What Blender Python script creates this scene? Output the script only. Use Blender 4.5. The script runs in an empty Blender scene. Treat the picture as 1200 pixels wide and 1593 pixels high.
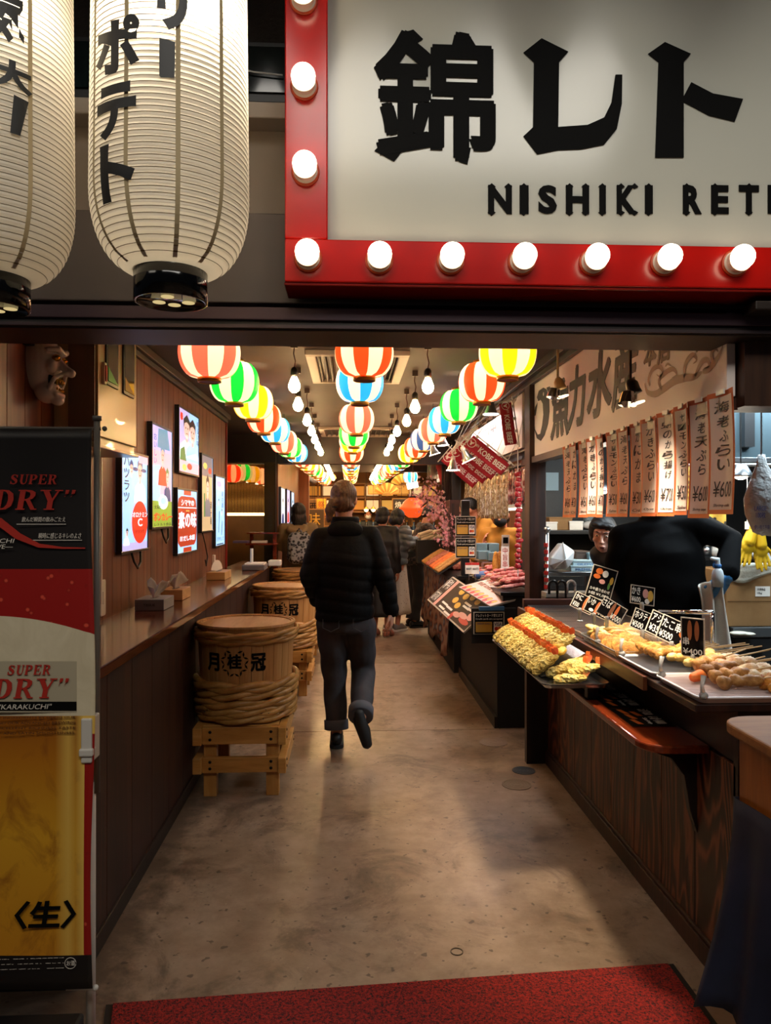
import bpy, bmesh, math, random
from mathutils import Vector as V, Matrix
random.seed(7)
S = bpy.context.scene
COL = S.collection
# ---------------------------------------------------------------- camera, world, large lights, exposure
FPX, HC = 1150.0, 1.5
YAW, PIT = math.atan(55 / FPX), math.atan(3.5 / FPX)
cd = bpy.data.cameras.new('camera'); cam = bpy.data.objects.new('camera', cd); COL.objects.link(cam)
cd.sensor_fit = 'HORIZONTAL'; cd.sensor_width = 36.0; cd.lens = FPX / 1200 * 36
cd.clip_start = .05; cd.clip_end = 200
cam.location = (0, 0, HC); cam.rotation_euler = (math.pi / 2 + PIT, 0, -YAW)
S.camera = cam
w = bpy.data.worlds.new('world'); S.world = w; w.use_nodes = True
w.node_tree.nodes['Background'].inputs[0].default_value = (.75, .8, 1, 1)
w.node_tree.nodes['Background'].inputs[1].default_value = .022
S.view_settings.view_transform = 'Standard'; S.view_settings.look = 'None'
S.view_settings.exposure = 0.25; S.view_settings.gamma = 1.0; S.view_settings.use_curve_mapping = False
S.cycles.max_bounces = 6; S.cycles.diffuse_bounces = 3; S.cycles.glossy_bounces = 3
S.cycles.transmission_bounces = 5; S.cycles.sample_clamp_indirect = 4.0; S.cycles.caustics_reflective = False; S.cycles.caustics_refractive = False
def light(name, kind, loc, energy, col=(1, 1, 1), size=.1, rot=None, parent=None, sizey=None, spot=None, aim=None, blend=.5):
    d = bpy.data.lights.new(name, kind); d.energy = energy; d.color = col
    if kind == 'AREA':
        d.size = size
        if sizey: d.shape = 'RECTANGLE'; d.size_y = sizey
    else: d.shadow_soft_size = size
    if kind == 'SPOT': d.spot_size = math.radians(spot or 80); d.spot_blend = blend
    o = bpy.data.objects.new(name, d); COL.objects.link(o)
    o.location = loc
    if aim is not None: o.rotation_euler = (V(aim) - V(loc)).to_track_quat('-Z', 'Y').to_euler()
    elif rot: o.rotation_euler = rot
    if parent: o.parent = parent
    return o
WARM = (1, .74, .45)
# the arcade's own ceiling lights, out in the street behind and above the camera
light('arcade_light', 'AREA', (.4, -1.0, 4.4), 56, (1, .94, .84), 3.0, sizey=.8, aim=(.3, 2.2, .6))
light('arcade_light', 'AREA', (-2.6, -.3, 4.0), 9, (1, .9, .76), 1.2, sizey=.8, aim=(-.6, 2.2, 1.0))
# the fish shop's fluorescent light over its kitchen, after an added unseen lamp
light('kitchen_light', 'AREA', (2.5, 3.2, 2.36), 20, (.80, .93, 1), .9, sizey=.2, rot=(0, 0, 0))  # extra lamp added to brighten the hanging plastic bag
light('kitchen_light', 'AREA', (2.35, 4.1, 2.32), 46, (.74, .9, 1), 1.3, sizey=.25, rot=(0, 0, 0))
# the butcher's case lights
light('butcher_light', 'AREA', (1.5, 6.5, 2.3), 95, (1, .82, .76), .9, sizey=1.6, rot=(0, 0, 0))
# the brightly lit shops at the far end of the passage
light('far_shop_light', 'AREA', (.2, 13.4, 2.25), 90, (1, .72, .38), 2.2, sizey=2.0, rot=(0, 0, 0))
light('far_shop_light', 'AREA', (1.5, 10.2, 2.0), 34, (1, .80, .62), .8, sizey=2.0, rot=(0, 0, 0))

# ---------------------------------------------------------------- helpers
_F = V((math.sin(YAW) * math.cos(PIT), math.cos(YAW) * math.cos(PIT), math.sin(PIT)))
_R = V((math.cos(YAW), -math.sin(YAW), 0)); _U = _R.cross(_F)
CP = V((0, 0, HC))
def ray(px, py): return _F + _R * ((px - 600) / FPX) + _U * ((796.5 - py) / FPX)
def PY(px, py, y): d = ray(px, py); return CP + d * (y / d.y)          # the point of the place seen at a pixel, at depth y
def PX(px, py, x): d = ray(px, py); return CP + d * (x / d.x)          # ... on the plane X = x
def PZ(px, py, z=0.): d = ray(px, py); return CP + d * ((z - HC) / d.z)  # ... on the level Z = z
X3, Y3, Z3 = V((1, 0, 0)), V((0, 1, 0)), V((0, 0, 1))
def FR(o, r, u):
    r = V(r).normalized(); u = V(u).normalized(); n = r.cross(u).normalized(); u = n.cross(r)
    return Matrix(((r.x, u.x, n.x, o[0]), (r.y, u.y, n.y, o[1]), (r.z, u.z, n.z, o[2]), (0, 0, 0, 1)))
def TR(x=0, y=0, z=0, rx=0, ry=0, rz=0, s=1):
    return Matrix.LocRotScale(V((x, y, z)), __import__('mathutils').Euler((rx, ry, rz)), V((s, s, s)) if not hasattr(s, '__len__') else V(s))
def lin(h):
    if not isinstance(h, str): return tuple(h)[:3]
    h = h.lstrip('#'); c = [int(h[i:i + 2], 16) / 255 for i in (0, 2, 4)]
    return tuple(x / 12.92 if x <= .04045 else ((x + .055) / 1.055) ** 2.4 for x in c)
class N:                                                                # tiny node-tree writer
    def __init__(s, name):
        s.m = bpy.data.materials.new(name); s.m.use_nodes = True; s.t = s.m.node_tree; s.b = s.t.nodes['Principled BSDF']; s.out = s.t.nodes['Material Output']
    def n(s, t, **k):
        o = s.t.nodes.new(t)
        for a, b in k.items():
            if a.startswith('i_'): o.inputs[int(a[2:])].default_value = b
            else: setattr(o, a, b)
        return o
    def l(s, a, b): s.t.links.new(a, b)
    def coord(s, scale=(1, 1, 1), rnd=False, kind='Object', rot=(0, 0, 0)):
        tc = s.n('ShaderNodeTexCoord'); mp = s.n('ShaderNodeMapping'); mp.inputs['Scale'].default_value = scale; mp.inputs['Rotation'].default_value = rot
        s.l(tc.outputs[kind], mp.inputs[0])
        if rnd:
            oi = s.n('ShaderNodeObjectInfo'); mu = s.n('ShaderNodeMath', operation='MULTIPLY'); mu.inputs[1].default_value = 37.
            s.l(oi.outputs['Random'], mu.inputs[0]); s.l(mu.outputs[0], mp.inputs['Location'])
        return mp.outputs[0]
    def noise(s, vec, scale, detail=4, rough=.5, dist=0):
        o = s.n('ShaderNodeTexNoise'); o.inputs['Scale'].default_value = scale; o.inputs['Detail'].default_value = detail
        o.inputs['Roughness'].default_value = rough; o.inputs['Distortion'].default_value = dist
        if vec is not None: s.l(vec, o.inputs['Vector'])
        return o.outputs['Fac']
    def ramp(s, fac, stops, interp='LINEAR'):
        o = s.n('ShaderNodeValToRGB'); o.color_ramp.interpolation = interp; e = o.color_ramp.elements
        while len(e) < len(stops): e.new(.5)
        for k, (p, c) in enumerate(stops):
            e[k].position = p; e[k].color = (*(lin(c) if not isinstance(c, (int, float)) else (c, c, c)), 1)
        s.l(fac, o.inputs[0]); return o.outputs[0]
    def mix(s, fac, a, b, mode='MIX'):
        o = s.n('ShaderNodeMix', data_type='RGBA', blend_type=mode)
        for v, k in ((fac, 0), (a, 6), (b, 7)):
            if hasattr(v, 'links'): s.l(v, o.inputs[k])
            elif k: o.inputs[k].default_value = (*lin(v), 1)
            else: o.inputs[k].default_value = v
        return o.outputs[2]
    def math(s, op, a, b=0.):
        o = s.n('ShaderNodeMath', operation=op)
        for v, k in ((a, 0), (b, 1)):
            if hasattr(v, 'links'): s.l(v, o.inputs[k])
            else: o.inputs[k].default_value = v
        return o.outputs[0]
    def sep(s, vec):
        o = s.n('ShaderNodeSeparateXYZ'); s.l(vec, o.inputs[0]); return o.outputs
    def bump(s, h, strength=.3, dist=.01):
        o = s.n('ShaderNodeBump'); o.inputs['Strength'].default_value = strength; o.inputs['Distance'].default_value = dist
        s.l(h, o.inputs['Height']); s.l(o.outputs[0], s.b.inputs['Normal'])
    def col(s, c):
        if hasattr(c, 'links'): s.l(c, s.b.inputs['Base Color'])
        else: s.b.inputs['Base Color'].default_value = (*lin(c), 1)
    def set(s, **k):
        for a, v in k.items():
            i = s.b.inputs[{'rough': 'Roughness', 'metal': 'Metallic', 'spec': 'Specular IOR Level', 'trans': 'Transmission Weight', 'alpha': 'Alpha', 'coat': 'Coat Weight', 'ior': 'IOR', 'sheen': 'Sheen Weight', 'sss': 'Subsurface Weight'}[a]]
            if hasattr(v, 'links'): s.l(v, i)
            else: i.default_value = v
        return s
_M = {}
def mat(name, c='#808080', rough=.5, metal=0., emit=0., bump=None, var=None, ec=None, **k):
    if name in _M: return _M[name]
    n = N(name); n.set(rough=rough, metal=metal, **k)
    v = n.coord() if (bump or var) else None
    if var:                                                             # (scale, second colour)
        n.col(n.ramp(n.noise(v, var[0], 5, .6), [(.35, c), (.68, var[1])]))
    else: n.col(c)
    if bump: n.bump(n.noise(v, bump[0], 4), bump[1], bump[2] if len(bump) > 2 else .005)
    if emit:
        n.b.inputs['Emission Color'].default_value = (*lin(ec or c), 1); n.b.inputs['Emission Strength'].default_value = emit
    _M[name] = n.m; return n.m
def wood(name, c1, c2, c3=None, axis='z', scale=14, rough=.4, stretch=.07, bump=.25, dist=.8, coat=0., lines=0.):
    if name in _M: return _M[name]
    n = N(name); sc = [1, 1, 1]; sc['xyz'.index(axis)] = stretch
    v = n.coord(sc, rnd=True)
    f = n.noise(v, scale, 6, .62, dist)
    g = n.noise(v, scale * 7, 3, .6)
    h = n.math('ADD', n.math('MULTIPLY', f, .75), n.math('MULTIPLY', g, .25))
    n.col(n.ramp(h, [(.34, c1), (.5, c2), (.64, c3 or c2)]))
    n.set(rough=rough, coat=coat); n.bump(h, bump, .004)
    _M[name] = n.m; return n.m
class MB:
    def __init__(s): s.v = []; s.f = []; s.m = []
    def add(s, vs, fs, mi=0, M=None):
        b = len(s.v); s.v += [(M @ V(p)) if M else V(p) for p in vs]
        s.f += [tuple(b + i for i in f) for f in fs]; s.m += [mi] * len(fs); return s
    def box(s, x0, x1, y0, y1, z0, z1, mi=0, M=None):
        vs = [(x, y, z) for x in (x0, x1) for y in (y0, y1) for z in (z0, z1)]
        return s.add(vs, [(0, 1, 3, 2), (4, 6, 7, 5), (0, 4, 5, 1), (2, 3, 7, 6), (0, 2, 6, 4), (1, 5, 7, 3)], mi, M)
    def bar(s, p0, p1, w, h, mi=0, up=Z3):
        p0, p1 = V(p0), V(p1); d = p1 - p0; r = d.cross(up)
        if r.length < 1e-6: r = d.cross(X3)
        r.normalize(); u = r.cross(d).normalized()
        return s.box(-w / 2, w / 2, 0, d.length, -h / 2, h / 2, mi, Matrix(((r.x, d.x / d.length, u.x, p0.x), (r.y, d.y / d.length, u.y, p0.y), (r.z, d.z / d.length, u.z, p0.z), (0, 0, 0, 1))))
    def loft(s, rings, mi=0, cap=True, closed=True):
        n = len(rings[0]); vs = [p for r in rings for p in r]; fs = []
        for i in range(len(rings) - 1):
            for j in range(n if closed else n - 1):
                k = (j + 1) % n; fs.append((i * n + j, i * n + k, (i + 1) * n + k, (i + 1) * n + j))
        if cap and closed: fs += [tuple(range(n))[::-1], tuple((len(rings) - 1) * n + j for j in range(n))]
        return s.add(vs, fs, mi)
    def tube(s, pts, r, n=8, mi=0, ry=None, cap=True):
        pts = [V(p) for p in pts]; rs = r if hasattr(r, '__len__') else [r] * len(pts); rings = []; pu = None
        for i, p in enumerate(pts):
            d = (pts[min(i + 1, len(pts) - 1)] - pts[max(i - 1, 0)]).normalized()
            if pu is None: pu = d.orthogonal().normalized() if abs(d.z) > .9 else d.cross(Z3).normalized()
            a = (pu - d * pu.dot(d)).normalized(); b = d.cross(a); pu = a
            rings.append([p + a * math.cos(t) * rs[i] + b * math.sin(t) * rs[i] * (ry or 1) for t in (2 * math.pi * k / n for k in range(n))])
        return s.loft(rings, mi, cap)
    def cyl(s, p0, p1, r0, r1=None, n=16, mi=0): return s.tube([p0, p1], [r0, r0 if r1 is None else r1], n, mi)
    def limb(s, pts, rs, n=12, mi=0):                                   # tapered chain with round ends
        P, Q = [], []
        pts = [V(p) for p in pts]
        d = (pts[1] - pts[0]).normalized(); e = (pts[-1] - pts[-2]).normalized()
        for a in (.05, .6, .9): P.append(pts[0] - d * rs[0] * math.cos(a * math.pi / 2)); Q.append(rs[0] * math.sin(a * math.pi / 2))
        for i in range(len(pts)):
            P.append(pts[i]); Q.append(rs[i])
        for a in (.9, .6, .05): P.append(pts[-1] + e * rs[-1] * math.cos(a * math.pi / 2)); Q.append(rs[-1] * math.sin(a * math.pi / 2))
        return s.tube(P, Q, n, mi)
    def lathe(s, prof, n=24, mi=0, M=None, mf=None, cap=True):
        rings = [[V((r * math.cos(t), r * math.sin(t), z)) for t in (2 * math.pi * k / n for k in range(n))] for r, z in prof]
        if M: rings = [[M @ p for p in r] for r in rings]
        b = len(s.m); s.loft(rings, mi, cap)
        if mf:
            for i in range(len(prof) - 1):
                for j in range(n): s.m[b + i * n + j] = mf(i, j)
        return s
    def ell(s, c, r, nu=16, nv=10, mi=0, M=None):
        r = r if hasattr(r, '__len__') else (r, r, r); c = V(c)
        rings = []
        for i in range(nv + 1):
            a = -math.pi / 2 + math.pi * min(max(i, .04), nv - .04) / nv
            ring = [V((math.cos(a) * math.cos(t) * r[0], math.cos(a) * math.sin(t) * r[1], math.sin(a) * r[2])) for t in (2 * math.pi * k / nu for k in range(nu))]
            rings.append([c + ((M @ p) if M else p) for p in ring])
        return s.loft(rings, mi)
    def prism(s, poly, t, M=None, mi=0, z=0.):
        n = len(poly); vs = [(x, y, z) for x, y in poly] + [(x, y, z + t) for x, y in poly]
        return s.add(vs, [tuple(range(n))[::-1], tuple(range(n, 2 * n))] + [(i, (i + 1) % n, n + (i + 1) % n, n + i) for i in range(n)], mi, M)
    def grid(s, fn, nu, nv, mi=0, M=None):
        vs = [fn(i / nu, j / nv) for i in range(nu + 1) for j in range(nv + 1)]
        return s.add(vs, [(i * (nv + 1) + j, (i + 1) * (nv + 1) + j, (i + 1) * (nv + 1) + j + 1, i * (nv + 1) + j + 1) for i in range(nu) for j in range(nv)], mi, M)
def disc(cx, cy, r, n=20, ry=None): return [(cx + r * math.cos(2 * math.pi * k / n), cy + (ry or r) * math.sin(2 * math.pi * k / n)) for k in range(n)]
def rect(x0, y0, x1, y1): return [(x0, y0), (x1, y0), (x1, y1), (x0, y1)]
def rrect(x0, y0, x1, y1, r, n=5):
    o = []
    for cx, cy, a in ((x1 - r, y0 + r, -90), (x1 - r, y1 - r, 0), (x0 + r, y1 - r, 90), (x0 + r, y0 + r, 180)):
        o += [(cx + r * math.cos(math.radians(a + 90 * k / n)), cy + r * math.sin(math.radians(a + 90 * k / n))) for k in range(n + 1)]
    return o
def rootM(o):
    m = Matrix()
    while o is not None: m = o.matrix_basis @ m; o = o.parent
    return m
def link(name, me, parent=None, smooth=False):
    o = bpy.data.objects.new(name, me); COL.objects.link(o)
    if parent: o.parent = parent
    if smooth: me.polygons.foreach_set('use_smooth', [True] * len(me.polygons))
    return o
def obj(name, mb, mats, parent=None, smooth=False, bev=0., fix=True):   # vertices are given in the world; a part is stored relative to its thing
    me = bpy.data.meshes.new(name); vs = mb.v
    if parent is not None:
        I = rootM(parent).inverted(); vs = [I @ p for p in vs]
    me.from_pydata([tuple(p) for p in vs], [], mb.f)
    for m in (mats if isinstance(mats, (list, tuple)) else [mats]): me.materials.append(m)
    if any(mb.m): me.polygons.foreach_set('material_index', mb.m)
    if fix:
        bm = bmesh.new(); bm.from_mesh(me); bmesh.ops.recalc_face_normals(bm, faces=bm.faces); bm.to_mesh(me); bm.free()
    o = link(name, me, parent, smooth)
    if bev:
        b = o.modifiers.new('bevel', 'BEVEL'); b.width = bev; b.segments = 2; b.limit_method = 'ANGLE'
    return o
def piece(name, mb, mats, parent, M, bev=0., smooth=False):               # a piece modelled about its own origin, to be repeated
    o = obj(name, mb, mats, None, smooth, bev); o.parent = parent; o.matrix_basis = M; return o
def tag(o, label=None, cat=None, group=None, kind=None):
    for k, v in (('label', label), ('category', cat), ('group', group), ('kind', kind)):
        if v: o[k] = v
    return o
def thing(name, label, cat, loc=(0, 0, 0), group=None, rz=0.):
    o = bpy.data.objects.new(name, None); COL.objects.link(o); o.location = loc; o.rotation_euler = (0, 0, rz); o.empty_display_size = .05
    return tag(o, label, cat, group)
def struct(name, mb, m, parent=None, **k):
    o = obj(name, mb, m, parent, **k)
    if parent is None: o['kind'] = 'structure'
    return o
def dup(root, M, label=None, group=None, keep=True):                    # a copy of a thing, its parts and sub-parts
    r = root.copy(); COL.objects.link(r); r.matrix_basis = M
    def kids(a, b):
        for ch in list(a.children):
            c = ch.copy(); COL.objects.link(c); c.parent = b; c.matrix_parent_inverse = ch.matrix_parent_inverse; kids(ch, c)
    kids(root, r)
    if label: r['label'] = label
    if group: r['group'] = group
    return r
def cp(o, parent, M, name=None):                                        # one more piece that shares its mesh
    c = o.copy(); COL.objects.link(c); c.parent = parent; c.matrix_basis = M; return c
_DG = None
def bake(o):                                                            # evaluate an object's modifiers into a new mesh
    dg = bpy.context.evaluated_depsgraph_get(); dg.update()
    me = bpy.data.meshes.new_from_object(o.evaluated_get(dg)); return me
def soft(name, mb, m, parent, vox=.01, it=6, fn=None, fac=.5):          # union of shapes grown into one smooth surface
    t = obj('tmp', mb, m); r = t.modifiers.new('r', 'REMESH'); r.mode = 'VOXEL'; r.voxel_size = vox
    sm = t.modifiers.new('s', 'SMOOTH'); sm.factor = fac; sm.iterations = it
    me = bake(t); old = t.data; bpy.data.objects.remove(t); bpy.data.meshes.remove(old)
    if fn:
        me.update(); ns = [v.normal.copy() for v in me.vertices]
        for v, nn in zip(me.vertices, ns): v.co = fn(v.co.copy(), nn)
    if parent is not None: me.transform(rootM(parent).inverted())
    me.name = name
    return link(name, me, parent, True)
_TC = {}
def text_mesh(s, off=0., ext=0., shear=0., ls=1.0, res=3, cs=1.0):
    k = (s, off, ext, shear, ls, res, cs)
    if k in _TC: return _TC[k]
    c = bpy.data.curves.new('t', 'FONT'); c.body = s; c.size = 1; c.offset = off; c.extrude = ext; c.shear = shear; c.resolution_u = res
    c.space_line = ls; c.space_character = cs; c.align_x = 'CENTER'
    o = bpy.data.objects.new('t', c); COL.objects.link(o); me = bake(o); bpy.data.objects.remove(o)
    vs = [v.co.copy() for v in me.vertices]; fs = [tuple(p.vertices) for p in me.polygons]; bpy.data.meshes.remove(me); bpy.data.curves.remove(c)
    x0 = min(v.x for v in vs); x1 = max(v.x for v in vs); y0 = min(v.y for v in vs); y1 = max(v.y for v in vs)
    _TC[k] = (vs, fs, x0, x1, y0, y1); return _TC[k]
def put_text(mb, s, x0, y0, x1, y1, M, off=0., t=.001, z=.0005, shear=0., ls=1.0, keep=False, mi=0, fn=None, vert=False, cs=1.0, fat=0.):
    """Lettering fitted into the rectangle x0..x1, y0..y1 of the plane M."""
    if vert: s = '\n'.join(s)
    vs, fs, a0, a1, b0, b1 = text_mesh(s, off, .5, shear, ls, 3, cs)
    sx, sy = (x1 - x0) / (a1 - a0), (y1 - y0) / (b1 - b0)
    ox = oy = 0
    if keep:
        k = min(sx, sy); ox = ((x1 - x0) - k * (a1 - a0)) / 2; oy = ((y1 - y0) - k * (b1 - b0)) / 2; sx = sy = k
    out = [V((x0 + ox + (p.x - a0) * sx, y0 + oy + (p.y - b0) * sy, z + (p.z + .5) * t)) for p in vs]
    for k in range(7 if fat else 1):                                    # heavier strokes: the outline pushed out to all sides
        dx, dy = (fat * sx * math.cos(k * 1.0472), fat * sy * math.sin(k * 1.0472)) if k else (0, 0)
        o2 = [V((p.x + dx, p.y + dy, p.z + k * t * .04)) for p in out]
        if fn: o2 = [fn(p) for p in o2]
        mb.add(o2, fs, mi, M if not fn else None)
def letters(name, parent, items, m, M):
    mb = MB()
    for it in items:
        a, k = (it[:5], it[5] if len(it) > 5 else {})
        put_text(mb, *a, M, **k)
    return obj(name, mb, m, parent, fix=False)
def flat(name, parent, polys, m, M, t=.001, z=.0005):
    mb = MB()
    for p in polys: mb.prism(p, t, M, 0, z)
    o = obj(name, mb, m, parent)
    if len(polys) > 2: o['kind'] = 'stuff'                              # small flat print, many dabs of ink
    return o
ORD = 'first second third fourth fifth sixth seventh eighth ninth tenth eleventh twelfth thirteenth fourteenth fifteenth sixteenth seventeenth eighteenth nineteenth twentieth'.split()
# ---------------------------------------------------------------- shared materials
M_wall = wood('wall_wood', '#4c2716', '#713f26', '#875033', scale=9, rough=.42, stretch=.035, bump=.12, dist=.3)
def grained():                                                          # softwood boards stained dark, the flame of the grain standing out paler
    n = N('flamed_panel'); v = n.coord((1, 1, .16), rnd=True); f = n.noise(v, 4.2, 3, .45, .5); g = n.noise(v, 90, 3, .6)
    s = n.math('SINE', n.math('MULTIPLY', f, 95.)); s = n.math('ADD', n.math('MULTIPLY', s, .38), n.math('ADD', n.math('MULTIPLY', g, .5), n.math('MULTIPLY', n.noise(v, 2.2, 3), .55)))
    n.col(n.ramp(s, [(.26, '#220e07'), (.52, '#38180b'), (.74, '#562a17'), (.95, '#784226')])); n.set(rough=.4, spec=.35); n.bump(s, .18, .003); return n.m
M_panel = grained()
M_dpanel = wood('dark_panel_wood', '#160703', '#2a0f07', '#42200f', scale=8, rough=.5, stretch=.05, bump=.25, dist=1.2)
M_dark = wood('dark_wood', '#0d0806', '#1a100c', '#271812', scale=8, rough=.45, stretch=.08, bump=.2)
M_topL = wood('counter_top_wood', '#33150b', '#562918', '#6b3923', axis='y', scale=10, rough=.13, stretch=.05, bump=.06)
M_shelf = wood('shelf_wood', '#3a1409', '#6e2912', '#8a3a1a', axis='y', scale=11, rough=.17, stretch=.05, bump=.08, coat=.3)
M_ceil = mat('ceiling_paint', '#382a24', .7, var=(3, '#2c211c'), bump=(120, .12, .002))
M_trimd = mat('dark_trim', '#1c120d', .45, bump=(40, .1, .002))
M_black = mat('black_plastic', '#0b0b0b', .35)
M_blackm = mat('matt_black', '#0d0c0c', .7)
M_white = mat('white_plastic', '#e6e2da', .4)
M_steel = mat('stainless_steel', '#b8bcc0', .28, 1., bump=(60, .05, .002))
M_chrome = mat('chrome', '#d8d8da', .08, 1.)
M_gold = mat('gold_metal', '#c9923a', .34, .85)
M_print_w = mat('white_print', '#efe9df', .6)
M_print_k = mat('black_print', '#050505', .7, spec=.15)
M_print_r = mat('red_print', '#b5241a', .55)
M_print_o = mat('orange_print', '#d3661f', .55)
M_print_y = mat('yellow_print', '#d9a83a', .55)
M_print_br = mat('brown_print', '#8a4c22', .55)
M_print_p = mat('pink_print', '#d99a8e', .55)
M_print_g = mat('green_print', '#4f7a33', .55)
M_print_b = mat('blue_print', '#2f6fb0', .55)
M_wire = mat('black_cable', '#0a0909', .5)

# ---------------------------------------------------------------- floor
def concrete():
    n = N('concrete'); v = n.coord()
    a = n.noise(v, 1.1, 6, .6, .4); b = n.noise(v, 9, 6, .65); c = n.noise(v, 70, 3, .6)
    h = n.math('ADD', n.math('MULTIPLY', a, .6), n.math('MULTIPLY', b, .4))
    base = n.ramp(h, [(.3, '#604a38'), (.47, '#88715c'), (.62, '#a38b76')])
    st = n.ramp(n.noise(v, 2.6, 8, .72, .6), [(.52, 0.), (.63, 1.)])
    base = n.mix(n.math('MULTIPLY', st, .6), base, '#44342a')
    sp = n.ramp(n.noise(v, 26, 2, .5), [(.66, 0.), (.70, 1.)])
    base = n.mix(n.math('MULTIPLY', sp, .7), base, '#3e2f25')
    sl = n.ramp(n.noise(v, 60, 2, .5), [(.73, 0.), (.77, 1.)])
    base = n.mix(n.math('MULTIPLY', sl, .35), base, '#c9b89f')
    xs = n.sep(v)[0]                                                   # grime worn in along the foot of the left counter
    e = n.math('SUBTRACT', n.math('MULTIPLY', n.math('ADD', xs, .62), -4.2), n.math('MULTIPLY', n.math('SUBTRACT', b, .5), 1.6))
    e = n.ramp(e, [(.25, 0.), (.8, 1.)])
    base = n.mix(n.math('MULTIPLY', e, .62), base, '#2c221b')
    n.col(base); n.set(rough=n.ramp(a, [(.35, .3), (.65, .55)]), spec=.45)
    n.bump(n.math('ADD', n.math('MULTIPLY', b, .7), n.math('MULTIPLY', c, .4)), .12, .006)
    return n.m
M_conc = concrete()
fl = struct('floor', MB().box(-4, 6, -4, 20, -.12, -.012), mat('floor_joint', '#1e1713', .9))
for y0, y1 in ((-4, 2.02), (2.028, 5.12), (5.128, 7.45), (7.458, 10.4), (10.408, 20)):
    obj('floor_slab', MB().box(-4, 6, y0, y1, -.012, 0), M_conc, fl)

# ---------------------------------------------------------------- left wall, its planks and trims
Y0, ZC, XL, XR = 2.3, 2.43, -1.17, 1.2
wl = struct('wall_left', MB().box(XL - .15, XL - .012, Y0, 7.0, 0, ZC + .12), M_dark)
PW = .14
pk = None
k = 0; y = Y0
while y < 6.98:
    y1 = min(y + PW, 7.0)
    if pk is None:
        pk = obj('plank', MB().box(-.012, 0, .0015, PW - .0015, 0, ZC), M_wall, wl, bev=.0015); pk.matrix_basis = Matrix.Translation((XL, y, 0))
    elif y1 - y > PW - .002: cp(pk, wl, Matrix.Translation((XL, y, 0)))
    else: obj('plank', MB().box(XL - .012, XL, y + .0015, y1, 0, ZC), M_wall, wl)
    y = y1
struct('trim_1', MB().box(XL, XL + .05, Y0, 7.0, ZC - .045, ZC).box(XL, XL + .025, Y0, 7.0, ZC - .075, ZC - .045), M_trimd, bev=.003)
# the wall turns away at its far end; beyond it an alcove closed by an amber glass pane with a lit room behind
struct('wall_alcove', MB().box(-2.4, XL - .15, 6.88, 7.0, 0, ZC).box(-2.45, -2.35, 7.0, 8.7, 0, ZC), M_dark)
struct('trim_2', MB().box(XL - .02, XL + .012, 7.0, 7.03, 0, ZC), mat('red_trim', '#8a1c14', .4))
wf = struct('wall_left_far', MB().box(-1.0, -.852, 8.66, 12.2, 0, ZC), M_dark)
pk2 = None
for k in range(24):
    y = 8.66 + k * .1475
    if pk2 is None:
        pk2 = obj('plank', MB().box(-.012, 0, .0015, .146, 0, ZC), M_wall, wf); pk2.matrix_basis = Matrix.Translation((-.84, y, 0))
    else: cp(pk2, wf, Matrix.Translation((-.84, y, 0)))
struct('pillar', MB().box(-.98, -.68, 12.2, 12.4, 0, ZC), M_wall)
mir = struct('window_1', MB().box(-2.35, -.86, 8.62, 8.66, 0, .5).box(-2.35, -.86, 8.62, 8.66, 2.1, 2.3), M_trimd)
nm = N('amber_glass'); nm.col('#f2d9b0'); nm.set(rough=.02, trans=.95, ior=1.1)
obj('pane', MB().box(-1.62, -.862, 8.602, 8.612, .5, 2.1), nm.m, mir)
obj('pane', MB().box(-2.34, -1.63, 8.602, 8.612, .5, 2.1), nm.m, mir)
obj('frame', MB().box(-1.63, -1.62, 8.59, 8.62, .5, 2.1).box(-.868, -.856, 8.59, 8.62, .5, 2.1), M_trimd, mir)

# ---------------------------------------------------------------- ceiling and beams
struct('ceiling', MB().box(-2.6, 4.2, Y0 + .12, 16.2, ZC, ZC + .12), M_ceil)
struct('beam_1', MB().box(-2.4, 1.3, 8.66, 8.84, 2.09, ZC), M_dark)
struct('beam_2', MB().box(-.68, 1.3, 12.2, 12.35, 2.2, ZC), M_dark)
struct('trim_3', MB().box(1.14, 1.2, Y0 + .12, 8.66, ZC - .05, ZC).box(1.17, 1.2, Y0 + .12, 8.66, ZC - .085, ZC - .05), M_trimd, bev=.003)
# ---------------------------------------------------------------- right side: the band above the stalls, the posts between them
struct('wall_right', MB().box(1.235, 1.40, Y0 + .05, 5.0, 1.87, ZC).box(1.235, 1.40, 5.06, 10.5, 1.95, ZC), M_dark)
struct('trim_4', MB().box(1.185, 1.245, Y0 + .02, 5.06, 1.835, 1.875), wood('beam_wood', '#2a1710', '#40251a', '#4d2e20', axis='y', scale=9, rough=.45))
pc = PY(833, 800, 4.85).x
struct('column_1', MB().box(pc - .055, pc + .055, 4.78, 4.92, 0, 2.4), M_dpanel, bev=.004)
struct('column_2', MB().box(1.19, 1.30, 8.62, 8.74, 0, ZC), M_dark, bev=.004)
# kitchen shell
M_kwall = mat('kitchen_wall', '#2a2d30', .5, var=(4, '#1c1f22'))
struct('wall_kitchen_back', MB().box(1.36, 4.0, 5.7, 5.8, 0, ZC), M_kwall)
struct('wall_kitchen_right', MB().box(3.9, 4.0, 1.0, 8.8, 0, ZC), M_kwall)
struct('wall_butcher_back', MB().box(2.55, 2.65, 5.8, 9.6, 0, ZC), mat('butcher_wall', '#7d7468', .6, var=(5, '#5b5249')))
# ---------------------------------------------------------------- far end wall
struct('wall_far', MB().box(-1.6, 3.6, 16.1, 16.3, 0, ZC + .1), mat('far_wall', '#7a5a35', .6, var=(3, '#5c3f22')))
struct('wall_far_left', MB().box(-1.7, -1.6, 12.2, 16.3, 0, ZC), M_wall)
struct('wall_far_right', MB().box(2.55, 2.65, 9.6, 16.3, 0, ZC), M_wall)

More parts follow.
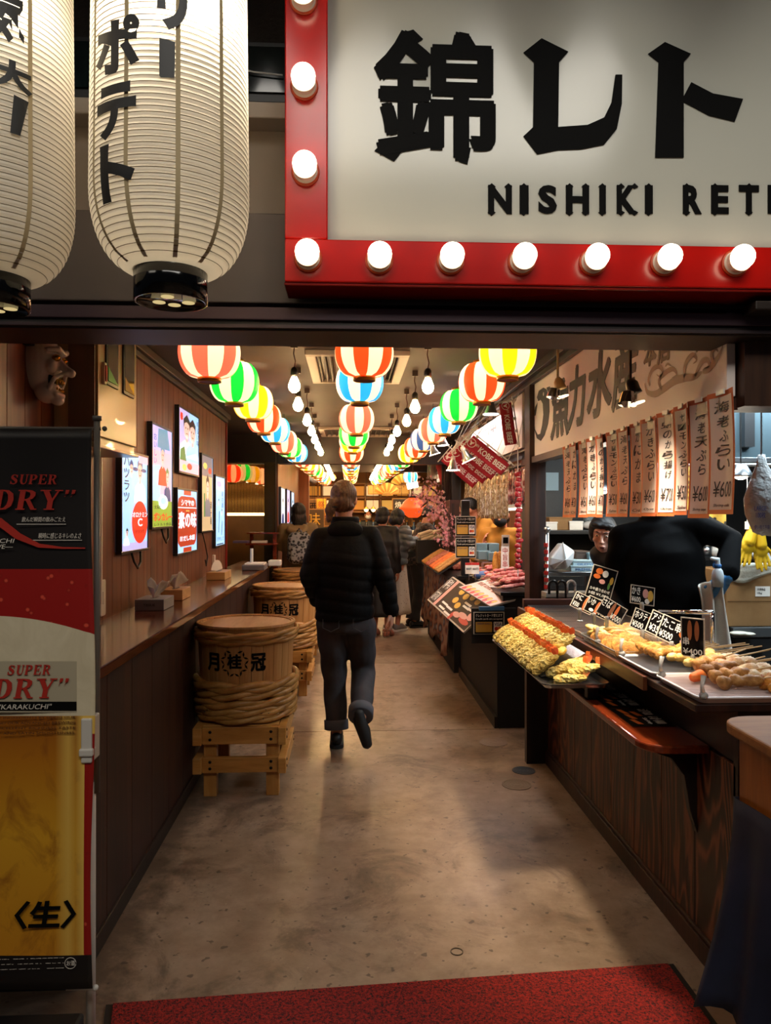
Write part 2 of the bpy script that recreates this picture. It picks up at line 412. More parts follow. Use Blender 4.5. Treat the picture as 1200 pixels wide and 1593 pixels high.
# ---------------------------------------------------------------- facade over the entrance
M_beige = mat('beige_plaster', '#9b8d7e', .75, bump=(30, .08, .003))
M_fascia = mat('grey_fascia', '#655a53', .55)
zb = lambda py, yy: PY(600, py, yy).z
struct('wall_facade', MB().box(-2.6, 3.4, 2.33, 2.48, zb(340, 2.3) - .02, zb(185, 2.33)), M_beige)
struct('fascia', MB().box(-2.6, 3.4, 2.27, 2.33, zb(474, 2.27), zb(335, 2.27)), M_fascia, bev=.004)['kind'] = 'structure'
struct('trim_5', MB().box(-2.6, 3.4, 2.25, 2.48, zb(188, 2.25), zb(163, 2.25)), mat('pale_ledge', '#a89c8e', .6), bev=.004)
struct('wall_upper', MB().box(-2.6, 3.4, 2.4, 2.5, zb(163, 2.4), 4.2), mat('dark_stucco', '#211d19', .9, bump=(90, .6, .01)))
wn = struct('window_2', MB().box(-2.6, 3.4, 2.36, 2.4, zb(163, 2.36), zb(72, 2.36)), mat('dark_frame', '#0e0d0d', .4))
obj('pane', MB().box(-2.5, 3.3, 2.352, 2.36, zb(148, 2.352), zb(78, 2.352)), mat('dark_glass', '#0f1a1a', .08), wn)
obj('cable', MB().tube([PY(378, 108, 2.34), PY(395, 112, 2.34), PY(415, 114, 2.34), PY(440, 117, 2.34)], .0025, 6), mat('white_cable', '#c9c9c6', .5), wn)
zt = zb(480, 2.2)
tk = struct('trim_6', MB().box(-2.6, 3.4, 2.20, 2.36, zb(500, 2.20), zt), mat('track_metal', '#54434a', .3, .5), bev=.003)
struct('beam_3', MB().box(-2.6, 3.4, 2.21, 2.42, zb(541, 2.42) , zb(498, 2.21)), mat('lintel_brown', '#1f1511', .45), bev=.004)
struct('trim_7', MB().box(-2.6, 3.4, 2.195, 2.21, zb(512, 2.195), zb(507, 2.195)), mat('track_edge', '#5a4e50', .3, .6))
struct('wall_header', MB().box(-2.6, 3.4, 2.36, 2.48, zb(520, 2.36), zb(340, 2.3) - .02), M_trimd)
lr = PY(1186, 478, 2.14)
tag(obj('bracket_plate', MB().box(lr.x - .03, lr.x + .1, 2.12, 2.2, lr.z - .012, lr.z + .014), M_trimd, bev=.003), 'small dark bracket plate at the foot of the fascia, right of the red sign', 'bracket')
# the dark timber that ends the sign on the right, and the street wall right of it
a = PY(1146, 635, 2.32)
tb = struct('lintel_right', MB().box(a.x, 3.4, 2.27, 2.42, a.z, 2.06), wood('knotty_wood', '#1a0f09', '#3c2416', '#4d301d', scale=6, rough=.5, dist=2.5))
# ---------------------------------------------------------------- entrance mat
def mat_piece():
    c = [PZ(165, 1566), PZ(1048, 1502), PZ(1124, 1606), PZ(150, 1690)]
    t = thing('entrance_mat', 'red bristle entrance mat with a thin black edge on the concrete floor', 'mat', tuple(sum(c, V((0, 0, 0))) / 4))
    n = N('red_bristle'); v = n.coord(); f = n.noise(v, 105, 3, .7); g = n.noise(v, 300, 2, .5)
    h = n.math('ADD', n.math('MULTIPLY', f, .6), n.math('MULTIPLY', g, .4))
    n.col(n.ramp(h, [(.40, '#120302'), (.48, '#7d1008'), (.62, '#b8240f')])); n.set(rough=.9); n.bump(h, 1., .012)
    ctr = sum(c, V((0, 0, 0))) / 4
    def poly(k): return [tuple((ctr + (p - ctr) * k)[:2]) for p in c]
    inn = []
    for p in c:
        d = (ctr - p); inn.append(tuple((p + d.normalized() * .022)[:2]))
    obj('edging', MB().prism(poly(1), .006), M_blackm, t)
    obj('pile', MB().prism(inn, .011, None, 0, .0005), n.m, t)
mat_piece()
# floor covers
def cover(name, px, py, rpx, m, label, ring=True):
    p = PZ(px, py); r = rpx * p.y / FPX
    t = thing(name, label, 'drain cover', (p.x, p.y, 0))
    obj('plate', MB().lathe([(0.001, .003), (r * .86, .003), (r * .86, 0)], 28, M=Matrix.Translation((p.x, p.y, 0))), m, t)
    obj('rim', MB().lathe([(r * .88, 0), (r * .88, .0035), (r, .0035), (r, 0)], 28, M=Matrix.Translation((p.x, p.y, 0)), cap=False), m, t)
    if ring:
        mb = MB()
        for q in (.25, .5, .7): mb.lathe([(r * q, .003), (r * q, .0042), (r * (q + .07), .0042), (r * (q + .07), .003)], 24, M=Matrix.Translation((p.x, p.y, 0)), cap=False)
        obj('ridge', mb, m, t)
cover('drain_cover', 815, 1199, 18, mat('blue_grey_metal', '#4d545b', .4, .6), 'small round blue-grey metal cover in the floor by the fried food counter')
cover('drain_cover', 804, 1221, 23, mat('cover_conc', '#85735f', .7), 'concrete coloured ringed floor cover just in front of the blue-grey one')
cover('drain_cover', 768, 1155, 22, mat('cover_pale', '#9a8578', .6), 'pale round floor cover near the black end of the butcher counter')
tag(obj('rubber_ring', MB().lathe([(.019, 0), (.019, .003), (.022, .003), (.022, 0)], 20, M=Matrix.Translation(PZ(711, 1481)), cap=False), mat('old_rubber', '#5a4a3a', .7)), 'tiny flat ring lying on the concrete behind the red mat', 'ring')

# ---------------------------------------------------------------- left counter
lc = thing('wall_counter', 'long dark glossy wooden counter running along the left wall, planked front', 'counter', (-1.0, 5.1, 0))
obj('worktop', MB().box(XL, -.81, Y0 + .06, 8.0, .962, 1.0), M_topL, lc, bev=.006)
obj('backing', MB().box(XL, -.885, Y0 + .08, 7.96, 0, .962), M_blackm, lc)
pp = None
for k in range(19):
    y = Y0 + .08 + k * .3
    if y > 7.9: break
    wdt = min(.3, 7.96 - y)
    if pp is None:
        pp = piece('plank', MB().box(-.02, 0, .002, .298, .06, .962), M_dpanel, lc, Matrix.Translation(V((-.865, y, 0)) - lc.location), bev=.002)
    elif wdt > .299: cp(pp, lc, Matrix.Translation(V((-.865, y, 0)) - lc.location))
    else: obj('plank', MB().box(-.885, -.865, y + .002, y + wdt, .06, .962), M_dpanel, lc)
obj('kickboard', MB().box(-.885, -.855, Y0 + .08, 7.96, 0, .07), M_trimd, lc, bev=.003)
# ---------------------------------------------------------------- right counter (fried food stall)
rc = thing('stall_counter', 'dark brown planked counter of the fried food stall on the right', 'counter', (1.4, 3.3, 0))
YA, YB = 2.23, 4.42
obj('backing', MB().box(1.205, 1.46, YA + .015, YB - .02, 0, .90), M_blackm, rc)
pp = None; npk = 8; wk = (YB - YA) / npk
for k in range(npk):
    if pp is None:
        pp = piece('plank', MB().box(0, .015, .0015, wk - .0015, .05, .72), M_panel, rc, Matrix.Translation(V((1.19, YA, 0)) - rc.location), bev=.0015)
    else: cp(pp, rc, Matrix.Translation(V((1.19, YA + k * wk, 0)) - rc.location))
obj('kickboard', MB().box(1.172, 1.205, YA, YB, 0, .075).box(1.18, 1.205, YA, YB, .075, .09), M_dpanel, rc, bev=.004)
obj('end_panel', MB().box(1.19, 1.48, YA - .012, YA + .015, 0, .92), M_dark, rc)
obj('end_panel', MB().box(1.06, 1.48, YB - .02, YB + .03, 0, .92), M_dark, rc)
obj('upper_panel', MB().box(1.195, 1.215, YA, YB, .73, .92), M_dark, rc)
obj('deck', MB().box(1.035, 1.52, YA - .06, YB + .05, .905, .93), M_dpanel, rc, bev=.004)
obj('deck_edge', MB().box(1.02, 1.035, YA + .3, YB + .05, .885, .935), wood('deck_edge_wood', '#3b1c0e', '#5e2f18', '#70401f', axis='y', scale=10, rough=.35), rc, bev=.003)
obj('deck_rim', MB().box(1.05, 1.52, YB + .0, YB + .05, .93, .985), wood('deck_rim_wood', '#2c150d', '#48231a', '#55301f', axis='x', scale=10, rough=.4), rc, bev=.003)
# shelf with one rounded corner
sh = rrect(.975, 2.40, 1.3, 2.9, .09)
poly = [(x, y) for x, y in sh if y < 2.6 and x < 1.2]
poly = [(1.195, 2.40)] + sorted(poly, key=lambda p: (p[0] - p[1]), reverse=True) + [(.975, 4.2), (1.195, 4.2)]
obj('shelf', MB().prism(poly, .028, None, 0, .704), M_shelf, rc, bev=.006)
br = MB()
for y in (2.50,):
    pr = [(0, 0), (-.15, 0), (-.15, -.02), (-.09, -.04), (-.045, -.1), (-.025, -.22), (0, -.30)]
    br.prism(pr, .03, FR((1.19, y + .015, .704), (1, 0, 0), (0, 0, 1)))
    obj('bracket', br, M_dark, rc, bev=.002); br = MB()
for lbl, y0 in (('laminated sheet of fried skewers lying on the brown shelf, the near one', 2.62), ('laminated menu sheet with orange skewers lying mid shelf', 2.88), ('laminated dark menu sheet at the far end of the brown shelf', 3.14)):
    t = thing('menu_sheet', lbl, 'menu', (1.1, y0, .733)); F = FR((1.02, y0 + .25, .7335), (0, -1, 0), (1, 0, 0))
    flat('sheet', t, [rect(0, 0, .245, .16)], M_print_k, F, .001)
    r = random.Random(y0)
    flat('photo', t, [[(x + q[0], yy + q[1]) for q in ((0, 0), (.06, .01), (.062, .03), (.002, .018))] for x, yy in ((.02, .02), (.09, .025), (.16, .02), (.05, .06))], M_print_o, F, .001, .0012)
    letters('lettering', t, [('えび ¥500', .02, .1, .1, .145), ('いか ¥400', .125, .1, .22, .145), ('Shrimp', .14, .07, .22, .09)], M_print_w, F @ TR(z=.0012))
# ---------------------------------------------------------------- two big white paper lanterns
def big_lantern(cx, cy, R, zbot, label, texts, glow):
    t = thing('paper_lantern', label, 'lantern', (cx, cy, zbot))
    n = N('lantern_paper'); v = n.coord()
    n.col(n.ramp(n.noise(v, 5, 4), [(.3, '#f0e9dc'), (.7, '#fbf7ef')])); n.set(rough=.55)
    tr = n.n('ShaderNodeBsdfTranslucent'); tr.inputs[0].default_value = (*lin('#f7ecd6'), 1)
    mx = n.n('ShaderNodeMixShader'); mx.inputs[0].default_value = .45
    n.l(n.b.outputs[0], mx.inputs[1]); n.l(tr.outputs[0], mx.inputs[2]); n.l(mx.outputs[0], n.out.inputs[0])
    H = 1.0; zb_ = zbot + .062
    def rad(z):
        q = z / .17
        return .073 + (R - .073) * math.sqrt(max(0, 1 - (1 - q) ** 2.3)) if q < 1 else R * (1 - .03 * min(1, (z - .17) / .5))
    prof = []; step = .0118; z = 0
    while z < H:
        for q, dr in ((0, -.0014), (.25, .0006), (.5, .0014), (.75, .0006)):
            prof.append((rad(z + step * q) + dr, zb_ + z + step * q))
        z += step
    M = Matrix.Translation((cx, cy, 0))
    obj('shade', MB().lathe(prof, 72, M=M, cap=False), n.m, t, True)
    mb = MB(); z = step                                                 # wire hoops that show as thin dark lines
    while z < H:
        r = rad(z) + .0002
        mb.lathe([(r - .0008, zb_ + z - .0005), (r + .0001, zb_ + z - .0005), (r + .0001, zb_ + z + .0005), (r - .0008, zb_ + z + .0005)], 56, M=M, cap=False); z += step
    o = obj('wire_hoop', mb, mat('lantern_wire', '#6f5c40', .7), t, True); o['kind'] = 'stuff'
    mc = mat('lantern_tape', '#b9a57d', .7)
    for a in (-107, -72, -40, -140, 60, 150):                           # reinforcing cords down the paper
        ca, sa = math.cos(math.radians(a)), math.sin(math.radians(a)); rings = []
        for k in range(60):
            z = k / 59 * (H - .02) + .004; r = rad(z) + .0018; wd = .0045
            rings.append([V((cx + r * ca - q * sa * wd, cy + r * sa + q * ca * wd, zb_ + z)) for q in (-1, 1)])
        obj('cord_strip', MB().loft(rings, 0, False, False), mc, t, fix=False)
    obj('bottom_cap', MB().lathe([(.074, zb_ + .012), (.0765, zb_ + .012), (.0765, zbot), (.071, zbot - .001), (.070, zbot + .004), (.001, zbot + .004)], 40, M=M, cap=False), mat('lantern_cap_black', '#060606', .12), t, True)
    for ax, ay in ((-.028, .012), (0, .032), (.034, .014), (.0, -.03)):
        obj('vent_hole', MB().lathe([(.0005, zbot + .003), (.0135, zbot + .003), (.0135, zbot + .004)], 16, M=Matrix.Translation((cx + ax, cy + ay, 0))), mat('lantern_vent_glow', '#f5dc9a', .5, emit=.55), t)
    light('lamp', 'POINT', (.06, -.095, .58), glow, (1, .90, .74), .03, parent=t)
    for s, u0, v0, u1, v1, k in texts:                                  # brushed letters wrapped on the paper, u = arc length from the side facing the street
        mb = MB(); vs, fs, a0, a1, b0, b1 = text_mesh(s, .045, 0, 0) if isinstance(s, str) else (None,) * 6
        if vs is None:
            bm = bmesh.new(); bm.faces.new([bm.verts.new((x, y, 0)) for x, y in s])
            xs = [p[0] for p in s]; ys = [p[1] for p in s]; a0, a1, b0, b1 = min(xs), max(xs), min(ys), max(ys)
        else:
            bm = bmesh.new(); q = [bm.verts.new(p) for p in vs]
            for f in fs:
                try: bm.faces.new([q[i] for i in f])
                except ValueError: pass
        for p in bm.verts: p.co = V((u0 + (p.co.x - a0) / (a1 - a0) * (u1 - u0), v0 + (p.co.y - b0) / (b1 - b0) * (v1 - v0) + k * (p.co.x - a0) / (a1 - a0), 0))
        bmesh.ops.triangulate(bm, faces=bm.faces)
        for _ in range(3):
            e = [e for e in bm.edges if e.calc_length() > .012]
            if e: bmesh.ops.subdivide_edges(bm, edges=e, cuts=1); bmesh.ops.triangulate(bm, faces=[f for f in bm.faces if len(f.verts) > 3])
        bm.verts.index_update()
        out = []
        for p in bm.verts:
            r = rad(p.co.y - .062) + .0052; th = -math.pi / 2 + p.co.x / R
            out.append(V((cx + r * math.cos(th), cy + r * math.sin(th), zbot + p.co.y)))
        mb.add(out, [tuple(x.index for x in f.verts) for f in bm.faces]); bm.free()
        obj('lettering', mb, mat('lantern_ink', '#0b0b0b', .5), t)
    return t
LY = 1.6
c1 = PY(266, 450, LY); R1 = 117 / FPX * LY * 1.005; zb1 = PY(271, 462, LY).z - .012
q = lambda py: PY(266, py, LY - R1).z - zb1                              # heights on the front of the lantern
big_lantern(c1.x, LY, R1, zb1, 'big white ribbed paper lantern with black letters, the whole one left of the red sign', [
    ('ポ', -.128, q(106), -.020, q(14), -.012), ('テ', -.122, q(212), -.026, q(126), .0), ('ト', -.112, q(308), -.028, q(219), .0),
    ('リ', .012, q(46), .070, q(-46), .0), ([(0, 0), (.1, -.05), (1, -.02), (1.05, 1), (.0, 1.06)], .017, q(122), .046, q(60), .0)], 6)
c2 = PY(-14, 450, LY)
big_lantern(c2.x, LY, R1, PY(-14, 470, LY).z - .014, 'big white ribbed paper lantern cut by the left edge of the picture', [
    ('大', .07, q(118), .146, q(70), .0), ('気', .06, q(48), .130, q(-40), .0), ([(.2, 0), (1, -.0), (1.2, .3), (1.7, 1.), (.5, 1.05)], .104, q(186), .138, q(124), .0)], 2.0)

# ---------------------------------------------------------------- red marquee sign
def sign():
    D = 2.1; p0 = PY(443, 438, D); sc = D / FPX
    t = thing('shop_sign', 'big red framed white shop sign ringed with lit bulbs above the entrance', 'sign', (p0.x + .8, D + .07, p0.z))
    F = FR(p0, (1, 0, 0), (0, 0, 1)); pz = lambda x, y: tuple((F.inverted() @ PY(x, y, D))[:2])
    W, H, th = 2.5, 1.12, .075
    n = N('sign_red'); v = n.coord(); n.col(n.ramp(n.noise(v, 3, 3), [(.3, '#a60b06'), (.7, '#bd140b')])); n.set(rough=.22)
    bx0, bx1 = pz(510, 300)[0], pz(510, 372)[1]
    m = MB()
    for a, b, c, d in ((0, W, 0, bx1), (0, W, H - bx1, H), (0, bx0, bx1, H - bx1), (W - bx0, W, bx1, H - bx1)): m.box(a, b, c, d, -.135, 0, 0, F)
    obj('frame', m, n.m, t, bev=.004)
    obj('lip', MB().box(-.002, W, -.008, .002, -.14, -.006, 0, F), mat('sign_lip', '#8d1a12', .2), t, bev=.003)
    n2 = N('sign_panel'); n2.col('#d3d4c8'); n2.set(rough=.16)
    obj('panel', MB().box(bx0 - .01, W - bx0 + .01, bx1 - .01, H - bx1 + .01, -.10, -.035, 0, F), n2.m, t)
    G = F @ TR(z=-.0345); e = 1.0 + .0345 / D
    P2 = lambda x, y: tuple((F.inverted() @ PY(x, y, D + .0345))[:2])
    K = lambda pts: [P2(420 + .65 * x, .65 * y) for x, y in pts]
    re = [(650, 93), (714, 125), (692, 150), (690, 305), (760, 300), (800, 282), (818, 245), (827, 180), (843, 180), (842, 250), (830, 310), (800, 347), (745, 358), (690, 360), (640, 370), (607, 327), (630, 305), (632, 150), (607, 127)]
    to = [(945, 102), (1007, 130), (990, 150), (990, 232), (1008, 198), (1060, 225), (1132, 238), (1112, 292), (1050, 277), (990, 245), (990, 378), (922, 378), (930, 150), (905, 130)]
    ro = [(1200, 165), (1210, 150), (1420, 150), (1420, 370), (1215, 370)]
    flat('lettering', t, [K(re), K(to), K(ro)], M_print_k, G, .003)
    a, b = P2(583, 247), P2(770, 53)
    mb = MB(); put_text(mb, '錦', a[0] + .008, a[1] + .008, b[0] - .008, b[1] - .008, G, fat=.028, t=.003); obj('lettering', mb, M_print_k, t, fix=False)
    x0, y0 = P2(583, 247); x1, y1 = P2(770, 53); w_, h_ = x1 - x0, y1 - y0
    fl_ = lambda pts: [(x0 + w_ * u, y0 + h_ * v_) for u, v_ in pts]
    flat('brush_serif', t, [fl_([(.22, .98), (.32, 1.01), (.40, .94), (.28, .86), (.14, .84)]), fl_([(.66, .93), (.78, .99), (.84, .9), (.74, .86)]), fl_([(.0, .06), (.16, -.02), (.26, .1), (.1, .16)]), fl_([(.9, .14), (1.0, .2), (.98, .33), (.9, .3)]), fl_([(.7, -.01), (.77, -.03), (.8, .1), (.68, .1)])], M_print_k, G, .003)
    mb = MB()                                                           # the roman line, letter by letter with wedge ends
    for ch, xa, xb in (('N', 758, 798), ('I', 807, 824), ('S', 836, 868), ('H', 879, 918), ('I', 931, 944), ('K', 958, 992), ('I', 1002, 1017), ('R', 1061, 1093), ('E', 1105, 1135), ('T', 1148, 1182), ('R', 1193, 1225), ('O', 1236, 1272)):
        a = P2(xa, 333); b = P2(xb, 289); put_text(mb, ch, a[0] + .003, a[1], b[0] - .003, b[1], G, off=.045 if ch != 'I' else .02, t=.003)
    obj('lettering', mb, M_print_k, t, fix=False)
    ws = []
    def wedge(x, y, s=1):
        c = P2(x, y); d = .0115; ws.append([(c[0] - d, c[1]), (c[0], c[1] - s * .010), (c[0] + d, c[1]), (c[0], c[1] + s * .006)])
    for x in (765, 791, 815, 886, 911, 937, 966, 987, 1009, 1068, 1112, 1165):
        wedge(x, 291, -1)
        if x not in (791,): wedge(x, 331, 1)
    flat('wedge_serif', t, ws, M_print_k, G, .003, .0007)
    # bulbs: a white socket with a lit opal globe, fixed in two rows along the frame
    mg = mat('opal_bulb_lit', '#fff3e0', .3, emit=7, ec='#ffe6c4'); ms = mat('bulb_socket', '#e9dccb', .4); mo = mat('bulb_reflection_orange', '#c4481f', .4)
    B = None
    spots = [(471, -8), (472, 125), (474, 258), (478, 392)] + [(478 + 112.0 * k - (0 if k else 0), 395 + k * .8) for k in range(1, 8)]
    spots += [(470, -140)]
    for x, y in spots:
        c = F.inverted() @ PY(x - (x - 600) * .012, y + 10, D)
        if B is None:
            B = bpy.data.objects.new('bulb', None)
            M0 = rootM(t); root_inv = M0.inverted()
            mb = MB().ell((0, .004, .046), (.034, .034, .030), 24, 14)
            b0 = obj('bulb', mb, mg, None, True)
            s0 = obj('socket', MB().lathe([(.034, 0), (.034, .006), (.030, .010), (.031, .03), (.0335, .036), (.001, .037)], 28), ms, None, False)
            r0 = obj('bulb_reflection', MB().lathe([(.001, .0005), (.040, .0005), (.040, .003), (.036, .005), (.001, .005)], 28), mo, None, True)  # orange disc imitating the bulb's reflection on the red frame
            for o in (s0, r0): o.parent = b0
            bpy.data.objects.remove(B); B = b0; b0.parent = t
            b0.matrix_basis = M0.inverted() @ F @ TR(c.x, c.y, .0)
        else:
            bb = cp(B, t, rootM(t).inverted() @ F @ TR(c.x, c.y, .0))
            for o in (s0, r0): cp(o, bb, o.matrix_basis)
sign()

va = MB()                                                               # unseen pennant valance added above the sign; its shade stands in for dark reflections
for k in range(12): va.prism([(-1.6 + k * .42, 3.42), (-1.2 + k * .42, 3.42), (-1.4 + k * .42, 3.02)], .004, FR((0, 1.5, 0), (1, 0, 0), (0, 0, 1)))
va.box(-1.8, 3.5, 1.49, 1.51, 3.42, 3.75)
struct('shade_valance', va, mat('valance_cloth', '#6d3326', .9))
# ---------------------------------------------------------------- beer banner on its pole
def beer():
    D = 2.0; a, b = PY(-140, 1532, D), PY(153, 664, D); w_, h_ = b.x - a.x, b.z - a.z
    t = thing('beer_banner', 'tall beer banner, black over red over amber beer, on a pole at the left edge', 'banner', (a.x + w_ * .9, D, 0))
    Yb = lambda u: D + .005 * math.sin(u * 5) - .034
    n = N('beer_banner_print'); tc = n.coord(kind='UV'); s = n.sep(tc); U, Vv = s[0], s[1]
    def at(py): return (1532 - py) / (1532 - 664)
    foam = n.math('ADD', Vv, n.math('MULTIPLY', n.math('POWER', n.math('SUBTRACT', U, .45), 2.), .11))
    vo = n.n('ShaderNodeTexVoronoi'); vo.inputs['Scale'].default_value = 1; mp = n.n('ShaderNodeMapping'); mp.inputs['Scale'].default_value = (15, 46, 1); n.l(n.sep.__self__.t.nodes[0].outputs[0] if False else tc, mp.inputs[0]); n.l(mp.outputs[0], vo.inputs[0])
    drop = n.ramp(vo.outputs['Distance'], [(.10, '#e0523a'), (.2, '#8c1109'), (.27, '#9c120b')])
    red = n.mix(.85, '#9c120b', drop)
    am = n.ramp(Vv, [(at(1480), '#cf8a1c'), (at(1300), '#d89d22'), (at(1180), '#b8720f'), (at(1110), '#94500c')])
    mp2 = n.n('ShaderNodeMapping'); mp2.inputs['Scale'].default_value = (3, 5, 1); n.l(tc, mp2.inputs[0])
    nz = n.noise(mp2.outputs[0], 1.6, 6, .6, 1.2)
    am = n.mix(n.ramp(nz, [(.5, 0.), (.66, .7)]), am, '#8a4a10')
    edge = n.ramp(U, [(.80, 0.), (.87, .75), (.91, .2), (.95, 1.)])
    am = n.mix(edge, am, '#ecc25c')
    fo = n.ramp(nz, [(.3, '#cdbf9e'), (.7, '#e3d7b8')])
    c = n.mix(n.math('GREATER_THAN', Vv, at(1112)), am, fo)
    c = n.mix(n.math('GREATER_THAN', foam, at(958)), c, red)
    rt = n.math('MULTIPLY', n.math('GREATER_THAN', U, .955), n.math('LESS_THAN', Vv, at(1140)))
    c = n.mix(rt, c, red)
    c = n.mix(n.math('GREATER_THAN', Vv, at(886)), c, '#17110f')
    c = n.mix(n.math('LESS_THAN', Vv, at(1480)), c, '#15100f')
    n.col(c); n.set(rough=.5)
    F = FR((a.x, 0, a.z), (1, 0, 0), (0, 0, 1))
    def cut(u, v):                                                       # the top right corner is cut off for the pole
        x = u * w_; z = a.z + v * h_ - (.012 * math.sin(u * 2.3) if v > .98 else 0)
        return V((a.x + x - (.006 * math.sin(v * 9) if u > .95 else 0), Yb(u), z))
    mb = MB().grid(cut, 40, 40)
    o = obj('cloth', mb, n.m, t, True, fix=False)
    uv = o.data.uv_layers.new(name='UVMap')
    for l in o.data.loops:
        i = l.vertex_index; uv.data[l.index].uv = ((i // 41) / 40, (i % 41) / 40)
    sd = o.modifiers.new('thick', 'SOLIDIFY'); sd.thickness = .0015
    Q = lambda x, y: (PY(x, y, D - .05).x, PY(x, y, D - .05).z)
    W = FR((0, D - .042, 0), (1, 0, 0), (0, 0, 1))
    def word(s, x0, y0, x1, y1, m, **k):
        p, r = Q(x0, y0), Q(x1, y1); mb = MB(); put_text(mb, s, p[0], p[1], r[0], r[1], W, **k); return obj('lettering', mb, m, t, fix=False)
    def serif(s, x0, y0, x1, y1, m):                                    # slanted roman capitals with slab ends
        """letter outlines on a 0..1 square, thick and thin strokes"""
        G = {'D': [[(.08, 0), (.36, 0), (.36, 1), (.08, 1)], [(.36, 0), (.62, .02), (.86, .2), (.92, .5), (.86, .8), (.62, .98), (.36, 1), (.36, .93), (.5, .9), (.62, .75), (.66, .5), (.62, .25), (.5, .1), (.36, .07)], [(0, 0), (.4, 0), (.4, .06), (0, .06)], [(0, 1), (.4, 1), (.4, .94), (0, .94)]],
             'R': [[(.08, 0), (.34, 0), (.34, 1), (.08, 1)], [(.34, 1), (.62, .98), (.82, .88), (.84, .72), (.74, .56), (.5, .47), (.34, .46), (.34, .53), (.46, .55), (.58, .64), (.6, .76), (.55, .88), (.34, .93)], [(.4, .5), (.62, .5), (.9, .06), (1, .06), (1, 0), (.72, 0)], [(0, 0), (.44, 0), (.44, .06), (0, .06)], [(0, 1), (.4, 1), (.4, .94), (0, .94)]],
             'Y': [[(.38, 0), (.64, 0), (.64, .46), (.38, .46)], [(.06, 1), (.34, 1), (.64, .44), (.44, .34)], [(.8, 1), (.9, 1), (.62, .4), (.54, .46)], [(.26, 0), (.76, 0), (.76, .06), (.26, .06)], [(-.04, 1), (.46, 1), (.46, .94), (-.04, .94)], [(.66, 1), (1.04, 1), (1.04, .94), (.66, .94)]],
             'S': [[(.1, .02), (.1, .34), (.17, .34), (.27, .13), (.5, .07), (.64, .14), (.62, .27), (.4, .42), (.17, .56), (.1, .72), (.16, .9), (.36, 1), (.6, .98), (.72, .93), (.8, .98), (.82, .98), (.82, .68), (.75, .68), (.66, .86), (.5, .93), (.36, .88), (.36, .77), (.52, .66), (.78, .5), (.88, .34), (.82, .12), (.62, 0), (.4, -.01), (.24, .05), (.16, .02)]],
             'U': [[(.1, 1), (.34, 1), (.34, .3), (.42, .12), (.58, .08), (.72, .18), (.74, .35), (.74, 1), (.84, 1), (.84, .3), (.74, .06), (.5, -.02), (.24, .04), (.1, .28)], [(0, 1), (.44, 1), (.44, .94), (0, .94)], [(.64, 1), (.96, 1), (.96, .94), (.64, .94)]],
             'P': [[(.08, 0), (.34, 0), (.34, 1), (.08, 1)], [(.34, 1), (.64, .98), (.86, .86), (.88, .7), (.78, .52), (.54, .43), (.34, .42), (.34, .49), (.48, .51), (.6, .62), (.62, .74), (.57, .88), (.34, .93)], [(0, 0), (.44, 0), (.44, .06), (0, .06)], [(0, 1), (.4, 1), (.4, .94), (0, .94)]],
             'E': [[(.08, 0), (.34, 0), (.34, 1), (.08, 1)], [(.3, 1), (.84, 1), (.84, .72), (.78, .72), (.68, .92), (.3, .93)], [(.3, 0), (.88, 0), (.92, .3), (.86, .3), (.72, .08), (.3, .07)], [(.3, .54), (.54, .54), (.6, .66), (.65, .66), (.65, .34), (.6, .34), (.54, .47), (.3, .47)], [(0, 0), (.44, 0), (.44, .06), (0, .06)], [(0, 1), (.4, 1), (.4, .94), (0, .94)]],
             '"': [[(.1, .78), (.3, .82), (.32, 1), (.1, 1)], [(.3, .85), (.32, .95), (.12, .66), (.06, .64)], [(.5, .78), (.7, .82), (.72, 1), (.5, 1)], [(.7, .85), (.72, .95), (.52, .66), (.46, .64)]]}
        p, r = Q(x0, y0), Q(x1, y1); H = r[1] - p[1]; nn = len(s); cw = (r[0] - p[0] - .18 * H) / nn; ps = []; 
        mb = MB()
        for i, ch in enumerate(s):
            for j, pl in enumerate(G[ch]): mb.prism([(p[0] + (i + (x * .92 if ch != '"' else x * .7)) * cw + .18 * H * y, p[1] + y * H) for x, y in pl], .001, W, 0, .0002 * j)
        return obj('lettering', mb, m, t)
    Rr = mat('banner_red', '#b02a1c', .55); Wt = mat('banner_white', '#d9d2c6', .55)
    serif('SUPER', 12, 753, 90, 738, Rr); serif('DRY"', -14, 793, 134, 762, Rr)
    serif('SUPER', 8, 1051, 80, 1035, Rr); serif('DRY"', -14, 1088, 122, 1056, Rr)
    pl = [Q(-40, 800), Q(0, 806), Q(30, 830), Q(60, 846), Q(95, 851), Q(131, 852), Q(131, 854), Q(95, 854), Q(58, 852), Q(22, 838), Q(-5, 818), Q(-40, 812)]
    flat('swoosh', t, [pl], Rr, W, .001)
    word('飲んだ瞬間の飲みごたえ', 32, 812, 100, 804, Wt, shear=.2); word('瞬時に感じるキレのよさ', 58, 838, 125, 829, Wt, shear=.2)
    word('KARAKUCHI', -60, 845, 21, 838, Wt, shear=.2); word('LOVE—', -22, 854, 18, 847, Wt, shear=.2)
    flat('underline', t, [[Q(24, 816), Q(101, 816), Q(101, 815), Q(24, 815)], [Q(48, 841), Q(126, 841), Q(126, 840), Q(48, 840)]], Wt, W, .001)
    Pn = mat('banner_silver', '#b3a88e', .5)
    flat('label_patch', t, [[Q(-120, 1110), Q(117, 1110), Q(117, 1030), Q(-120, 1030)]], Pn, W, .0005, -.003)
    flat('label_bar', t, [[Q(-120, 1107), Q(117, 1107), Q(117, 1093), Q(-120, 1093)]], M_print_k, W, .0008, -.002)
    word('"KARAKUCHI"', -4, 1105, 79, 1096, Wt, shear=.2)
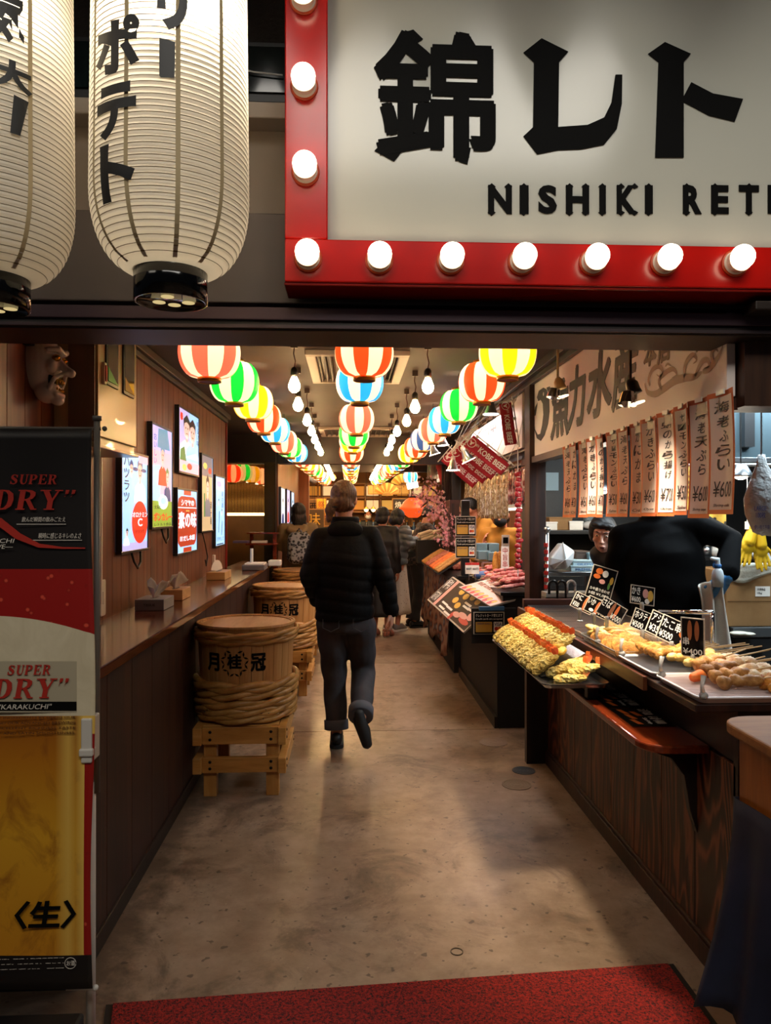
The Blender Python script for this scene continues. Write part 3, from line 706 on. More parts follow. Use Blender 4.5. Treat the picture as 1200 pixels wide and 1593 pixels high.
    for k, s in enumerate(('FROM QUALITY INGREDIENTS BY USING OUR', 'PURE YEAST AND OUR ADVANCED BREWING', 'TECH HAS EXCELLENT RICHNESS TASTE', 'DRINKABILITY AND SATIN SMOOTHNESS.')):
        word(s, -60, 1121 + 8 * k, 116, 1115 + 8 * k, mat('banner_brown', '#5a3412', .6))
    word('辛口〈生〉', -110, 1452, 117, 1402, M_print_k, off=.03, shear=.12)
    for k, s in enumerate(('妊娠中や授乳期の飲酒は、胎児・乳児の発育に', '影響するおそれがあります。ほどよく、楽しく、', 'あきかんはリサイクル。お酒')): word(s, -90, 1498 + 8 * k, 98, 1492 + 8 * k, Wt)
    word('お酒', 102, 1505, 115, 1497, Wt)
    cc = Q(108, 1501); flat('round_mark', t, [[(cc[0] + .015 * math.cos(u), cc[1] + .015 * math.sin(u)) for u in [k * math.pi / 12 for k in range(24)]] + [(cc[0] + .0135 * math.cos(-u), cc[1] + .0135 * math.sin(-u)) for u in [k * math.pi / 12 for k in range(24)]]], Wt, W, .0008)
    # pole with clips and foot
    px_ = PY(149, 800, D + .02).x
    ztop = PY(150, 652, D).z
    pg = mat('pole_grey', '#6c6a66', .4); pw = mat('pole_white', '#cfcac0', .4)
    obj('pole', MB().cyl((px_, D + .03, .75), (px_, D + .03, ztop), .0085, n=14), pg, t, True)
    obj('pole', MB().cyl((px_ - .015, D + .03, .0), (px_ - .015, D + .03, .78), .0125, n=14), pw, t, True)
    obj('pole_cap', MB().cyl((px_, D + .03, ztop), (px_, D + .03, ztop + .012), .012, n=14), pg, t, True)
    obj('cross_arm', MB().cyl((px_ + .01, D + .03, ztop - .022), (a.x, D + .03, ztop - .022), .005, n=10).ell((px_ + .02, D + .03, ztop - .022), .007), pg, t, True)
    zc = PY(143, 1145, D).z
    obj('clip', MB().box(px_ - .016, px_ + .012, D - .045, D + .02, zc - .058, zc + .058).box(px_ - .02, px_ + .016, D - .05, D - .02, zc - .04, zc - .02), pw, t, bev=.004)
    z5 = PY(120, 1530, D).z
    obj('peg', MB().cyl((px_ - .06, D - .02, z5), (px_ + .012, D - .02, z5), .0055, n=10).ell((px_ + .014, D - .02, z5), .008), pw, t, True)
    obj('foot', MB().box(px_ - .34, px_ - .09, D + .0, D + .2, 0, .05).box(px_ - .1, px_ + .0, D + .02, D + .04, .01, .05), M_blackm, t, bev=.01)
beer()

# ---------------------------------------------------------------- small wooden stand with a navy cloth, right edge
def stand():
    yy = 1.86; e = PY(1171, 1150, yy); x0 = e.x
    t = thing('display_stand', 'small light wooden stand with rounded top and navy cloth skirt at the right edge', 'stand', (x0 + .2, yy, 0))
    mw = wood('honey_wood', '#74441a', '#8e5824', '#a26a30', axis='x', scale=8, rough=.7, stretch=.1)
    zt_ = PY(1200, 1140, yy).z
    obj('top', MB().prism(rrect(x0, yy - .22, x0 + .6, yy + .2, .09), .03, None, 0, zt_ - .04), mw, t, bev=.006)
    mw2 = wood('honey_wood_body', '#7c4314', '#99561d', '#ab6728', axis='z', scale=8, rough=.35, stretch=.1)
    obj('body', MB().box(x0 + .045, x0 + .55, yy - .19, yy + .15, .06, zt_ - .04), mw2, t, bev=.004)
    n = N('navy_cloth'); v = n.coord(); n.col(n.ramp(n.noise(v, 6, 4), [(.3, '#0d1126'), (.7, '#171d38')])); n.set(rough=.85); n.bump(n.noise(v, 500, 2), .2, .002)
    zc = PY(1186, 1285, yy).z
    pts = [(x0 + .6, yy - .2), (x0 + .035, yy - .2), (x0 + .035, yy + .16), (x0 + .6, yy + .16)]
    rings = []
    for k in range(13):
        f = k / 12; ring = []
        for i in range(60):
            a = i / 59; 
            if a < .33: p = V((x0 + .6 + (.035 - .6) * a / .33, yy - .2, 0)); nrm = V((0, -1, 0))
            elif a < .66: p = V((x0 + .035, yy - .2 + .36 * (a - .33) / .33, 0)); nrm = V((-1, 0, 0))
            else: p = V((x0 + .035 + (.565) * (a - .66) / .34, yy + .16, 0)); nrm = V((0, 1, 0))
            sw = f * (.03 + .02 * math.sin(i * .9)) + (f ** 1.6) * .085 * max(0, 1 - abs(a - .62) / .14)
            p += nrm * (.004 + sw); p.z = zc + .03 * math.sin(a * 4) - f * (zc - .13 + .02 * math.sin(i * .7) - .02 * max(0, 1 - abs(a - .62) / .1))
            ring.append(p)
        rings.append(ring)
    o = obj('cloth_skirt', MB().loft(rings, 0, False, False), n.m, t, True)
    o.modifiers.new('t', 'SOLIDIFY').thickness = .003
    for x in (x0 + .06, x0 + .5):
        for y in (yy - .17, yy + .13): obj('leg', MB().box(x, x + .04, y, y + .04, 0, .1), mw2, t)
stand()
# ---------------------------------------------------------------- things on the left wall
F_L = lambda y, z, x=XL: FR((x, y, z), (0, 1, 0), (0, 0, 1))             # the wall seen from the passage
def cabinet():
    x1 = -1.0; a = PX(151, 690, x1); b = PX(213, 708, x1); z0 = b.z; y0, y1 = a.y, b.y
    t = thing('electrical_cabinet', 'beige metal electrical cabinet with two small glazed slots high on the left wall', 'cabinet', (-1.1, (y0 + y1) / 2, z0))
    mc = mat('cream_enamel', '#b8a273', .3, coat=.2, bump=(200, .04, .001)); md = mat('cabinet_side', '#6d5642', .45)
    obj('body', MB().box(XL + .001, x1 - .012, y0, y1, z0, 2.36), mc, t, bev=.004)
    obj('side_cover', MB().box(XL + .06, x1 - .008, y0 - .006, y0, z0 + .01, 2.355), md, t)
    F = FR((x1 - .012, y0, z0), (0, 1, 0), (0, 0, 1)); W = y1 - y0; H = 2.36 - z0
    obj('door', MB().prism(rrect(.012, .035, W - .012, H - .01, .006), .012, F), mc, t, bev=.003)
    obj('sill_lip', MB().box(XL, x1 + .008, y0 - .005, y1 + .005, z0 - .012, z0), mc, t, bev=.002)
    I = F.inverted(); Q = lambda x, y: tuple((I @ PX(x, y, x1))[:2])
    for (xa, ya, xb, yb) in ((163, 597, 182, 500), (190, 612, 207, 500)):
        p, r = Q(xa, ya), Q(xb, yb)
        fr = obj('window_slot', MB().prism(rrect(p[0], p[1], r[0], r[1], .008), .008, F, 0, .012), M_black, t, bev=.002)
        obj('pane', MB().prism(rect(p[0] + .012, p[1] + .014, r[0] - .012, r[1] - .01), .001, F, 0, .0205), mat('slot_glass', '#1c211e', .08), fr)
        flat('seal', fr, [[(p[0] + .014, p[1] + .016), (r[0] - .014, p[1] + .016), (p[0] + .014, p[1] + .075)]], mat('green_seal', '#2f9e3a', .4) if xa < 180 else M_print_y, F, .0008, .0216)
    p = Q(157.5, 597); r = Q(161, 565)
    obj('latch', MB().prism(rrect(p[0], p[1], r[0], r[1], .004), .014, F, 0, .012), mat('latch_silver', '#c5bcb0', .3, .7), t, bev=.002)
    l = obj('latch_lever', MB().prism(rect(p[0] + .006, p[1] + .012, r[0] - .006, r[1] - .012), .004, F, 0, .0265), M_print_r, t)
cabinet()
def oni_mask():
    yy = PX(92, 575, -1.08).y; z = PX(92, 575, -1.08).z
    t = thing('demon_mask', 'white carved demon mask with gilt eyes and teeth grinning on the left wall', 'mask', (XL, yy, z - .1))
    m = mat('mask_enamel', '#efe6da', .18, coat=.6); g = mat('mask_gilt', '#b98a2c', .25, .9); dk = mat('mask_dark', '#1d100c', .6)
    C = V((XL + .02, yy, z))
    E_ = lambda dx, dy, dz: C + V((dx, dy, dz))
    mb = MB()
    mb.ell(E_(.0, 0, .03), (.075, .078, .115), 24, 18); mb.ell(E_(.03, 0, -.075), (.05, .05, .052), 18, 12)
    mb.limb([E_(.05, 0, .05), E_(.095, 0, .0), E_(.115, 0, -.015)], [.013, .016, .017]); mb.ell(E_(.1, .017, -.016), (.014, .012, .01)); mb.ell(E_(.1, -.017, -.016), (.014, .012, .01))
    for sgn in (-1, 1):
        mb.limb([E_(.085, sgn * .008, .058), E_(.082, sgn * .035, .068), E_(.055, sgn * .064, .062)], [.012, .013, .008])
        mb.ell(E_(.058, sgn * .042, .004), (.022, .024, .028)); mb.limb([E_(.085, sgn * .02, -.022), E_(.07, sgn * .046, -.04), E_(.055, sgn * .052, -.075)], [.008, .009, .008])
        mb.limb([E_(.02, sgn * .055, .11), E_(.03, sgn * .07, .17), E_(.045, sgn * .072, .215)], [.02, .014, .003])
    mb.limb([E_(.07, -.03, -.094), E_(.083, 0, -.1), E_(.07, .03, -.094)], [.009, .011, .009]); mb.ell(E_(.065, 0, -.115), (.024, .026, .02))
    soft('face', mb, m, t, .004, 3)
    for sgn in (-1, 1):
        obj('eye', MB().ell(E_(.073, sgn * .034, .036), (.016, .019, .013), 14, 10), g, t, True)
        obj('pupil', MB().ell(E_(.087, sgn * .034, .034), (.003, .005, .005), 10, 8), dk, t, True)
    mb = MB().grid(lambda u, v: E_(.079 - .03 * abs(2 * u - 1) ** 2, (2 * u - 1) * .044, -.043 - .036 * v + .02 * (2 * u - 1) ** 2), 12, 4)
    obj('mouth', mb, dk, t).modifiers.new('s', 'SOLIDIFY').thickness = .012
    for k in range(-4, 5):
        u = k / 4.6
        obj('tooth', MB().ell(E_(.084 - .028 * u * u, u * .04, -.05 + .018 * u * u), (.005, .0045, .009 if abs(k) != 3 else .02), 8, 6), g, t, True)
        if abs(k) < 4: obj('tooth', MB().ell(E_(.083 - .028 * u * u, u * .037, -.081 + .016 * u * u), (.005, .0042, .006), 8, 6), g, t, True)
    obj('hanger', MB().box(XL, XL + .03, yy - .10, yy - .07, z + .07, z + .1).cyl((XL, yy - .085, z + .085), (XL + .07, yy - .07, z + .085), .006), M_black, t)
oni_mask()
def poster_colors():
    g = lambda nm, c, s=1.0: mat('lit_' + nm, c, .35, emit=s)
    return dict(b=g('pale_blue', '#9ed0ff', 1.), w=g('white', '#e9f2ff', 1.), r=g('red', '#e0361c', .9), k=mat('lit_black', '#10131c', .4), g=g('green', '#8fae3a', .8), n=g('navy', '#274a8c', .6), p=g('pink', '#f0b9d0', .9), s=g('skin', '#e8c4b8', .75), t=g('teal', '#3f8fb5', .8), o=g('brick', '#b43a1e', .75), y=g('yellow', '#e6d16a', .85), v=g('violet', '#b9b4ea', .9), l=g('leaf', '#4f8c4a', .6), gr=g('grey', '#7a7f8e', .6), tan=g('tan', '#c9b086', .75))
LC = poster_colors()
def poster(px0, px1, ty, by, label, tilt=.0, xw=XL, cable=None):
    """A backlit poster on the wall: pixel columns of its two edges give where it hangs, the heights are taken at the near edge."""
    a = PX(px0, ty, xw + .03); b = PX(px0, by, xw + .03); c = PX(px1, (ty + by) / 2, xw + .03)
    W, H = c.y - a.y, a.z - b.z
    t = thing('lit_poster', label, 'poster', (xw, (a.y + c.y) / 2, b.z))
    F = FR((xw, a.y, b.z), (0, 1, 0), (0, 0, 1))
    obj('frame', MB().box(0, W, 0, .014, .001, .032, 0, F).box(0, W, H - .014, H, .001, .032, 0, F).box(0, .012, .014, H - .014, .001, .032, 0, F).box(W - .012, W, .014, H - .014, .001, .032, 0, F), mat('poster_frame', '#3b3f48', .3, .6), t, bev=.002)
    n = _M.get('poster_face')
    obj('panel', MB().box(.012, W - .012, .014, H - .014, .002, .026, 0, F), LC['b'], t)
    if cable:
        u = cable; obj('cable', MB().tube([F @ V(p) for p in ((W * u, .0, .015), (W * u + .03, -.05, .02), (W * u + .1, -.09, .02), (W * u + .16, -.06, .018), (W * u + .17, .0, .014))], .006, 8), M_wire, t, True)
    return t, F @ TR(z=.0262), W, H
def P_(t, G, W, H):
    z = [0.]
    def pr(m, *polys):
        z[0] += .0003
        return flat('print', t, [[(x * W, y * H) for x, y in p] for p in polys], LC[m] if isinstance(m, str) else m, G, .0004, z[0])
    def tx(m, *items, **kw):
        z[0] += .0003
        mb = MB()
        for s, x0, y0, x1, y1 in items: put_text(mb, s, x0 * W, y0 * H, x1 * W, y1 * H, G, t=.0004, z=z[0], **kw)
        return obj('lettering', mb, LC[m], t, fix=False)
    return pr, tx
def figure(pr, x, y, h, shirt, hair='k', skin='s'):                       # a plain printed bust
    w = h * .5
    pr(shirt, [(x - w, y), (x + w, y), (x + w * .8, y + h * .33), (x + w * .3, y + h * .44), (x - w * .3, y + h * .44), (x - w * .8, y + h * .33)])
    pr(skin, [(x - w * .14, y + h * .4), (x + w * .14, y + h * .4), (x + w * .14, y + h * .55), (x - w * .14, y + h * .55)], disc(x, y + h * .7, w * .38, 18, h * .22))
    pr(hair, [(x - w * .42, y + h * .7), (x - w * .3, y + h * .8), (x, y + h * .84), (x + w * .3, y + h * .8), (x + w * .42, y + h * .7), (x + w * .42, y + h * .88), (x, y + h), (x - w * .42, y + h * .88)])
    pr('k', disc(x - w * .15, y + h * .71, w * .05, 8), disc(x + w * .15, y + h * .71, w * .05, 8), rect(x - w * .12, y + h * .585, x + w * .12, y + h * .6))
t, G, W, H = poster(189, 231, 697, 863, 'tall backlit pale blue poster with a red oval badge, half behind the beige cabinet', cable=.45)
pr, tx = P_(t, G, W, H)
pr('v', rect(.03, .02, .97, .2)); pr('b', rect(.03, .1, .97, .2)); figure(pr, .68, .5, .46, 'w', 'gr'); pr('n', [(.5 + .1 * math.cos(a), .83 + .02 * math.sin(a)) for a in [k * .628 for k in range(10)]], [(.82 + .1 * math.cos(a), .83 + .02 * math.sin(a)) for a in [k * .628 for k in range(10)]])
figure(pr, .35, .62, .3, 'b', 'n'); pr('r', disc(.66, .3, .30, 32, .215)); pr('p', rect(.62, .9, .97, .98))
tx('k', ('ハ\nツ\nラ\nツ', .08, .50, .27, .93), fat=.02, ls=1.0)
tx('w', ('オロナミン', .38, .35, .95, .40), ('C', .58, .26, .74, .335), fat=.02); tx('k', ('ドリンク', .5, .185, .82, .225))
figure(pr, .18, .08, .17, 'w', 'k')
t, G, W, H = poster(236.5, 269, 655, 824, 'tall backlit poster, teal dress above a green foot with brown letters', cable=.55)
pr, tx = P_(t, G, W, H)
pr('p', rect(.05, .25, .95, .78)); pr('v', rect(.05, .75, .95, .98)); pr('b', [(.05, .25), (.4, .25), (.4, .62), (.05, .6)]); pr('g', rect(.04, .02, .96, .27))
figure(pr, .5, .42, .42, 'r', 't'); pr('t', [(.25, .78), (.85, .78), (.72, .98), (.3, .96)]); figure(pr, .72, .27, .34, 'n', 'l'); pr('w', disc(.52, .26, .22, 20, .07)); pr('b', disc(.52, .27, .14, 18, .035))
tx('r', ('ボンカレー', .08, .08, .95, .155), fat=.03); tx('k', ('大塚の', .1, .19, .4, .23)); tx('n', ('お\nい\nし\nい', .08, .62, .2, .9)); tx('k', ('レトルト食品', .1, .03, .9, .06))
t, G, W, H = poster(278.5, 310, 629, 735, 'upper backlit pale blue poster with two printed dark-haired figures')
pr, tx = P_(t, G, W, H)
pr('v', rect(.03, .03, .5, .97)); figure(pr, .38, .2, .72, 'w'); figure(pr, .66, .16, .74, 'b'); pr('p', rect(.02, .02, .98, .2)); pr('l', [(.05, .2), (.35, .2), (.25, .42), (.08, .36)]); pr('r', disc(.5, .13, .12, 14, .05), disc(.12, .85, .06, 10)); pr('w', [(.3, .26), (.95, .26), (.8, .36)]); pr('y', disc(.25, .1, .1, 12, .05))
tx('k', ('明\nる\nい\n味', .86, .5, .96, .9)); tx('r', ('味', .06, .8, .18, .92))
t, G, W, H = poster(276, 307.5, 758, 865, 'lower backlit poster with red barrel shape and white letters, under the two figures')
pr, tx = P_(t, G, W, H)
pr('o', [(.06, .18), (.16, .12), (.84, .12), (.94, .18), (.97, .32), (.97, .7), (.92, .84), (.8, .88), (.2, .88), (.08, .84), (.03, .7), (.03, .32)], rect(.32, .9, .68, .97), rect(.3, .03, .7, .1)); pr('w', rect(.04, .7, .96, .715))
tx('w', ('シマヤの', .2, .74, .82, .83), ('素の味', .08, .4, .94, .64), ('だし本舗', .3, .2, .86, .28), fat=.03); tx('w', ('即席', .14, .2, .26, .28)); tx('y', ('●●', .42, .65, .58, .67))
t, G, W, H = poster(314, 332, 704, 829, 'narrow olive and grey poster hanging beside the red barrel poster')
pr, tx = P_(t, G, W, H)
pr('tan', rect(.06, .02, .94, .72)); pr('gr', rect(.06, .72, .94, .98)); figure(pr, .52, .2, .55, 'gr', 'k'); pr('l', rect(.2, .2, .3, .5)); pr('y', disc(.3, .85, .16, 12, .04)); pr('r', disc(.7, .8, .14, 12, .04)); tx('k', ('酒\n一\n番', .72, .1, .86, .4))
obj('cable', MB().tube([G @ V(p) for p in ((W * .2, 0, -.01), (W * .4, -.09, -.008), (W * .62, -.2, -.008), (W * .5, -.27, -.008), (W * .42, -.22, -.008))], .005, 8), M_wire, t, True)
t, G, W, H = poster(335.5, 350.5, 738, 852, 'narrow backlit pale blue poster last on the planked wall, small dark strokes')
pr, tx = P_(t, G, W, H)
pr('w', rect(.1, .8, .9, .96)); pr('v', rect(.15, .84, .6, .92)); figure(pr, .35, .5, .18, 'b'); figure(pr, .65, .36, .18, 'b'); tx('n', ('夏\nの\n酒', .62, .55, .8, .78)); tx('k', ('冷やして', .15, .08, .85, .14)); pr('k', [(.3, .2), (.34, .2), (.4, .5), (.36, .5)], [(.6, .16), (.64, .16), (.7, .36), (.66, .36)]); pr('k', rect(.12, .03, .8, .045))
for i, (a, b, ty, by, lb) in enumerate(((437.5, 444, 757, 832, 'first small poster on the planked wall behind the woman in the beige coat'), (446.5, 451.5, 760, 826, 'middle small poster of the three behind the woman in the beige coat'), (453.5, 458, 764, 822, 'last small poster of the three beside the brown pillar'))):
    t, G, W, H = poster(a, b, ty, by, lb, xw=-.84); pr, tx = P_(t, G, W, H)
    pr(('w', 'v', 'b')[i], rect(.06, .04, .94, .97)); figure(pr, .5, .2, .6, ('n', 'r', 'gr')[i]); tx('k', ('味', .2, .06, .8, .16))
# switches and wires
sw = PX(158, 930, XL)
t = thing('wall_switch', 'white switch plate low on the planked wall right behind the beer banner', 'switch', sw)
obj('plate', MB().prism(rrect(-.035, -.085, .035, .085, .012), .009, F_L(sw.y, sw.z)), M_white, t, bev=.002)
obj('rocker', MB().prism(rrect(-.012, -.03, .012, .03, .004), .004, F_L(sw.y, sw.z), 0, .009), M_white, t, bev=.001)
sw = PX(331, 876, XL); o = obj('wall_box', MB().prism(rrect(-.025, -.07, .025, .07, .008), .02, F_L(sw.y, sw.z)), M_white, bev=.002)
tag(o, 'slim white box on the planked wall above the farthest tissue box', 'switch box')
cb = PX(156, 860, XL); o = obj('cable_duct', MB().box(XL, XL + .012, cb.y - .02, cb.y, 1.08, 1.78), M_white, bev=.002); tag(o, 'white cable duct running up the wall behind the banner pole', 'duct')

# ---------------------------------------------------------------- tissue boxes
def tissue(px, py, w, d, h, m, label, fan=False, word=None, rz=0.):
    p = PZ(px, py, 1.0); t = thing('tissue_box', label, 'tissue box', (p.x, p.y, 1.0), rz=rz)
    M = rootM(t); B = MB().box(-w / 2, w / 2, -d / 2, d / 2, .001, h, 0, M)
    obj('box', B, m, t, bev=.003)
    obj('slot', MB().prism(disc(0, 0, .018, 16, d * .3), .0008, M @ TR(z=h)), M_black, t)
    n = mat('tissue_paper', '#ded6cc', .9, sss=.0)
    r = random.Random(px)
    if fan:
        pts = [(0, 0)] + [(.085 * math.cos(a), .085 * math.sin(a)) for a in [.15 + k * .24 for k in range(13)]]
        obj('folded_paper', MB().prism(pts, .004, M @ FR((-.02, 0, h), (.35, .94, 0), (0, 0, 1))), n, t)
    else:
        rings = []
        for i in range(8):
            v = i / 7; w2 = .006 + .012 * v; ring = []
            for q in range(18):
                a = 2 * math.pi * q / 18; ex = 1 + .5 * v * math.sin(2 * a + r.uniform(-.3, .3) + 1); ring.append(M @ V((math.cos(a) * (w2 + .022 * v) * ex + .018 * v * v, math.sin(a) * (.034 + .016 * v * math.sin(3 * a)) * (1 - .35 * v), h - .004 + v * (.07 + .028 * math.sin(a * 2 + px) + .012 * math.sin(a * 5)))))
            rings.append(ring)
        o = obj('tissue', MB().loft(rings, cap=False), n, t, True); o.modifiers.new('s', 'SOLIDIFY').thickness = .001
    if word: letters('lettering', t, [(word, -.03, h * .4, .03, h * .62)], M_print_k, M @ FR((0, -d / 2 - .0005, 0), (1, 0, 0), (0, 0, 1)))
M_lw = wood('light_wood', '#a97a45', '#c09258', '#cda368', axis='x', scale=12, rough=.45)
tissue(241, 946, .15, .22, .058, mat('grey_card', '#8b8d93', .6), 'pale grey tissue box nearest on the counter, tissue sticking up', word='TISSUE')
tissue(274, 931, .125, .22, .062, M_lw, 'light wooden tissue box standing just behind the grey tissue box')
tissue(341, 900, .14, .3, .06, M_lw, 'light wooden box holding a fan of folded paper, farther along the counter', fan=True)
# things at the far end of the counter
def far_tray():
    p = PZ(397, 886, 1.0); t = thing('napkin_tray', 'grey tray with white napkin stand and papers at the far end of the counter', 'tray', (p.x, p.y, 1.0)); M = rootM(t)
    obj('tray', MB().box(-.1, .1, -.14, .14, .001, .05, 0, M), mat('tray_grey', '#5b5a5e', .5), t, bev=.008)
    obj('stand', MB().cyl(M @ V((-.03, 0, .05)), M @ V((-.03, 0, .19)), .014), M_white, t)
    obj('paper', MB().box(-.08, .09, -.1, .12, .05, .062, 0, M), M_print_w, t)
far_tray()
p = PZ(428, 880, 1.0); o = obj('paper_cup_box', MB().box(p.x - .06, p.x + .06, p.y - .08, p.y + .08, 1.001, 1.055), M_white, bev=.01); tag(o, 'small white box at the very end of the counter beside the beige coat', 'box')

# ---------------------------------------------------------------- barrel tables on wooden crates
def barrel():
    t = thing('barrel_table', '-', 'barrel'); R, H = .272, .515
    ms = wood('barrel_stave', '#a4703c', '#bd8a50', '#cb9c63', axis='z', scale=16, rough=.5, stretch=.06, bump=.2)
    ml = wood('barrel_lid', '#a5754a', '#bb8c5f', '#c69b70', axis='y', scale=9, rough=.45, stretch=.12)
    mh = wood('bamboo_hoop', '#8f5f2c', '#b1803f', '#c9995a', axis='x', scale=10, rough=.4, stretch=.4, bump=.3)
    ns = 26; st = None; a = 2 * math.pi / ns
    for k in range(ns):
        if st is None:
            mb = MB(); rows = []
            for z, r in ((0, R * .89), (H * .5, R * .945), (H, R * .985)):
                for q in (0,): pass
                rows.append([V((rr * math.cos(b), rr * math.sin(b), z)) for rr, b in ((r, -a * .485), (r * 1.0005, -a * .16), (r * 1.0005, a * .16), (r, a * .485), (r - .018, a * .46), (r - .018, -a * .46))])
            mb.loft(rows)
            st = piece('stave', mb, ms, t, Matrix.Rotation(0, 4, 'Z'), bev=.001)
        else: cp(st, t, Matrix.Rotation(a * k, 4, 'Z'))
    obj('lid', MB().lathe([(.0005, H - .02), (R * .955, H - .02), (R * .96, H - .006), (.0005, H - .006)], 48), ml, t)
    obj('lid_rim', MB().lathe([(R * .955, H - .01), (R * .965, H + .004), (R * 1.0, H + .004), (R * 1.01, H - .006), (R * 1.0, H - .012)], 48, cap=False), ms, t, bev=0)
    def hoop(z0, r0, rr, tilt, n, ph):                                  # two or three split bamboo strands twisted round the barrel
        for s in range(2):
            pts = []
            for k in range(73):
                b = k / 72 * 2 * math.pi; w = n * b + s * math.pi + ph
                pts.append(V(((r0 + rr * (.75 + .45 * math.cos(w))) * math.cos(b), (r0 + rr * (.75 + .45 * math.cos(w))) * math.sin(b), z0 + rr * .75 * math.sin(w) + tilt * math.sin(b * 1 + ph))))
            obj('hoop', MB().tube(pts, rr, 8, cap=False), mh, t, True)
    hoop(H - .045, R * .98, .0145, .001, 4, 0.4)
    hoop(H - .075, R * .975, .012, .001, 5, 1.2)
    hoop(.205, R * .955, .019, .008, 4, .2); hoop(.155, R * .945, .017, .004, 5, 2.); hoop(.108, R * .94, .017, .003, 4, 1.); hoop(.066, R * .935, .016, .002, 5, .5); hoop(.028, R * .93, .015, .001, 4, 2.6)
    return t, R, H
def emblem(t, R, H):                                                     # the sake maker's mark printed round the staves, facing the street
    ink = M_print_k; mb = MB()
    def wrap(p): 
        r = R * (.89 + .095 * min(1, p.y / H)) + .003 + p.z; th = math.radians(-96) + p.x / R
        return rootM(t) @ V((r * math.cos(th), r * math.sin(th), p.y))
    for s, x0, x1 in (('月', -.172, -.092), ('桂', -.038, .038), ('冠', .092, .172)): put_text(mb, s, x0, .285 if s != '桂' else .30, x1, .375, Matrix(), t=.0006, fat=.04, fn=wrap)
    obj('lettering', mb, ink, t, fix=False)
    mb = MB()
    for sgn in (-1, 1):
        for k in range(8):
            b = math.radians(-78 + 20 * k); c = V((sgn * .068 * math.cos(b), .33 + .066 * math.sin(b), 0))
            d = b + math.pi / 2 + (.85 if k % 2 else -.75); d = d if sgn > 0 else math.pi - d
            u = V((math.cos(d), math.sin(d), 0)) * .017; n_ = V((-u.y, u.x, 0)) * .32
            poly = [c - u, c + n_, c + u, c - n_]; mb.add([wrap(V((p.x, p.y, .0003))) for p in poly], [(0, 1, 2, 3)])
    o = obj('laurel_print', mb, ink, t, fix=False); o['kind'] = 'stuff'
    for th in (-130, -62):
        a = math.radians(th); r = R * .96; mb = MB()
        p = V((r * math.cos(a), r * math.sin(a), .05))
        for dx, dz in ((-.02, .012), (.022, .008), (-.01, -.02), (.006, .028)):
            mb.limb([p, p + V((-math.sin(a) * dx, math.cos(a) * dx, dz)) + V((math.cos(a), math.sin(a), 0)) * .022], [.003, .002], 6)
        m = MB(); m.add([rootM(t) @ q_ for q_ in mb.v], mb.f); obj('cord_knot', m, M_wire, t, True)
def crate():
    t = thing('crate_stand', '-', 'stand'); W, Dp, H = .49, .52, .385
    mw = wood('pine', '#a8702f', '#c48a43', '#d69f57', axis='x', scale=9, rough=.42, stretch=.12); mw2 = wood('pine_end', '#a56d2c', '#bd8340', '#cd964f', axis='z', scale=9, rough=.45, stretch=.12)
    bolt = None
    def rail(x0, x1, y0, y1, z0, z1, face):
        nonlocal bolt
        r = obj('rail', MB().box(x0, x1, y0, y1, z0, z1), mw, t, bev=.003)
        for e in (.1, .9):
            for h in (.28, .72):
                z = z0 + (z1 - z0) * h
                p = {'f': V((x0 + (x1 - x0) * e, y0, z)), 'r': V((x1, y0 + (y1 - y0) * e, z))}[face]
                n_ = {'f': -Y3, 'r': X3}[face]
                if bolt is None:
                    bolt = piece('bolt', MB().lathe([(.0005, .004), (.006, .003), (.0085, 0), (.0085, -.004)], 12), mat('bolt_black', '#151210', .35, .6), r, FR(p, Z3.cross(n_), Z3) , smooth=True)
                else: cp(bolt, r, FR(p, Z3.cross(n_), Z3))
    for i, (z0, z1) in enumerate(((.285, .375), (.135, .215))):
        rail(-W / 2 + .045, W / 2 - .045, -Dp / 2, -Dp / 2 + .03, z0, z1, 'f'); rail(-W / 2 + .045, W / 2 - .045, Dp / 2 - .03, Dp / 2, z0, z1, 'f')
        rail(W / 2 - .045, W / 2 - .004, -Dp / 2 - .03, Dp / 2 + .03, z0 + .003, z1 + .003, 'r'); rail(-W / 2, -W / 2 + .045, -Dp / 2 - .03, Dp / 2 + .03, z0 + .003, z1 + .003, 'r')
    for x in (-1, 1):
        for y in (-1, 1): obj('leg', MB().box(x * .165 - .034, x * .165 + .034, y * (Dp / 2 - .06) - .028, y * (Dp / 2 - .06) + .028, 0, .37), mw2, t, bev=.003)
    for k in range(5):
        y = -Dp / 2 + .06 + k * .1; obj('top_slat', MB().box(-W / 2 + .046, W / 2 - .047, y - .04, y + .04, .362, .382), mw, t, bev=.002)
    return t
bt, bR, bH = barrel(); emblem(bt, bR, bH); ct = crate()
BS = [(-.584, 4.2, 'nearest barrel table, wood with bamboo hoops and black letters, under the counter edge', 'pine crate stand with black bolts under the nearest barrel'), (-.56, 6.35, 'second barrel table, partly behind the walking woman in black', 'pine crate stand under the second barrel'), (-.56, 8.1, 'farthest barrel table, only its rim seen below the beige coat', 'pine crate stand under the farthest barrel')]
for i, (x, y, lb, lc_) in enumerate(BS):
    if i == 0:
        bt.location = (x, y, .384); ct.location = (x + .005, y, 0); bt['label'] = lb; ct['label'] = lc_; bt['group'] = 'barrel tables along the counter'; ct['group'] = 'crates under the barrels'
    else: dup(bt, Matrix.Translation((x, y, .384)), lb); dup(ct, Matrix.Translation((x + .005, y, 0)), lc_)

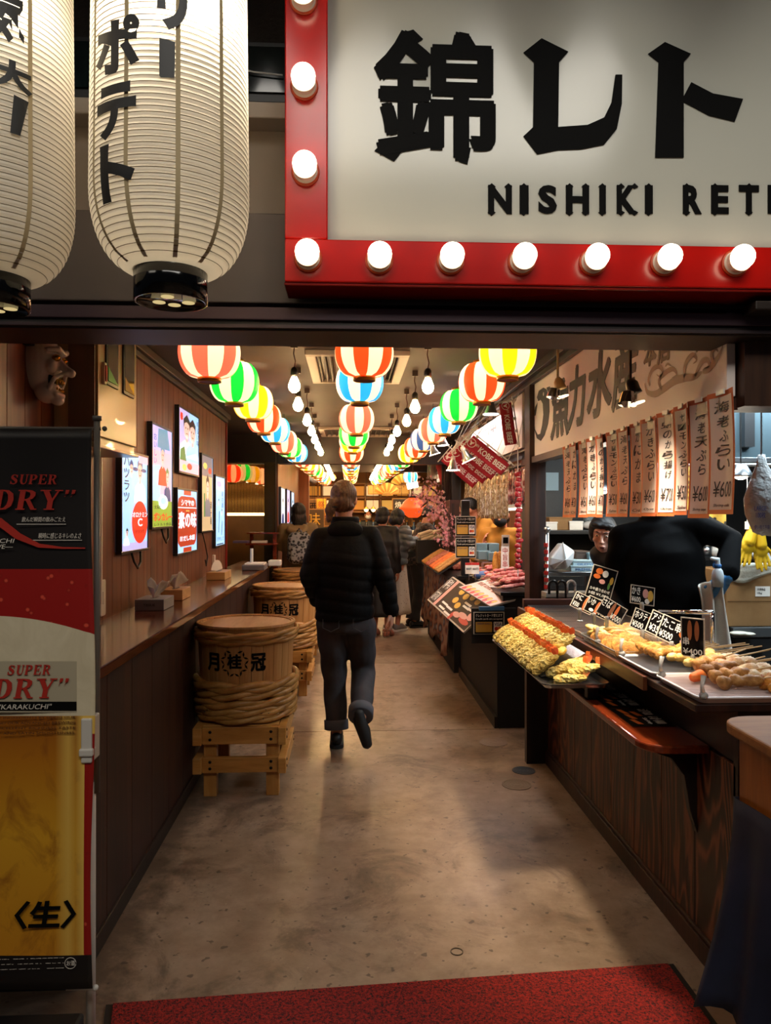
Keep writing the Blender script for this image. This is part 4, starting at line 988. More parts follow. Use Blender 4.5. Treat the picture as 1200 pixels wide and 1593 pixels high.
# ---------------------------------------------------------------- ceiling air units
def air(px0, px1, py0, py1, label):
    a = PZ(px0, py1, ZC); b = PZ(px1, py0 + 0., ZC); y0, y1 = a.y, b.y
    a2 = PZ(px0, py1, ZC); x0, x1 = a2.x, PZ(px1, py1, ZC).x
    if y1 < y0: y0, y1 = y1, y0
    t = thing('ceiling_vent', label, 'air vent', ((x0 + x1) / 2, (y0 + y1) / 2, ZC - .03))
    m = mat('vent_white', '#85786e', .5)
    obj('panel', MB().box(x0, x1, y0, y0 + .05, ZC - .03, ZC).box(x0, x1, y1 - .05, y1, ZC - .03, ZC).box(x0, x0 + .06, y0 + .05, y1 - .05, ZC - .03, ZC).box(x1 - .06, x1, y0 + .05, y1 - .05, ZC - .03, ZC), m, t, bev=.005)
    obj('recess', MB().box(x0 + .06, x1 - .06, y0 + .05, y1 - .05, ZC - .004, ZC), M_black, t)
    sl = None; n = 14
    for k in range(n):
        x = x0 + .075 + (x1 - x0 - .15) * k / (n - 1); Mx = TR(x, (y0 + y1) / 2, ZC - .016, ry=.6)
        if sl is None: sl = piece('slat', MB().box(-.0015, .0015, -(y1 - y0) / 2 + .05, (y1 - y0) / 2 - .05, -.012, .012), mat('vent_grey', '#4c4541', .5), t, rootM(t).inverted() @ Mx)
        else: cp(sl, t, rootM(t).inverted() @ Mx)
air(487, 622, 545, 590, 'large white slatted ceiling vent above the first middle lanterns')
air(500, 615, 664, 676, 'second ceiling vent farther down, behind the pink middle lantern')
# ---------------------------------------------------------------- striped ball lanterns in three rows
GLOW = 2.7
def lantern_mat(nm, c, e):
    n = N('lantern_' + nm); v = n.coord(); n.col(c); n.set(rough=.45)
    n.b.inputs['Emission Color'].default_value = (*lin(c), 1); n.b.inputs['Emission Strength'].default_value = e
    wv = n.n('ShaderNodeTexWave'); wv.bands_direction = 'Z'; wv.inputs['Scale'].default_value = 52; n.l(v, wv.inputs[0]); n.bump(wv.outputs['Fac'], .35, .002)
    tr = n.n('ShaderNodeBsdfTranslucent'); tr.inputs[0].default_value = (*lin(c), 1)
    mx = n.n('ShaderNodeMixShader'); mx.inputs[0].default_value = .5
    n.l(n.b.outputs[0], mx.inputs[1]); n.l(tr.outputs[0], mx.inputs[2]); n.l(mx.outputs[0], n.out.inputs[0])
    return n.m
LCOL = {'pink': lantern_mat('pink', '#ee5c4c', .3), 'green': lantern_mat('green', '#0fa838', .3), 'yellow': lantern_mat('yellow', '#fbc413', .36), 'red': lantern_mat('red', '#f0401a', .32), 'blue': lantern_mat('blue', '#1f8ee6', .36), 'navy': lantern_mat('navy', '#2c4780', .3)}
M_cream = lantern_mat('cream', '#ffe3c0', .36)
LP = {}
def stripe_lantern(colr, p, label, group, power=1.0, turn=0.):
    M = Matrix.Translation(p) @ Matrix.Rotation(turn, 4, 'Z')
    if colr in LP:
        r = dup(LP[colr], M, label, group)
    else:
        r = thing('striped_lantern', label, 'lantern', (0, 0, 0), group)
        prof = [(.046 + (.125 - .046) * math.sin(math.acos(max(-1, min(1, q)))) ** .92 if abs(q) < 1 else .046, q * .104) for q in [-1 + 2 * k / 22 for k in range(23)]]
        obj('shade', MB().lathe(prof, 48, mf=lambda i, j: (j // 4) % 2, cap=False), [LCOL[colr], M_cream], r, True)
        obj('bottom_ring', MB().lathe([(.044, -.100), (.048, -.102), (.048, -.120), (.043, -.122), (.043, -.104)], 28, cap=False), M_gold, r, True)
        obj('bottom_pad', MB().lathe([(.0005, -.119), (.044, -.119), (.044, -.115), (.0005, -.115)], 24), mat('lantern_pad', '#8c3f2c', .5), r)
        obj('top_ring', MB().lathe([(.043, .100), (.048, .102), (.048, .116), (.040, .118)], 28, cap=False), M_gold, r, True)
        obj('hanger', MB().cyl((0, 0, .118), (0, 0, ZC - 2.19), .0025, n=6).box(-.04, .04, -.002, .002, .113, .118), M_wire, r)
        light('lamp', 'POINT', (0, 0, .035), GLOW, (1, .80, .52), .022, parent=r)
        LP[colr] = r; r.matrix_basis = M
    for ch in r.children:                                               # the hanger reaches the ceiling
        if ch.name.startswith('hanger'): ch.scale.z = (ZC - p[2]) / (ZC - 2.19)
    return r
def row(side, word, first, cols, X, Ys):
    for k, c in enumerate(cols):
        if k < len(first): px, py, Y = first[k]; p = PY(px, py, Y)
        else: Y = Ys[k - len(first)]; p = V((X(Y), Y, 2.185))
        p.z = min(p.z, 2.215)
        stripe_lantern(c, p, f'{c} and cream striped ball lantern, {ORD[k]} from the entrance in the {side} row', f'ball lanterns of the {side} row', turn=.13 + .4 * (k % 3))
far = [9.2, 9.9, 10.6, 11.3, 12.0 - .15, 12.7, 13.4, 14.1, 14.8]
row('left', '', [(326, 549, 3.05), (365, 595, 3.8), (394, 626, 4.65), (411, 651, 5.4), (428, 669, 6.15), (442, 687, 6.9)], ['pink', 'green', 'yellow', 'red', 'blue', 'pink', 'green', 'blue', 'red', 'yellow', 'pink', 'green', 'yellow', 'red', 'blue', 'yellow', 'pink'], lambda y: -.62 + .016 * (y - 7), [7.6, 8.3] + far)
row('middle', '', [(567, 549, 3.15), (560, 595, 3.85), (555, 652, 5.25), (551, 675, 6.1), (549, 686, 6.85), (547, 703, 7.6)], ['red', 'blue', 'pink', 'green', 'yellow', 'red', 'pink', 'pink', 'blue', 'yellow', 'yellow', 'pink', 'red', 'green', 'yellow'], lambda y: .01, [8.3] + far)
row('right', '', [(790, 549, 3.2), (750, 595, 3.95), (714, 627, 4.85), (692, 650, 5.6), (674, 669, 6.2), (659, 684, 6.95)], ['yellow', 'red', 'green', 'blue', 'pink', 'navy', 'red', 'yellow', 'green', 'blue', 'yellow', 'red', 'pink', 'green', 'yellow', 'blue', 'yellow'], lambda y: .69 - .02 * (y - 7), [7.6, 8.3] + far)
# ---------------------------------------------------------------- bare bulbs on cords
BULB_E = 80
mb_ = mat('bulb_lit', '#fff0dc', .3, emit=BULB_E, ec='#ffcf8e'); mso = mat('socket_black', '#141110', .4)
BP = None
def bulb(p, label, group):
    global BP
    if BP is None:
        BP = thing('hanging_bulb', label, 'light bulb', (0, 0, 0), group)
        obj('bulb', MB().lathe([(.0005, -.036), (.014, -.033), (.026, -.022), (.0325, -.004), (.031, .010), (.024, .028), (.017, .044), (.014, .052)], 20, cap=False), mb_, BP, True)
        obj('screw_base', MB().lathe([(.014, .050), (.0155, .053), (.0135, .057), (.0155, .061), (.0135, .066)], 16, cap=False), M_steel, BP, True)
        obj('socket', MB().lathe([(.0185, .056), (.0205, .06), (.0195, .088), (.012, .1), (.004, .104)], 18), mso, BP, True)
        obj('cord', MB().tube([(0, 0, .1), (.006, .002, .135), (-.004, -.002, .175), (.004, 0, .235)], .003, 6), mat('red_brown_cord', '#4a1c14', .7), BP)
        obj('ceiling_hook', MB().box(-.018, .018, -.012, .012, .205, .245), mat('hook_brown', '#3a2a22', .5), BP)
        BP.matrix_basis = Matrix.Translation(p); return BP
    return dup(BP, Matrix.Translation(p), label, group)
for side, pts, xs in (('left', [(458, 601), (464, 633), (478, 661), (485, 679), (490, 691)], -.33), ('right', [(666, 599), (646, 634), (633, 659), (618, 678), (610, 690)], .41)):
    ys = [4.0, 4.72, 5.5, 6.2, 6.9] if side == 'left' else [4.0, 4.78, 5.5, 6.2, 6.9]
    L = [PY(x, y, Y) for (x, y), Y in zip(pts, ys)] + [V((xs, y, 2.19)) for y in (7.6, 8.3, 9.0, 9.5, 10.0, 10.5, 11.0, 11.5, 12.0, 12.6, 13.2, 13.8, 14.4)]
    for k, p in enumerate(L):
        p.z = ZC - .24
        bulb(p, f'lit bare bulb on a cord, {ORD[k]} from the entrance in the {side} bulb row', f'bare bulbs of the {side} row')
# ---------------------------------------------------------------- the fish stall's long white board and its paper price strips
def fish_board():
    X = 1.205; a = PX(820, 714, X); z0 = 1.878; y1 = 5.02; y0 = 2.31; z1 = 2.40
    t = thing('stall_board', 'long white stall board with brushed black letters and bronze waves over the fried food', 'sign', (X, 3.6, z0))
    F = FR((X, y1, z0), (0, -1, 0), (0, 0, 1)); I = F.inverted(); L = y1 - y0
    obj('board', MB().box(0, L, 0, z1 - z0, -.028, 0, 0, F), mat('board_white', '#f2e6e0', .5), t, bev=.002)
    Q = lambda x, y: tuple((I @ PX(x, y, X))[:2])
    ink = mat('brush_ink', '#120d0b', .6)
    def ch(s, xa, ya, xb, yb, m=ink, fat=.04, sh=.12):
        """a letter fitted between pixel columns; heights taken at its middle column"""
        u0, u1 = Q(xa, 700)[0], Q(xb, 700)[0]; xm = (xa + xb) / 2; v0, v1 = Q(xm, yb)[1], Q(xm, ya)[1]
        mb = MB(); put_text(mb, s, u0, v0, u1, v1, F, fat=fat, t=.0015, shear=sh); return obj('lettering', mb, m, t, fix=False)
    ch('魚', 858, 588, 885, 678); ch('力', 885, 571, 911, 662); ch('水', 915, 548, 951, 645); ch('産', 953, 512, 993, 632, fat=.03); ch('本', 1003, 528, 1022, 568, mat('bronze_ink', '#6d5749', .6)); ch('店', 1024, 520, 1045, 562, mat('bronze_ink', '#6d5749', .6))
    ch('創\n業', 821, 605, 827, 640, sh=0); ch('一', 821.5, 645, 826, 652, sh=0); 
    flat('seal', t, [disc(*Q(824.2, 668), .035, 14, .03)], mat('seal_red', '#b56a50', .6), F, .001, .0008)
    ch('魚\n介', 821, 682, 827, 707, sh=0)
    # fish curled into a ring
    def fishpt(x, y): return Q(x, y)
    outer = [(846, 603), (851, 606), (855, 620), (855.5, 640), (853, 660), (848, 677), (842, 686), (836, 682), (832, 668), (831, 655), (833, 668), (837, 676), (841, 675), (844, 662), (846, 645), (845, 628), (842, 622), (838, 624), (836, 618), (839, 608)]
    flat('fish_print', t, [[fishpt(*p) for p in outer], [fishpt(*p) for p in [(831, 648), (833, 634), (837, 626), (836, 634), (834, 646)]], [fishpt(*p) for p in [(851, 603), (856, 601), (857, 616), (855.5, 618)]]], ink, F, .0012, .0006)
    obj('fish_eye', MB().prism(disc(*Q(846.5, 613), .012, 12), .001, F, 0, .0022), mat('board_white', '#dccdc2'), t)
    wv = mat('wave_bronze', '#8d6f5c', .55); 
    def curl(pts, w0, w1):                                              # a wave line that swells and thins
        pts = [V((*Q(*p), 0)) for p in pts]; out = []; back = []
        sm = []
        for i in range(len(pts) - 1):
            p0, p1, p2, p3 = pts[max(i - 1, 0)], pts[i], pts[i + 1], pts[min(i + 2, len(pts) - 1)]
            for k in range(5):
                s = k / 5; sm.append(.5 * (2 * p1 + (p2 - p0) * s + (2 * p0 - 5 * p1 + 4 * p2 - p3) * s * s + (3 * p1 - p0 - 3 * p2 + p3) * s ** 3))
        sm.append(pts[-1])
        for i, p in enumerate(sm):
            d = (sm[min(i + 1, len(sm) - 1)] - sm[max(i - 1, 0)]).normalized(); n_ = V((-d.y, d.x, 0)); f = i / (len(sm) - 1)
            w_ = (w0 + (w1 - w0) * f) * (math.sin(math.pi * min(1, f * .92 + .08)) ** .6)
            out.append(p + n_ * w_); back.append(p - n_ * w_)
        mb = MB(); n = len(out); mb.add([(p.x, p.y, .0014) for p in out + back], [(i, i + 1, n + i + 1, n + i) for i in range(n - 1)], 0, F)
        return obj('wave_print', mb, wv, t, fix=False)
    curl([(1004, 596), (1008, 610), (1020, 613), (1032, 606), (1050, 593), (1066, 588), (1082, 586), (1094, 578)], .012, .02)
    curl([(1012, 600), (1010, 590), (1016, 575), (1026, 570), (1032, 578), (1028, 586), (1022, 582)], .014, .005)
    curl([(1030, 606), (1026, 592), (1036, 580), (1048, 574), (1054, 583), (1046, 588)], .014, .006); curl([(1036, 570), (1040, 566), (1046, 570)], .006, .004)
    curl([(1066, 588), (1066, 572), (1072, 558), (1080, 552), (1085, 560), (1079, 566)], .014, .006); curl([(1082, 586), (1088, 572), (1094, 562), (1102, 560), (1104, 570), (1096, 573)], .014, .006)
    curl([(1094, 578), (1104, 574), (1114, 562), (1122, 548), (1126, 536)], .016, .006); curl([(1084, 548), (1092, 536), (1100, 528)], .008, .004); curl([(1110, 562), (1108, 550), (1114, 542), (1119, 548)], .012, .005)
    return X
FX = fish_board()
def strips():
    X = 1.182; rows = [(1103, 1144, 608, 800, '海老ふらい', '¥600', 'Shrimp cutlet'), (1073, 1104, 620, 806, '海老天ぷら', '¥600', 'Shrimp tempura'), (1050, 1075, 630, 801, 'サーモンふらい', '¥500', 'Salmon'), (1024, 1050, 640, 803, '蛸のから揚げ', '¥700', 'Octopus'), (998, 1023, 650, 803, 'かきふらい', '¥600', 'Oyster'), (982, 998, 658, 804, 'かにかま', '¥300', 'Crab'), (962, 981, 665, 804, '海老天ぷら', '¥600', 'Shrimp'), (945, 961, 671, 804, 'サーモンふらい', '¥500', 'Salmon'), (929, 943, 676, 805, '蛸のから揚げ', '¥700', 'Octopus'), (914, 928, 681, 804, 'かきふらい', '¥600', 'Oyster'), (901, 913, 685, 805, '海老ふらい', '¥600', 'Shrimp'), (888, 900, 689, 805, 'かにかま', '¥300', 'Crab'), (877, 887, 694, 805, '海老天ぷら', '¥600', 'Shrimp')]
    n = N('orange_paper'); n.col('#d2652f'); n.set(rough=.6); tr = n.n('ShaderNodeBsdfTranslucent'); tr.inputs[0].default_value = (*lin('#e0733a'), 1); mx = n.n('ShaderNodeMixShader'); mx.inputs[0].default_value = .35; n.l(n.b.outputs[0], mx.inputs[1]); n.l(tr.outputs[0], mx.inputs[2]); n.l(mx.outputs[0], n.out.inputs[0])
    n2 = N('strip_paper'); n2.col('#f3e8de'); n2.set(rough=.5); tr = n2.n('ShaderNodeBsdfTranslucent'); tr.inputs[0].default_value = (*lin('#f3dfc4'), 1); mx = n2.n('ShaderNodeMixShader'); mx.inputs[0].default_value = .35; n2.l(n2.b.outputs[0], mx.inputs[1]); n2.l(tr.outputs[0], mx.inputs[2]); n2.l(mx.outputs[0], n2.out.inputs[0])
    pen = mat('pen_ink', '#1c1512', .6)
    n_ = len(rows)
    for i, (xa, xb, ty, by, s, pr, en) in enumerate(rows):
        ya, yb = PX(xa, 700, X).y, PX(xb, 700, X).y; xm = (xa + xb) / 2; zt_, zb_ = PX(xm, ty, X).z, PX(xm, by, X).z
        zt_ = min(zt_, 1.90); W, H = ya - yb - .004, zt_ - zb_
        lab = f'orange bordered paper price strip under the white board, ' + ('nearest and widest of the row, ending the board' if i == 0 else 'the narrowest at the far end by the post' if i == n_ - 1 else f'{ORD[i]} from the near end of the row')
        tw = (.0, .05, -.06, .04, .0, .08, -.05, .06, -.08, .05, .09, -.05, .06)[i]
        t = thing('price_strip', lab if len(lab.split()) <= 16 else f'orange bordered paper price strip, {ORD[i]} from the near end of the hanging row', 'price strip', (X, (ya + yb) / 2, zb_), 'price strips under the fish board')
        F = FR((X - .002 * (i % 2), ya - .002, zb_), (math.sin(tw), -math.cos(tw), 0), (0, 0, 1))
        bow = lambda p, H=H, W=W, F=F: F @ V((p.x, p.y, p.z - .012 * math.sin(3.1 * (1 - p.y / H)) * .6 + .006 * math.cos(6 * p.x / W)))
        obj('backing', MB().grid(lambda u, v: bow(V((u * W, v * H, 0))), 6, 14), n.m, t, True, fix=False)
        e = .012 if W > .1 else .009
        obj('paper', MB().grid(lambda u, v: bow(V((e + u * (W - 2 * e), e * 1.2 + v * (H - 2.6 * e), .0012))), 6, 14), n2.m, t, True, fix=False)
        mb = MB(); k = len(s); hh = (H * .58) / k
        for j, c in enumerate(s):
            cy = H - .03 - hh * (j + 1); q = .22 + .06 * ((j * 7 + i) % 3)
            put_text(mb, c, W * q, cy + hh * .16, W * (1 - q), cy + hh * .92, Matrix(), t=.0004, z=.0022, shear=.1, fn=bow, fat=.012 if c not in 'ー一' else 0)
        put_text(mb, pr, W * .18, H * .14, W * .86, H * .27, Matrix(), t=.0004, z=.0022, shear=.15, fn=bow); put_text(mb, en, W * .2, H * .055, W * .8, H * .085, Matrix(), t=.0004, z=.0022, shear=.3, fn=bow)
        obj('lettering', mb, pen, t, fix=False)
        obj('clip', MB().box(W * .35, W * .65, H - .012, H + .004, .001, .006, 0, F), M_white, t)
strips()
# two spot lamps hung in front of the board
def spot_lamp(px, pyt, pyb, Y, white, label, aim, e):
    top = PY(px, 535, Y); h = PY(px, pyt, Y); b = PY(px + (3 if white else 2), pyb, Y)
    t = thing('spot_lamp', label, 'lamp', h); d = (V(aim) - h).normalized() * .0 + V((.25, -.1, -1)).normalized(); L = (h - b).length
    mc = mat('lamp_cream', '#b9a27a', .35) if white else M_black
    obj('cord', MB().cyl((top.x, top.y, ZC), h, .006, n=8), mc, t)
    obj('housing', MB().tube([h, h + d * L * .3, h + d * L * .75, h + d * L], [.012, .024, .026, .030], 18), mc, t, True)
    o = MB().tube([h + d * L, h + d * (L + .02), h + d * (L + .045)], [.026, .031, .034], 20, cap=False)
    nn = N('lamp_glass'); nn.col('#e8dcc8'); nn.set(rough=.1, trans=.6)
    obj('reflector', o, M_chrome, t, True)
    obj('lamp_face', MB().tube([h + d * (L + .036), h + d * (L + .04)], [.028, .029], 20), mat('spot_face_lit', '#ffe9c8', .3, emit=4, ec='#ffdca8'), t)
    ps = h + d * (L + .06); light('lamp', 'SPOT', rootM(t).inverted() @ ps, e, (1, .84, .62), .07, parent=t, spot=60, blend=.8)
    t.children[-1].rotation_euler = (V(aim) - ps).to_track_quat('-Z', 'Y').to_euler()
spot_lamp(868, 588, 606, 3.55, True, 'cream pendant spot lamp hanging before the white fish board', (1.05, 3.4, .9), 110)
spot_lamp(981, 590, 613, 2.72, False, 'black pendant spot lamp hanging before the white fish board', (1.15, 2.55, .95), 95)

# ---------------------------------------------------------------- the butcher's board, flags, lamps
def butcher_board():
    X = 1.21; F = FR((X, 8.4, 1.97), (0, -1, 0), (0, 0, 1)); t = thing('stall_board', 'white stall board behind the red flags, farther down the right side', 'sign', (X, 6.6, 1.97))
    obj('board', MB().box(0, 3.25, 0, .42, -.015, 0, 0, F), mat('board_pale', '#e6dad2', .5), t)
    I = F.inverted(); Q = lambda x, y: tuple((I @ PX(x, y, X))[:2])
    for s, xa, ya, xb, yb in (('神', 744, 657, 750, 682), ('戸', 750, 655, 757, 680), ('牛', 757, 650, 764, 676), ('串', 764, 648, 772, 672)):
        u0, u1 = Q(xa, 700)[0], Q(xb, 700)[0]; v0, v1 = Q((xa + xb) / 2, yb)[1], Q((xa + xb) / 2, ya)[1]; mb = MB(); put_text(mb, s, u0, v0, u1, v1, F, fat=.03); obj('lettering', mb, mat('brush_ink', '#120d0b'), t, fix=False)
butcher_board()
M_flag = mat('flag_red', '#a31226', .7, bump=(300, .15, .001)); M_flagw = mat('flag_white', '#eadfd8', .7); M_rod = mat('rod_white', '#d9d3cc', .4)
def flag(a, b, w_, label, group, lit=True, vertical=False):
    """A small banner: a is the rod's upper end, b its lower end; the cloth hangs w_ metres to the side of the rod."""
    a, b = V(a), V(b); d = (b - a).normalized(); L = (b - a).length; u = -Y3.cross(d); u = d.cross(Y3) if False else V((-d.z, 0, d.x)).normalized()
    t = thing('shop_flag', label, 'flag', a, group)
    F = FR(a, d, u)                                                      # x along the rod, y up across it, z towards the street
    obj('rod', MB().cyl(F @ V((-.03, .004, 0)), F @ V((L * 1.05, .004, 0)), .0045, n=8), M_rod, t)
    obj('cross_rod', MB().cyl(F @ V((.0, .03, 0)), F @ V((.0, -w_ - .03, 0)), .004, n=8), M_rod, t)
    cl = lambda p: F @ V((p.x, p.y, p.z + .006 * math.sin(p.x * 22) + .004 * math.sin(p.y * 40)))
    o = obj('cloth', MB().grid(lambda p, q: cl(V((.012 + p * (L - .02), -.008 - q * w_, 0))), 16, 6), M_flag, t, True); o.modifiers.new('s', 'SOLIDIFY').thickness = .001
    for k in range(4): obj('loop', MB().box(.03 + k * L * .28, .05 + k * L * .28, -.012, .01, -.006, .006, 0, F), M_flagw, t)
    mb = MB(); put_text(mb, 'KOBE BEEF', L * .30, -w_ * .72 - .008, L * .95, -w_ * .30 - .008, Matrix(), off=.03, t=.0006, z=.0016, fn=cl)
    put_text(mb, '神戸牛', L * .19, -w_ * .60, L * .27, -w_ * .38, Matrix(), t=.0006, z=.0016, fn=cl)
    obj('lettering', mb, M_flagw, t, fix=False)
    for q in (.1, .9): h_ = F @ V((L * q, .004, 0)); obj('cord', MB().cyl(h_, (h_.x + (.25 if a.x < .95 else .08), h_.y, ZC), .002, n=5), M_rod, t)
    c = V((L * .10, -w_ * .5 - .008, 0)); r = w_ * .32; mb = MB()
    ring = [V((c.x + rr * math.cos(k * math.pi / 12), c.y + rr * math.sin(k * math.pi / 12), .0018)) for rr in (r, r * .86) for k in range(24)]
    mb.add([cl(p) for p in ring], [(k, (k + 1) % 24, 24 + (k + 1) % 24, 24 + k) for k in range(24)])
    hd = [(-.5, .55), (-.2, .25), (.2, .25), (.5, .55), (.45, .15), (.25, .05), (.15, -.5), (-.15, -.5), (-.25, .05), (-.45, .15)]
    mb.add([cl(V((c.x + x * r, c.y + y * r, .002))) for x, y in hd], [tuple(range(10))])
    obj('bull_mark', mb, M_flagw, t, fix=False)
GRP = 'red flags of the butcher'
for k, (ax, ay, bx, by, Y, lb) in enumerate(((736, 674, 796, 722, 5.25, 'slanted red flag with white letters, front one of the fan of flags'), (722, 682, 780, 729, 5.45, 'slanted red flag, second of the fan behind the front flag'), (712, 689, 767, 735, 5.65, 'slanted red flag, third of the fan of flags'), (700, 697, 752, 742, 5.85, 'slanted red flag, rearmost of the fan, next to the white lamps'))):
    flag(PY(ax, ay, Y), PY(bx, by, Y), 20 * Y / FPX * 1.15, lb, GRP)
flag(PY(797, 623, 5.12), PY(807, 692, 5.12), 20 * 5.12 / FPX, 'upright red flag hanging above the fan of flags near the post', GRP)
def clamp_lamp(px, py, Y, label, tilt=.0, r=.055):
    p = PY(px, py, Y); t = thing('clamp_lamp', label, 'lamp', p); M = Matrix.Translation(p) @ Matrix.Rotation(tilt, 4, 'Y') 
    obj('shade', MB().lathe([(.018, .085), (.026, .06), (.03, .045), (r * .8, .012), (r, 0), (r - .004, 0), (r * .75, .012), (.02, .05)], 22, M=M, cap=False), M_steel, t, True)
    obj('lamp_face', MB().lathe([(.0005, .004), (r * .93, .004), (r * .93, .008)], 22, M=M), mat('clamp_face_lit', '#fff6ea', .3, emit=14, ec='#ffe7d2'), t)
    obj('cord', MB().tube([M @ V((0, 0, .08)), M @ V((.0, 0, .14)), p + V((.02, 0, .2)), V((p.x + .2, p.y, ZC))], .003, 6), M_white, t)
    obj('socket', MB().lathe([(.016, .08), (.018, .1), (.012, .115)], 14, M=M), M_white, t)
    light('lamp', 'SPOT', (0, 0, -.02), 9, (1, .84, .74), .05, parent=t, rot=(.25, .3, 0), spot=120)
for k, (x, y, Y, s, lb) in enumerate(((705, 733, 5.55, .0, 'white lit clamp lamp below the rearmost red flags'), (730, 718, 5.1, -.45, 'tilted lit clamp lamp in front of the red flags'), (677, 708, 6.6, -.3, 'lit clamp lamp under the navy lantern'), (764, 646, 4.75, .0, 'lit lamp below the green lantern of the right row'), (690, 694, 6.45, -.1, 'lit lamp just under the pink lantern of the right row'))): clamp_lamp(x, y, Y, lb, s)
# ---------------------------------------------------------------- fried food on the counter
def fry(name, c1, c2, c3, sc=60, b=.6):
    n = N(name); v = n.coord(rnd=True); f = n.noise(v, sc, 5, .7); g = n.noise(v, sc * .25, 3)
    n.col(n.ramp(n.math('ADD', n.math('MULTIPLY', f, .55), n.math('MULTIPLY', g, .45)), [(.36, c1), (.5, c2), (.64, c3)])); oi = n.n('ShaderNodeObjectInfo'); hs = n.n('ShaderNodeHueSaturation'); n.l(n.math('ADD', n.math('MULTIPLY', oi.outputs['Random'], .45), .72), hs.inputs['Value']); n.l(n.b.inputs['Base Color'].links[0].from_socket, hs.inputs['Color']); n.col(hs.outputs[0])
    n.set(rough=.6); n.bump(f, b, .006); return n.m
M_panko = fry('panko', '#b98a2e', '#dcbf62', '#efe09a', 90, 1.); M_tail = fry('shrimp_tail', '#d24a12', '#ec6e22', '#f7a458', 25, .2)
M_crok = fry('croquette', '#a85a14', '#cf8a2c', '#e3ab50', 110, .9); M_bat = fry('batter', '#c48a34', '#e6c069', '#f4dd9c', 40, .6)
M_kara = fry('karaage', '#7d4a17', '#b57a34', '#dca65f', 35, .9); M_yel = fry('corn_batter', '#c88a1c', '#edb63a', '#f7d673', 50, .5); M_squid = fry('octopus_fry', '#b5623a', '#e2b98a', '#f2dcb8', 45, .7)
M_tray = mat('tray_steel', '#aeb0b2', .25, 1., bump=(40, .05, .002)); M_trayp = mat('tray_pinkish', '#e9dcda', .35)
def shrimp_proto(seed):
    r = random.Random(seed); L = .128; pts = []; n, m = 16, 14; rings = []
    for i in range(n + 1):
        u = i / n; rr = .0205 * (max(0., math.sin(math.pi * (.08 + .86 * u))) ** .45) * (1.08 - .25 * u)
        c = V((u * L, .004 * math.sin(u * 3 + seed), .018 + .004 * math.sin(u * 2.5)))
        rings.append([c + V((r.uniform(-.004, .004), math.cos(a), math.sin(a))) .__class__((r.uniform(-.004, .004), math.cos(a) * rr * r.uniform(.80, 1.25), math.sin(a) * rr * r.uniform(.80, 1.22))) for a in (2 * math.pi * k / m for k in range(m))])
    return MB().loft(rings), L
SP = []
for s in range(4):
    root = thing('fried_shrimp', '-', 'fried shrimp'); mb, L = shrimp_proto(s)
    obj('body', mb, M_panko, root, False)
    t = MB()
    for a in (-.6, .15, .7):
        d = V((.35 + .45 * math.sin(a), .35 * math.sin(a + .8), .85)).normalized(); b = V((L - .006, 0, .02)); sd = (X3 - d * X3.dot(d)).normalized() * .0085
        up = d.cross(sd).normalized() * .0016; q = [b - sd * .5, b + d * .022 - sd, b + d * .036 - sd * .7, b + d * .040, b + d * .036 + sd * .7, b + d * .022 + sd, b + sd * .5]
        k = len(q); t.add([p - up for p in q] + [p + up for p in q], [tuple(range(k))[::-1], tuple(range(k, 2 * k))] + [(i, (i + 1) % k, k + (i + 1) % k, k + i) for i in range(k)])
    obj('tail', t, M_tail, root); SP.append(root)
# the low tray sticks out into the passage and slopes up towards the counter
A, B_ = PZ(857, 1072, .80), PZ(779, 1000, .80); C_ = PZ(968, 1070, .84)
TZ = .80; tx0, tx1, ty0, ty1 = .785, 1.016, A.y, B_.y
ang = math.atan2(.110, tx1 - tx0)
MT = Matrix.Translation((tx0, ty0, TZ)) @ Matrix.Rotation(-ang, 4, 'Y'); TW = (tx1 - tx0) / math.cos(ang); TL = ty1 - ty0
def tray(name, label, M, W, L, m, h=.022, mesh=None, mm=None):
    t = thing(name, label, 'tray', M.to_translation())
    pr = rrect(0, 0, W, L, .03); inn = rrect(.006, .006, W - .006, L - .006, .026); out = rrect(-.008, -.008, W + .008, L + .008, .034)
    rings = [[M @ V((x, y, .002)) for x, y in rrect(.012, .012, W - .012, L - .012, .02)], [M @ V((x, y, h)) for x, y in pr], [M @ V((x, y, h)) for x, y in out], [M @ V((x, y, h - .004)) for x, y in out], [M @ V((x, y, h - .005)) for x, y in rrect(-.002, -.002, W + .002, L + .002, .03)], [M @ V((x, y, 0)) for x, y in rrect(.010, .010, W - .010, L - .010, .022)]]
    mb = MB().loft(rings); obj('body', mb, m, t, False)
    if mesh:
        k = 0; wm = MB(); y = .02
        while y < L - .015: wm.bar(M @ V((.012, y, h * .75)), M @ V((W - .012, y, h * .75)), .0022, .0022); y += mesh
        x = .02
        while x < W - .015: wm.bar(M @ V((x, .012, h * .75 - .002)), M @ V((x, L - .012, h * .75 - .002)), .0022, .0022); x += mesh
        o = obj('wire_mesh', wm, mm or M_steel, t); o['kind'] = 'stuff'
    return t
TW0 = .272
lt = tray('food_tray', 'low steel tray of fried shrimps jutting into the passage beneath the counter deck', Matrix.Translation((tx0 - .008, ty0, TZ)), TW0, TL, M_tray, .02)
obj('riser', MB().prism([(.03, .006), (.222, .006), (.222, .104)], TL - .24, FR((tx0, ty1 - .04, TZ), (1, 0, 0), (0, 0, 1))), M_tray, lt)
for y in (ty0 + .12, (ty0 + ty1) / 2, ty1 - .12): obj('support', MB().box(.985, 1.03, y - .02, y + .02, .733, .80), M_dark, lt)
nn = 27; rn = random.Random(3); first = [True] * 4
def put_shrimp(i, M, label, group):
    k = i % 4
    if first[k]:
        SP[k].matrix_basis = M; SP[k]['label'] = label; SP[k]['group'] = group; first[k] = False; return SP[k]
    return dup(SP[k], M, label, group)
